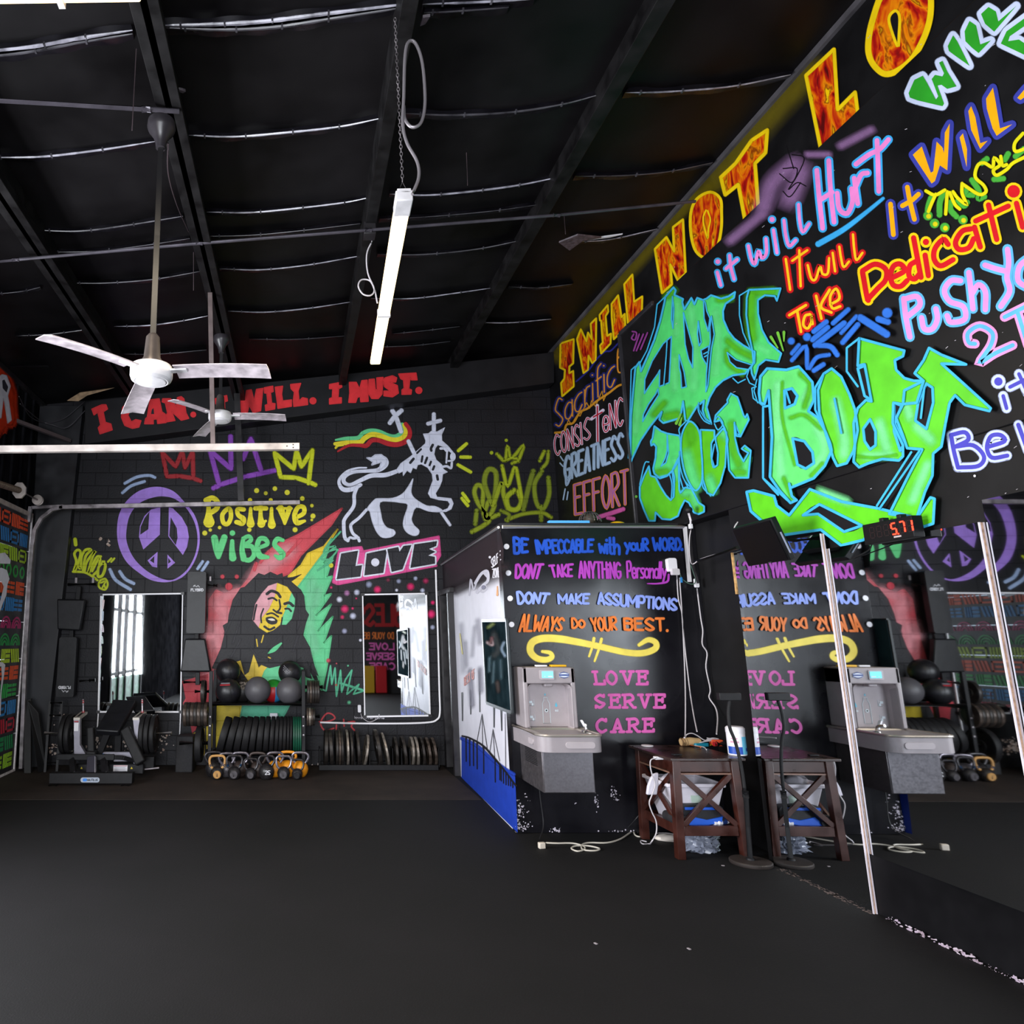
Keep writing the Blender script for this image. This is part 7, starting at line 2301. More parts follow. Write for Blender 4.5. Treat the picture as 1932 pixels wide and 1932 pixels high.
# basin: polished top, rim and grey bumper
def dpath(yf, yk, w, r):
    o = [(-w, yk)]
    for k in range(7): o.append((-w + r * (1 - cos(k * pi / 12)), yf + r * (1 - sin(k * pi / 12))))
    o += [(-x, y) for x, y in reversed(o)]
    return o
op = dpath(5.88, YP, .265, .10)
ip = dpath(5.935, y0 + .02, .215, .08)
bs = MB()
N = len(op)
vs = [V((fc + x, y, ZR)) for x, y in op] + [V((fc + x, y, ZR + .006)) for x, y in ip] + [V((fc + x * .8, 6.12 + (y - 6.12) * .8, ZR - .05)) for x, y in ip]
fs = [(k, k + 1, N + k + 1, N + k) for k in range(N - 1)] + [(N + k, N + k + 1, 2 * N + k + 1, 2 * N + k) for k in range(N - 1)]
fs += [(N - 1, 0, N, 2 * N - 1), (2 * N - 1, N, 2 * N, 3 * N - 1), tuple(range(2 * N, 3 * N))]
bs.add(vs, fs, stain)
bs.tube([V((fc + x, y, ZR)) for x, y in op], .012, stain, n=8)
bs.build('basin', ft, world=True)
MB().box((fc - .03, 6.15, ZR - .045), (.12, .08, .006), mat('basin_drain', 'd0cfd2', .3, .8)).build('drain_grate', ft, world=True)
bp_ = MB().prism([(fc + x * 1.0, y, ZBB) for x, y in op], (0, 0, ZR - ZBB - .006), plas_g).build('basin_bumper', ft, world=True, bevel=.008)
MB().rbox((fc + .06, 5.878, (ZR + ZBB) / 2 - .006), (.24, .012, .052), .024, 'y', plas_l).build('push_bar', ft, world=True, bevel=.004)
MB().rbox((fc - .268, 6.1, (ZR + ZBB) / 2), (.012, .12, .05), .024, 'x', plas_l).build('push_bar', ft, world=True, bevel=.004)
sp_ = MB().tube([(fc + .20, 6.12, ZR), (fc + .20, 6.1, ZR + .05), (fc + .18, 6.05, ZR + .065)], .013, chrome, n=10, smooth=True).lathe([(.03, 0), (.026, .012), (.012, .02), (.0001, .02)], (fc + .2, 6.12, ZR), (0, 0, 1), chrome, n=16)
sp_.bar((fc + .205, 6.1, ZR + .03), (fc + .17, 6.1, ZR + .1), .03, .012, white_p)
sp_.build('bubbler', ft, world=True)
bd = MB().box((fc + .005, (YP + 6.03) / 2, (ZBB + ZL) / 2), (.43, YP - 6.03, ZBB - ZL), steel_d).build('lower_cabinet', ft, world=True, bevel=.006)
MB().box((fc + .005, 6.027, (ZBB + ZL) / 2), (.412, .006, ZBB - ZL - .012), mat('brushed_front', '6b686d', .34, .55, var=.1, scale=60, rvar=.06)).build('front_panel', ft, world=True, bevel=.002)
vt = MB()
for k in range(9):
    vt.box((fc - .2115, 6.3, ZBB - .03 - k * .014), (.004, .3, .005), powder_k)
vt.build('vent_slots', bd, world=True)
cd = MB().tube([(fc - .09, 6.5, ZL), (fc - .085, 6.5, ZL - .15), (fc - .08, 6.48, .1), (fc - .16, 6.36, .012)], .005, mat('cord_black', '161518', .5), n=6, smooth=True)
cd.build('power_cord', ft, world=True)
tag(MB().box((fc - .02, 6.46, ZT + .009), (.10, .05, .016), white_l).build('sign_holder', bevel=.003), 'small white strip lying on top of the bottle filler', 'strip')
tag(MB().box((fc + .13, 6.45, ZT + .01), (.14, .06, .018), mat('yellow_plastic', 'd8a40c', .45)).build('marker_tray', bevel=.004), 'yellow strip lying on top of the bottle filler', 'strip')

# framed picture of dark glass on the white side wall
q = [CS(p) for p in ((1595, 440), (1815, 435), (1865, 1278), (1637, 1190))]
n_s = V((-1, SK, 0)).normalized()
Q = [on_plane(u, v, V((SX0, YP, 0)) + n_s * .02, n_s) for u, v in q]
wm = thing('framed_panel', 'dark glass panel in a black frame on the white side wall', 'wall panel', tuple(Q[3]))
MB().prism([p - n_s * .018 for p in Q], tuple(n_s * .016), mat('dark_glass', '122025', .5, spec=0.0, var=.6, scale=3.5)).build('glass', wm, world=True)
fr = MB()
for a, b in zip(Q, Q[1:] + Q[:1]):
    fr.bar(a, b, .02, .03, mat('frame_dark', '1d2224', .35))
fr.build('frame', wm, world=True)
PP = Paint((Q[0] - n_s * .001, n_s), cv=CS)  # soft strokes paint reflections onto the glass as colour
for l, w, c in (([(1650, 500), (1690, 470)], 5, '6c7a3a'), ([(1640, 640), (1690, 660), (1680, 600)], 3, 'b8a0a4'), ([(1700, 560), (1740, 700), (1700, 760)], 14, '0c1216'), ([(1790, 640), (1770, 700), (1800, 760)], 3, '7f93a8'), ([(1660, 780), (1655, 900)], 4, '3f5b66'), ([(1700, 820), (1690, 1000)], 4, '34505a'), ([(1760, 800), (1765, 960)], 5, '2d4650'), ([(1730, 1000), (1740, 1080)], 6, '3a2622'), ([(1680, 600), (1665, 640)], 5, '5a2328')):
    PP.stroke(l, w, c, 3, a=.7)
PP.build('painted_reflections', wm)

# light strips along the top of the partition
ls = MB()
f0, f1 = PY(948, 994, YP - .016), PY(1292, 994, YP - .016)
f2 = PY(1301, 1098, YP - .018)
ls.tube([f0, f1], .018, led_m, n=8).tube([f1, f2], .02, led_m, n=8)
e0 = V((sx(YB) - .012, YB - .02, ZTOP - .012))
l2 = MB().tube([f0 + V((-.03, .03, 0)), e0 + V((-.012, 0, 0))], .013, led_m, n=8)
tag(l2.build('light_strip'), 'white light strip edging the top of the white side wall', 'light strip')
tag(ls.build('light_strip'), 'white light strip edging the top and right side of the black partition front', 'light strip')
# things standing on top of the partition
tag(MB().bar(PY(1034, 986, YP + .05), PY(1111, 986, YP + .05), .05, .035, mat('blue_strip', '4f9fe0', .4, emit=.25)).build('blue_bar', bevel=.004), 'light blue bar lying on top of the partition', 'bar')
tag(MB().sphere(PY(1164, 990, YP + .1), .075, mat('yellow_plastic', 'd8a40c', .45), n=20, sq=(1, 1, .45)).build('yellow_disc'), 'yellow rounded thing lying on top of the partition', 'disc')
fd = thing('box_fan_cage', 'round wire fan cage lying on top of the partition', 'fan', tuple(PY(1113, 990, YP + .3)))
cg = MB()
cp = PY(1113, 985, YP + .3)
for k in range(10):
    a = k * pi / 10
    cg.tube([cp + V((.11 * cos(q * pi / 8) * cos(a), .11 * cos(q * pi / 8) * sin(a), .11 * sin(q * pi / 8))) for q in range(9)], .0025, galv, n=4)
for e in (.3, .7, 1.1):
    cg.tube([cp + V((.11 * cos(e) * cos(k * pi / 10), .11 * cos(e) * sin(k * pi / 10), .11 * sin(e))) for k in range(20)], .0025, galv, n=4, closed=True)
cg.build('cage', fd, world=True)
MB().sphere(cp + V((0, 0, .03)), .06, mat('fan_motor', '4a4038', .5), n=14).build('motor', fd, world=True)

# charger, cords and conduit at the right end of the partition
xk = PY(1318, 1000, YP - .05)
tag(MB().tube([PY(1300, 992, 6.28), PY(1306, 1060, 6.3), PY(1318, 1100, 6.34)], .014, steel_k, n=8).build('conduit_pipe'), 'short black conduit at the right end of the partition top', 'conduit')
fx = thing('clamp_lamp', 'small black clamp fixture on top of the right partition corner', 'clamp lamp', tuple(PY(1298, 985, 6.2)))
MB().sphere(PY(1299, 962, 6.2), .033, powder_k, n=14).build('head', fx, world=True)
MB().tube([PY(1299, 968, 6.2), PY(1303, 982, 6.22), PY(1303, 996, 6.24)], .009, white_c, n=8).build('stem', fx, world=True)
MB().box(PY(1303, 993, 6.23), (.03, .03, .045), white_p).build('socket', fx, world=True, bevel=.005)
ca = PY(1267, 1070, YP - .03)
chg = thing('plug_charger', 'white plug-in charger on the partition beside the word personally', 'charger', tuple(ca))
MB().rbox(ca + V((0, 0, .02)), (.085, .05, .13), .02, 'y', white_p).build('outlet_body', chg, world=True, bevel=.006)
MB().rbox(ca + V((.01, -.035, -.05)), (.07, .04, .06), .012, 'y', mat('plug_white', 'c8c4c8', .4)).build('plug', chg, world=True, bevel=.005)
MB().box(ca + V((.065, -.03, -.125)), (.014, .014, .05), mat('plug_blue', '2a7ec0', .4)).build('connector', chg, world=True)
def cord(pts, r, label, mt=white_c, name='cord', k=5):
    return tag(MB().tube(pts, r, mt, n=6, smooth=True, k=k).build(name), label, 'cord')
yc = YP - .03
cord([PY(u, v, y) for u, v, y in ((1277, 1085, yc), (1280, 1130, yc), (1287, 1160, yc), (1290, 1220, yc), (1293, 1300, yc), (1293, 1380, 6.3), (1291, 1392, 6.1))], .0055, 'white cord dropping from the charger to the table, left of its pair')
cord([PY(u, v, y) for u, v, y in ((1282, 1090, yc), (1285, 1130, yc), (1290, 1200, yc), (1300, 1290, yc), (1304, 1320, yc), (1309, 1350, 6.4), (1315, 1380, 6.15))], .0055, 'white cord dropping from the charger to the table, right of its pair')
yq = 6.56
cord([PY(u, v, y) for u, v, y in ((1315, 1110, yq), (1322, 1165, yq), (1326, 1190, yq), (1325, 1215, yq), (1334, 1232, yq), (1332, 1260, yq), (1340, 1300, yq), (1338, 1316, yq), (1350, 1335, 6.5), (1354, 1355, 6.4), (1352, 1385, 6.2))], .006, 'wavy white cord hanging in the dark corner right of the partition')
tag(MB().rbox(PY(1314, 1100, 6.52), (.035, .03, .085), .012, 'y', white_p).build('inline_adapter', bevel=.005), 'white inline adapter hanging on the wavy cord', 'adapter')
cord([PY(u, v, y) for u, v, y in ((1304, 998, 6.24), (1301, 1015, 6.25), (1301, 1045, 6.28), (1306, 1064, 6.3), (1322, 1055, 6.2), (1350, 1046, 5.95), (1388, 1036, 5.6))], .005, 'white cord running from the partition corner to the television')
tag(MB().tube([PY(1307, 1062, 6.36), PX(1392, 1033, XB - .12)], .016, steel_k, n=10).build('black_conduit'), 'black conduit running from the partition corner to the television', 'conduit')
cord([PY(u, v, y) for u, v, y in ((1303, 1065, 6.5), (1308, 1080, 6.5), (1312, 1092, 6.5), (1310, 1101, 6.5), (1300, 1101, 6.52), (1287, 1092, YP - .05), (1283, 1082, YP - .05))], .004, 'thin green cord looping beside the charger', mat('cord_green', '3c5a4c', .5))

# television on the right wall, tipped down towards the room
T = [PX(1380, 999, 3.30), PX(1454, 979, 3.30), PX(1491.6, 1057, 3.46), PX(1411.7, 1069, 3.46)]
tv = thing('television', 'small black television tipped down on the right wall', 'television', tuple(T[3]))
n_t = (T[1] - T[0]).cross(T[3] - T[0]).normalized()
if n_t.x > 0: n_t = -n_t
MB().prism(T, tuple(-n_t * .045), mat('tv_case', '0b0b0e', .5, spec=.3)).build('case', tv, world=True, bevel=.006)
m0 = sum(T, V()) / 4
MB().prism([m0 + (p - m0) * .93 + n_t * .001 for p in T], tuple(n_t * .003), mat('tv_screen', '05060b', .4, spec=.2)).build('screen', tv, world=True)
MB().prism([m0 + (p - m0) * V((1, 1, 1)).x * .6 - n_t * .045 for p in T], tuple(-n_t * .05), powder_k).build('rear_bulge', tv, world=True, bevel=.01)
e1, e2 = T[1] + (T[2] - T[1]) * .35 - n_t * .02, T[1] + (T[2] - T[1]) * .85 - n_t * .02
MB().bar(e1, e2, .02, .006, mat('port_label', '8f93a8', .5), up=n_t).build('port_label', tv, world=True)
MB().box(T[3] + (T[2] - T[3]) * .55 + n_t * .002 + (T[0] - T[3]) * .035, (.002, .03, .008), mat('tv_badge', '5a5a62', .4)).build('maker_badge', tv, world=True)
MB().tube([m0 - n_t * .09, V((XB, m0.y, m0.z + .02))], .02, powder_k, n=10).build('wall_arm', tv, world=True)
MB().tube([PY(u, v, T[0].y + .05) for u, v in ((1392, 985), (1386, 995), (1388, 1005), (1400, 1018))], .005, white_c, n=6, smooth=True).build('cord', tv, world=True)

# red-digit interval timer above the mirrors
XT = 3.575
Q = [PX(1626, 990, XT), PX(1719, 973, XT), PX(1722, 1013, XT), PX(1630, 1029, XT)]
tm = thing('interval_timer', 'black wall timer showing red digits above the mirrors', 'timer', tuple(Q[3]))
yA_, yB_, zA_, zB_ = Q[0].y, Q[1].y, (Q[0].z + Q[1].z) / 2, (Q[2].z + Q[3].z) / 2
MB().box((XT + .032, (yA_ + yB_) / 2, (zA_ + zB_) / 2), (.064, yA_ - yB_, zA_ - zB_), mat('timer_case', '0a090b', .5, spec=.25)).build('case', tm, world=True, bevel=.004)
seg_off = mat('segment_unlit', '2a1a1a', .4)
seg_on = mat('segment_lit', 'ff2a18', .4, emit=7.0)
SEGM = {'8': 'abcdefg', '5': 'afgcd', '1': 'bc', '7': 'abc'}
hD, wD = (zA_ - zB_) * .52, .032
yy0 = yA_ - .055
for k, dgt in enumerate(('', '', '', '5', '7', '1')):
    yl = yy0 - k * .052 - (.006 if k > 3 else 0)
    zm = (zA_ + zB_) / 2 + .004
    pos = {'a': ((0, .5), (1, .5)), 'g': ((0, 0), (1, 0)), 'd': ((0, -.5), (1, -.5)), 'f': ((0, .5), (0, 0)), 'b': ((1, .5), (1, 0)), 'e': ((0, 0), (0, -.5)), 'c': ((1, 0), (1, -.5))}
    on, off = MB(), MB()
    for sg, (p, q_) in pos.items():
        a = V((XT - .001, yl - p[0] * wD, zm + p[1] * hD)); b = V((XT - .001, yl - q_[0] * wD, zm + q_[1] * hD))
        d = (b - a) * .1
        lit = dgt and sg in SEGM[dgt]
        (on if lit else off).bar(a + d, b - d, .003, .008 if lit else .004, seg_on if lit else seg_off, up=V((0, 1, 0)) if sg in 'fbec' else V((0, 0, 1)))
    if on.v: on.build('lit_digit', tm, world=True)
    if off.v: off.build('unlit_digit', tm, world=True)
MB().box((XT - .001, yy0 - 3 * .052 - .042, (zA_ + zB_) / 2 - .03), (.003, .008, .008), seg_on).build('lit_point', tm, world=True)
MB().box((XT - .001, yB_ + .11, zB_ + .018), (.003, .05, .010), mat('timer_badge', 'b8a8a8', .4)).build('maker_badge', tm, world=True)
for y in (yA_ - .11, yB_ + .12):
    MB().box((XT + .05, y, zA_ + .012), (.04, .03, .03), powder_k).build('mounting_lug', tm, world=True, bevel=.004)
MB().tube([V((XT + .02, yA_ - .03, zB_)), V((XT + .06, yA_ + .06, zB_ - .03)), V((XB - .03, yA_ + .28, zB_ - .07))], .004, powder_k, n=6, smooth=True).build('power_cord', tm, world=True)

# three big wall mirrors: glass on board, raw edges showing
edge_m = mat('raw_board_edge', 'b8967e', .6, var=.35, scale=40)
edge_w = mat('white_glass_edge', 'd8cfd8', .35)
def big_mirror(label, y_far, y_near, z0, z1, x_far, x_near, th):
    t = thing('wall_mirror', label, 'mirror', (x_far, y_far, z0), group='large mirrors on the right wall')
    a, b, c, d = V((x_far, y_far, z0)), V((x_near, y_near, z0)), V((x_near, y_near, z1)), V((x_far, y_far, z1))
    MB().prism([a, b, c, d], (.006, 0, 0), mirror_m).build('glass', t, world=True)
    MB().prism([p + V((.0065, 0, 0)) for p in (a, b, c, d)], (th, 0, 0), edge_m).build('backing_board', t, world=True)
    e = MB().bar(b + V((.003, -.002, 0)), c + V((.003, -.002, 0)), .008, .006, edge_w, up=V((0, 1, 0))).bar(b + V((th + .004, -.002, 0)), c + V((th + .004, -.002, 0)), .007, .006, edge_w, up=V((0, 1, 0)))
    e.build('edge_trim', t, world=True)
    return t
zm2 = PX(1652, 1614, 3.675).z
big_mirror('tall wall mirror reaching the floor, nearest the partition', 5.70, 4.745, .0, 2.43, 3.664, 3.642, .018)
big_mirror('middle wall mirror above the black kick board', 4.735, 3.64, zm2, PX(1700, 1012, 3.676).z, 3.666, 3.650, .024)
big_mirror('wall mirror cut off by the right edge of the view', 3.62, 2.45, zm2, 2.44, 3.672, 3.646, .026)
sl = thing('mirror_strip', 'narrow broken strip of mirror beside the first tall mirror', 'mirror', (3.69, 5.8, .7))
MB().prism([(3.688, 5.80, .78), (3.685, 5.706, .72), (3.685, 5.706, 2.43), (3.688, 5.80, 2.43), (3.688, 5.795, 2.2), (3.688, 5.78, 2.12), (3.688, 5.785, 1.4)], (.01, 0, 0), mirror_m).build('glass', sl, world=True)
MB().bar((3.69, 5.802, 2.08), (3.69, 5.802, 2.43), .02, .014, mat('tape_yellow', 'b9905a', .6, var=.5, scale=30)).build('raw_edge', sl, world=True)
struct('baseboard_right', MB().box((3.686, 3.7, zm2 / 2), (.03, 2.08, zm2 - .004), mat('kick_board_black', '09080b', .5, var=.3, scale=4, spec=.15)))
PB = Paint(((3.66, 0, 0), (-1, 0, 0)), cv=crop(1432, 1432, 3.864), off=.012)
rnd = random.Random(4)
for k in range(150):
    f = rnd.random()
    x = 920 + f * 1080
    yl_ = 1150 + (x - 910) * .468
    y = yl_ + rnd.gauss(6, 14)
    big = 1000 < x < 1620 or x > 1850
    r = rnd.uniform(1.4, 4.6) if big else rnd.uniform(.5, 1.4)
    if abs(y - yl_) < 26:
        PB.poly([(x + 3.9 * r * rnd.uniform(.6, 1.5) * cos(q * 1.05), y + 3.9 * r * rnd.uniform(.3, .9) * sin(q * 1.05) + .46 * 3.9 * r * cos(q * 1.05) * .8) for q in range(6)], rnd.choice(['b4a2b4', 'c3b4c0', '9f8c98']), up=False)
PB.build('scraped_plaster', bpy.data.objects['baseboard_right'])
# dusty line on the floor along the first mirror
dm = MB()
rnd = random.Random(9)
for k in range(130):
    f = rnd.random() ** .8
    p = PF(1474, 1640).lerp(PF(1655, 1727), f) + V((rnd.gauss(-.015, .012), rnd.gauss(0, .02), 0))
    r = rnd.uniform(.002, .008)
    dm.add([(p.x + r * cos(q * 1.26), p.y + r * 1.8 * sin(q * 1.26), .0015) for q in range(5)], [(0, 1, 2, 3, 4)], mat('floor_dust', '6a5a56', .9))
tag(dm.build('floor_dust'), 'line of pale dust on the floor along the first mirror', 'dust', kind='stuff')

# ---------------------------------------------------------------- side table and what is on and under it
wood = mat('dark_cherry_wood', '35130a', .34, var=.45, scale=7, rvar=.1)
wood_t = mat('worn_table_top', '2a1916', .32, var=.4, scale=5, rvar=.12)
tx0, tx1, ty0, ty1 = 3.03, 3.56, 5.83, 6.46
TZ = PY(1330, 1430, 5.80).z
tb = thing('side_table', 'dark brown wooden side table with crossed sides', 'table', ((tx0 + tx1) / 2, (ty0 + ty1) / 2, 0))
MB().box(((tx0 + tx1) / 2, (ty0 + ty1) / 2, TZ - .012), (tx1 - tx0 + .07, ty1 - ty0 + .09, .022), wood_t).build('table_top', tb, world=True, bevel=.004)
for x, sx_ in ((tx0 + .03, -1), (tx1 - .03, 1)):
    for y, sy_ in ((ty0 + .03, -1), (ty1 - .03, 1)):
        MB().bar((x + sx_ * .025, y, 0), (x, y, TZ - .022), .062, .062, wood).build('leg', tb, world=True, bevel=.003)
zs_ = PY(1330, 1562, 5.86).z
def xside(a, b, flat):
    """apron, low rail and two crossed braces between two legs"""
    for z, h in ((TZ - .075, .085), (zs_ - .02, .075)):
        MB().bar(a + V((0, 0, z)), b + V((0, 0, z)), .03, h, wood).build('apron' if z > .4 else 'low_rail', tb, world=True, bevel=.003)
    MB().bar(a + V((0, 0, TZ - .13)), b + V((0, 0, TZ - .13)), .034, .012, mat('rail_edge_light', '7a5a4c', .35)).build('apron_bead', tb, world=True)
    MB().bar(a + V((0, 0, TZ - .13)), b + V((0, 0, zs_ + .02)), .022, .04, wood, up=V((0, 0, 1))).build('cross_brace', tb, world=True, bevel=.002)
    MB().bar(b + V((0, 0, TZ - .13)), a + V((0, 0, zs_ + .02)), .03, .04, wood, up=V((0, 0, 1))).build('cross_brace', tb, world=True, bevel=.002)
xside(V((tx0 + .05, ty0 + .03, 0)), V((tx1 - .05, ty0 + .03, 0)), 0)
xside(V((tx0 + .02, ty1 - .05, 0)), V((tx0 + .02, ty0 + .05, 0)), 1)
MB().box(((tx0 + tx1) / 2, (ty0 + ty1) / 2, zs_ - .01), (tx1 - tx0 - .02, ty1 - ty0 - .04, .02), wood).build('low_shelf', tb, world=True)
# wipes canister
cn = PF(1392, 1424, TZ)
wc = thing('wipes_canister', 'white and blue cylindrical canister of wipes on the table', 'canister', tuple(cn))
MB().lathe([(.0001, 0), (.066, 0), (.069, .006), (.069, .175), (.0001, .176)], (0, 0, 0), (0, 0, 1), white_p, n=32).build('tub', wc)
MB().lathe([(.070, .0), (.071, .006), (.071, .04), (.06, .052), (.0001, .054)], (0, 0, .174), (0, 0, 1), mat('lid_white', 'dfdce2', .35), n=32).build('lid', wc)
def wrap(name, r, a0, a1, z0, z1, mt):
    n = 12
    vs = [V((r * sin(a0 + (a1 - a0) * k / n), -r * cos(a0 + (a1 - a0) * k / n), z)) for z in (z0, z1) for k in range(n + 1)]
    MB().add(vs, [(k, k + 1, n + 2 + k, n + 1 + k) for k in range(n)], mt).build(name, wc)
wrap('label_band', .0697, -1.6, .05, .012, .07, mat('label_blue', '1a49a8', .4))
wrap('label_band', .0697, .05, 1.6, .012, .15, mat('label_cyan', '6cc4e6', .4))
wrap('label_print', .0700, -1.2, -.3, .10, .115, mat('label_pink', 'c890a8', .5))
wrap('label_print', .0700, -1.1, -.4, .13, .14, mat('label_pink', 'c890a8', .5))
wrap('label_print', .0701, .5, .9, .035, .06, mat('label_blue', '1a49a8', .4))
# clutter on the table
def on_table(u, v):
    p = PF(u, v, TZ + .001)
    if p.y > 6.42:
        p.x *= 6.42 / p.y; p.y = 6.42
    return p
p = on_table(1303, 1396)
bx_ = thing('wooden_massager', 'cream round-ended wooden tool with ribs lying at the back of the table', 'tool', tuple(p + V((0, 0, .035))))
MB().tube([(-.09, 0, 0), (-.06, .0, .002), (0, .01, .004), (.09, .03, .0)], [.03, .034, .036, .03], mat('cream_wood', 'c8a878', .5, var=.2, scale=12), n=16).build('body', bx_)
rb_ = MB()
for k in range(3):
    rb_.tube([(-.085 + k * .02, .034 * cos(q * pi / 8), .034 * sin(q * pi / 8)) for q in range(16)], .003, mat('rib_brown', '7a5a3a', .5), n=5, closed=True)
rb_.build('ribs', bx_)
p = on_table(1321, 1403)
tag(MB().rbox(p + V((0, 0, .014)), (.13, .06, .028), .014, 'z', mat('teal_rubber', '0f7f98', .45), rot=(0, 0, .1)).build('teal_pouch', bevel=.008), 'teal rounded pouch among the clutter on the table', 'pouch')
p = on_table(1352, 1401)
dr = thing('orange_tool', 'orange and black hand tool lying in front of the canister', 'tool', tuple(p))
MB().rbox((0, 0, .03), (.10, .05, .055), .02, 'y', mat('tool_orange', 'd2502c', .45), rot=(0, 0, -.15)).build('tool_body', dr, bevel=.008)
MB().tube([(-.03, -.05, .026), (.03, -.06, .026), (.09, -.06, .026)], [.024, .028, .022], powder_k, n=12).build('grip', dr)
MB().tube([(-.055, -.05, .026), (-.035, -.05, .026)], .02, red_m, n=12).build('collar', dr)
for (u, v, u2, v2, c, lab) in ((1338, 1388, 1376, 1381, 'c8a82a', 'yellow pen lying behind the orange tool'), (1302, 1408, 1322, 1412, 'd06a30', 'short orange stick in front of the teal pouch')):
    tag(MB().tube([on_table(u, v) + V((0, 0, .009)), on_table(u2, v2) + V((0, 0, .009))], .008, mat('stick_' + c, c, .5), n=8).build('pen'), lab, 'pen')
cord([on_table(u, v) + V((0, 0, z)) for u, v, z in ((1291, 1398, .02), (1294, 1388, .09), (1304, 1380, .11), (1316, 1390, .09), (1330, 1398, .05), (1345, 1394, .06), (1350, 1400, .05), (1330, 1408, .04), (1310, 1408, .01), (1328, 1412, .01), (1333, 1416, .006))], .005, 'tangled white cord on the table clutter')
cord([on_table(u, v) + V((0, 0, z)) for u, v, z in ((1330, 1392, .05), (1344, 1388, .07), (1356, 1394, .06), (1342, 1400, .06), (1334, 1394, .07), (1348, 1390, .06))], .004, 'small white coil of cord behind the orange tool')
tag(MB().lathe([(.0001, 0), (.048, 0), (.05, .004), (.048, .009), (.0001, .010)], on_table(1221, 1404), (0, 0, 1), white_p, n=28).build('charging_puck'), 'flat white round puck on the left corner of the table', 'puck')
tag(MB().box(on_table(1277, 1425) + V((0, 0, .006)), (.07, .04, .012), powder_k, rot=(0, 0, .1)).build('phone_mount', bevel=.003), 'small flat black piece at the front left table corner', 'clip')
# adapter and cord at the table's left edge
p = PY(1242, 1430, 6.0)
ad = thing('power_adapter', 'white adapter with a cord hanging at the left side of the table', 'adapter', tuple(p))
MB().box((0, 0, 0), (.07, .04, .025), white_p).build('brick', ad, bevel=.005)
MB().box((.06, 0, 0), (.06, .035, .022), powder_k).build('socket', ad, bevel=.004)
MB().tube([PY(u, v, 5.98) for u, v in ((1238, 1430), (1228, 1434), (1227, 1446), (1230, 1460), (1236, 1480), (1230, 1500), (1225, 1515), (1230, 1532), (1238, 1550), (1238, 1572), (1228, 1590))] + [PF(u, v, .006) for u, v in ((1226, 1592), (1212, 1592), (1209, 1586), (1220, 1588))], .005, white_c, n=6, smooth=True).build('cord', ad, world=True)
# bin, towel, bag, bottle under the table
tub_m = mat('white_tub', 'cfcad4', .5, var=.08, scale=8)
bn = thing('white_bin', 'white plastic bin standing on the lower shelf of the table', 'bin', ((tx0 + tx1) / 2 - .02, 6.17, zs_))
hh = .30
MB().prism([(-.15, -.16, 0), (.15, -.16, 0), (.15, .16, 0), (-.15, .16, 0)], (0, 0, .004), tub_m).build('floor_panel', bn)
tv_, tf = [], []
for z, w, d in ((0, .15, .16), (hh, .225, .21), (hh, .215, .20), (.01, .142, .15)):
    tv_ += [V((-w, -d, z)), V((w, -d, z)), V((w, d, z)), V((-w, d, z))]
for k in range(3):
    for j in range(4):
        tf.append((k * 4 + j, k * 4 + (j + 1) % 4, k * 4 + 4 + (j + 1) % 4, k * 4 + 4 + j))
MB().add(tv_, tf, tub_m).build('tub', bn, bevel=.006)
rm = MB()
for a, b in (((-.23, -.215), (.23, -.215)), ((.23, -.215), (.23, .215)), ((.23, .215), (-.23, .215)), ((-.23, .215), (-.23, -.215))):
    rm.bar((*a, hh), (*b, hh), .02, .03, tub_m)
rm.build('rim', bn, bevel=.006)
MB().box((.0, -.198, .2), (.10, .004, .07), mat('pale_green_label', 'a9bcb0', .5), rot=(-.15, 0, 0)).build('label', bn)
# heaped things showing over the rim
def crumple(name, c, r, mt, label, cat, seed, sq=(1, 1, .6), n=20, amp=.35, freq=9):
    rnd = random.Random(seed)
    m_ = MB().sphere((0, 0, 0), r, mt, n=n)
    ph = [(V((rnd.uniform(-1, 1), rnd.uniform(-1, 1), rnd.uniform(-1, 1))).normalized(), rnd.uniform(0, 6)) for _ in range(7)]
    for i, p in enumerate(m_.v):
        d = p.normalized()
        k = 1 + amp * sum(abs(sin(freq * (d + .25 * V((sin(5 * d.y), sin(6 * d.z), sin(5 * d.x)))).dot(a) + b)) - .6 for a, b in ph) / 3
        q = d * r * k
        m_.v[i] = V((q.x * sq[0], q.y * sq[1], max(q.z * sq[2], -r * .5 * sq[2] - 0)))
    zmin = min(p.z for p in m_.v)
    m_.v = [p - V((0, 0, zmin)) + V(c) for p in m_.v]
    return tag(m_.build(name, angle=60), label, cat)
crumple('paper_towel', (3.17, 6.12, zs_ + hh - .03), .10, mat('paper_white', 'c9c3cc', .7), 'crumpled white paper heaped in the bin under the table', 'paper', 4)
tw = MB()
pt = [PY(u, v, 5.99) for u, v in ((1234, 1461), (1243, 1458), (1243, 1480), (1240, 1500), (1221, 1500), (1223, 1484), (1228, 1470))]
tag(tw.prism(pt, (0, .03, 0), mat('cloth_white', 'c8c4d0', .8, bump=.4, bscale=30)).build('white_cloth', bevel=.008), 'white cloth hanging over the back left corner of the bin', 'cloth')
bg = thing('gym_bag', 'black and blue bag on the lower shelf in front of the bin', 'bag', (3.28, 5.99, zs_))
MB().rbox((0, .0, .085), (.34, .16, .15), .05, 'y', mat('bag_black', '15151b', .6, bump=.2, bscale=40)).build('body', bg, bevel=.02, seg=3)
MB().bar((-.15, -.085, .135), (.13, -.085, .135), .012, .022, mat('bag_blue', '1557c8', .5)).build('piping', bg, bevel=.004)
MB().prism([(-.16, -.09, .02), (-.10, -.09, .075), (.02, -.09, .05), (.15, -.09, .075), (.14, -.09, .03), (.0, -.09, .004), (-.16, -.09, .004)], (0, .02, 0), mat('bag_blue', '1557c8', .5)).build('side_panel', bg, bevel=.004)
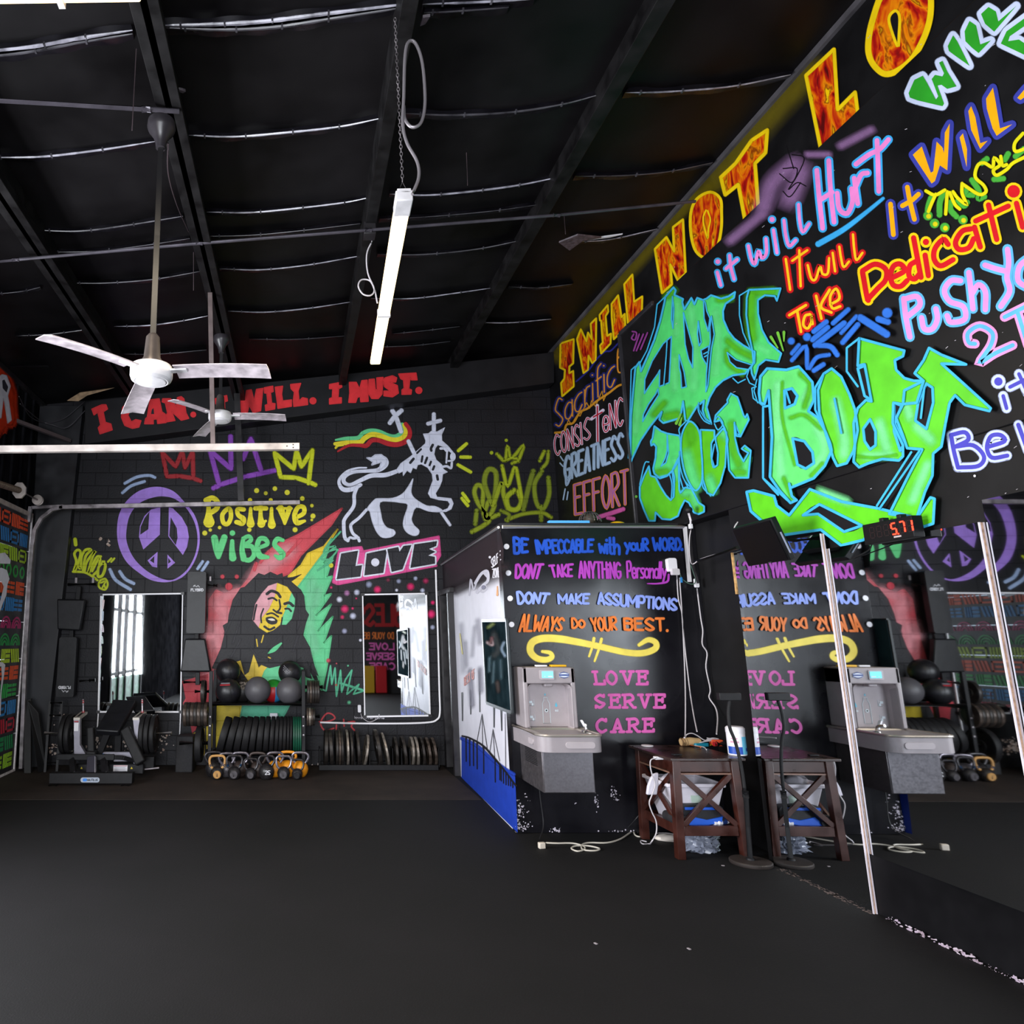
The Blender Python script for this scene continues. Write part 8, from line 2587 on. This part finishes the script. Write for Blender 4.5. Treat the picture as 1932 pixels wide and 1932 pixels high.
bt = thing('white_bottle', 'white bottle with a blue label lying on the lower shelf', 'bottle', tuple(V((3.42, 5.93, zs_ + .028))))
MB().lathe([(.0001, -.07), (.018, -.07), (.019, -.045), (.027, -.035), (.027, .07), (.0001, .072)], (0, 0, 0), (.9, .3, .1), white_p, n=18).build('bottle_body', bt)
MB().lathe([(.0275, .0), (.0275, .05)], (0, 0, 0), (.9, .3, .1), mat('label_navy', '20356c', .5), n=18).build('label', bt)
tag(MB().rbox((3.09, 5.98, zs_ + .045), (.12, .20, .08), .035, 'y', mat('cuff_black', '1f1d20', .7)).build('foam_cuff', bevel=.01), 'black padded cuff on the lower shelf left of the bag', 'cuff')
crumple('plastic_bag', tuple(PF(1326, 1608) + V((0, .03, .002))), .105, mat('plastic_bag_grey', '7f8494', .3, spec=.6, alpha=.85), 'crumpled grey plastic bag on the floor under the table', 'plastic bag', 7, (1.1, .7, .95), 44, .7, 11)
crumple('plastic_bag', (3.36, 6.12, .002), .10, mat('plastic_bag_clear', 'a2aeb6', .3, spec=.6, alpha=.8), 'crumpled pale plastic bag on the floor behind the grey one', 'plastic bag', 12, (1.1, .8, .9), 44, .7, 10)
crumple('paper_sheet', tuple(PF(1262, 1585) + V((0, 0, .002))), .09, mat('paper_cream', 'c9c0b8', .7), 'flattened white paper on the floor by the back left table leg', 'paper', 3, (1.3, .8, .3), 18, .3, 5)
# cords on the floor
ext = mat('extension_cord', 'b9b2a6', .5)
ec = thing('extension_cord', 'beige extension cord lying on the floor under the fountain', 'cord', tuple(PF(1022, 1594)))
MB().tube([PF(u, v, .008) for u, v in ((1026, 1590), (1050, 1591), (1080, 1591), (1100, 1596), (1103, 1602), (1090, 1606), (1078, 1601), (1086, 1596), (1110, 1596), (1131, 1601), (1122, 1605), (1100, 1603), (1098, 1594), (1112, 1590), (1145, 1590), (1170, 1583), (1190, 1570), (1205, 1562), (1214, 1565), (1210, 1578), (1198, 1575), (1196, 1560), (1206, 1553), (1216, 1562), (1204, 1570), (1200, 1558), (1218, 1556))], .0065, ext, n=7, smooth=True).build('cable', ec, world=True)
MB().box(PF(1022, 1595, .024), (.055, .035, .048), mat('plug_cream', 'c4b9ac', .5), rot=(0, 0, .2)).build('socket_end', ec, world=True, bevel=.006)
cord([PF(u, v, .006) for u, v in ((1205, 1562), (1190, 1572), (1180, 1568))] + [PY(u, v, 6.5) for u, v in ((1200, 1545), (1215, 1525), (1222, 1505), (1224, 1490))], .005, 'black cord rising from the floor to the back of the table', mat('cord_black', '161518', .5))
cord([PF(u, v, .006) for u, v in ((1240, 1572), (1258, 1572), (1275, 1575), (1262, 1578), (1245, 1576), (1260, 1574), (1285, 1580))], .005, 'coil of white cord behind the front left table leg')
# tablet stand with a round base
st = thing('tablet_stand', 'black gooseneck stand with a round base in front of the table', 'stand', tuple(PF(1421, 1630)))
c = PF(1417, 1630)
rS = 3.658 - c.x
MB().lathe([(.0001, 0), (rS - .004, 0), (rS, .006), (rS, .022), (rS - .006, .028), (.0001, .030)], c, (0, 0, 1), mat('stand_base_dusty', '2c2523', .5, var=.3, scale=8), n=48).build('base', st, world=True)
ys = c.y
MB().tube([(c.x - .002, ys, .028), PY(1407, 1500, ys - .02)], .018, powder_k, n=12).build('pole', st, world=True)
MB().lathe([(.03, 0), (.028, .012), (.02, .018), (.0001, .018)], (c.x - .002, ys, .03), (0, 0, 1), powder_k, n=18).build('base_collar', st, world=True)
MB().tube([PY(1407, 1505, ys - .02), PY(1406, 1492, ys - .02)], .023, powder_k, n=12).build('clamp_collar', st, world=True)
MB().tube([PY(u, v, ys - .02) for u, v in ((1406, 1497), (1398, 1443), (1387, 1399), (1377, 1373), (1374, 1345), (1376, 1322))], .012, rubber_k, n=10, smooth=True).build('gooseneck', st, world=True)
MB().box(PY(1375, 1314, ys - .02), (.175, .05, .062), powder_k).build('tablet_clamp', st, world=True, bevel=.006)
# cut-off pieces and litter on the floor
for i, (u, v) in enumerate(((1364, 1633), (1538, 1860), (1124, 1780), (1480, 1588), (1505, 1640), (1300, 1790))):
    if u < 1480:
        p = PF(u, v, .003)
        tag(MB().box(p, (.02, .012, .004), mat('litter', '8d8488', .7), rot=(0, 0, i)).build('paper_scrap'), ['tiny pale scrap on the floor before the stand base', 'tiny pale scrap on the open floor', 'tiny pale scrap alone on the middle of the floor', '', '', 'tiny pale scrap on the floor left of the mirrors'][i], 'scrap')
# rear wall lettering that the tall mirror beneath the word love shows
def rear_word(text, x0, x1, z0, z1, lw, c):
    mt = mat('rear_paint_' + c, c, .5)
    return lettering(None, 'painted_lettering', text, (x1, YR + .003, z0), (-1, 0, 0), (0, 0, 1), (0, 1, 0), x1 - x0, z1 - z0, lw, mt, wall_rear)
rear_word('BLESS', 2.0, 3.5, 2.2, 2.85, .12, 'a01820')
rear_word('DO YOUR BEST', 2.0, 3.2, 1.75, 1.95, .03, 'e67a34')  # this and the pink words repeat the partition's, standing in for its double reflection
rear_word('LOVE', 2.4, 3.2, 1.4, 1.6, .05, 'dc66b6')
rear_word('SERVE', 2.3, 3.2, 1.08, 1.28, .05, 'dc66b6')
rear_word('CARE', 2.4, 3.2, .76, .96, .05, 'dc66b6')
for i, (x, c) in enumerate(((2.35, 'b8901c'), (2.75, 'b01420'))):
    tag(MB().box((x, YR + .12, .45), (.36, .1, .86), mat('mat_' + c, c, .5)).build('foam_mat', bevel=.02), ('yellow', 'red')[i] + ' folded foam mat against the rear wall, seen in the tall mirror', 'mat')
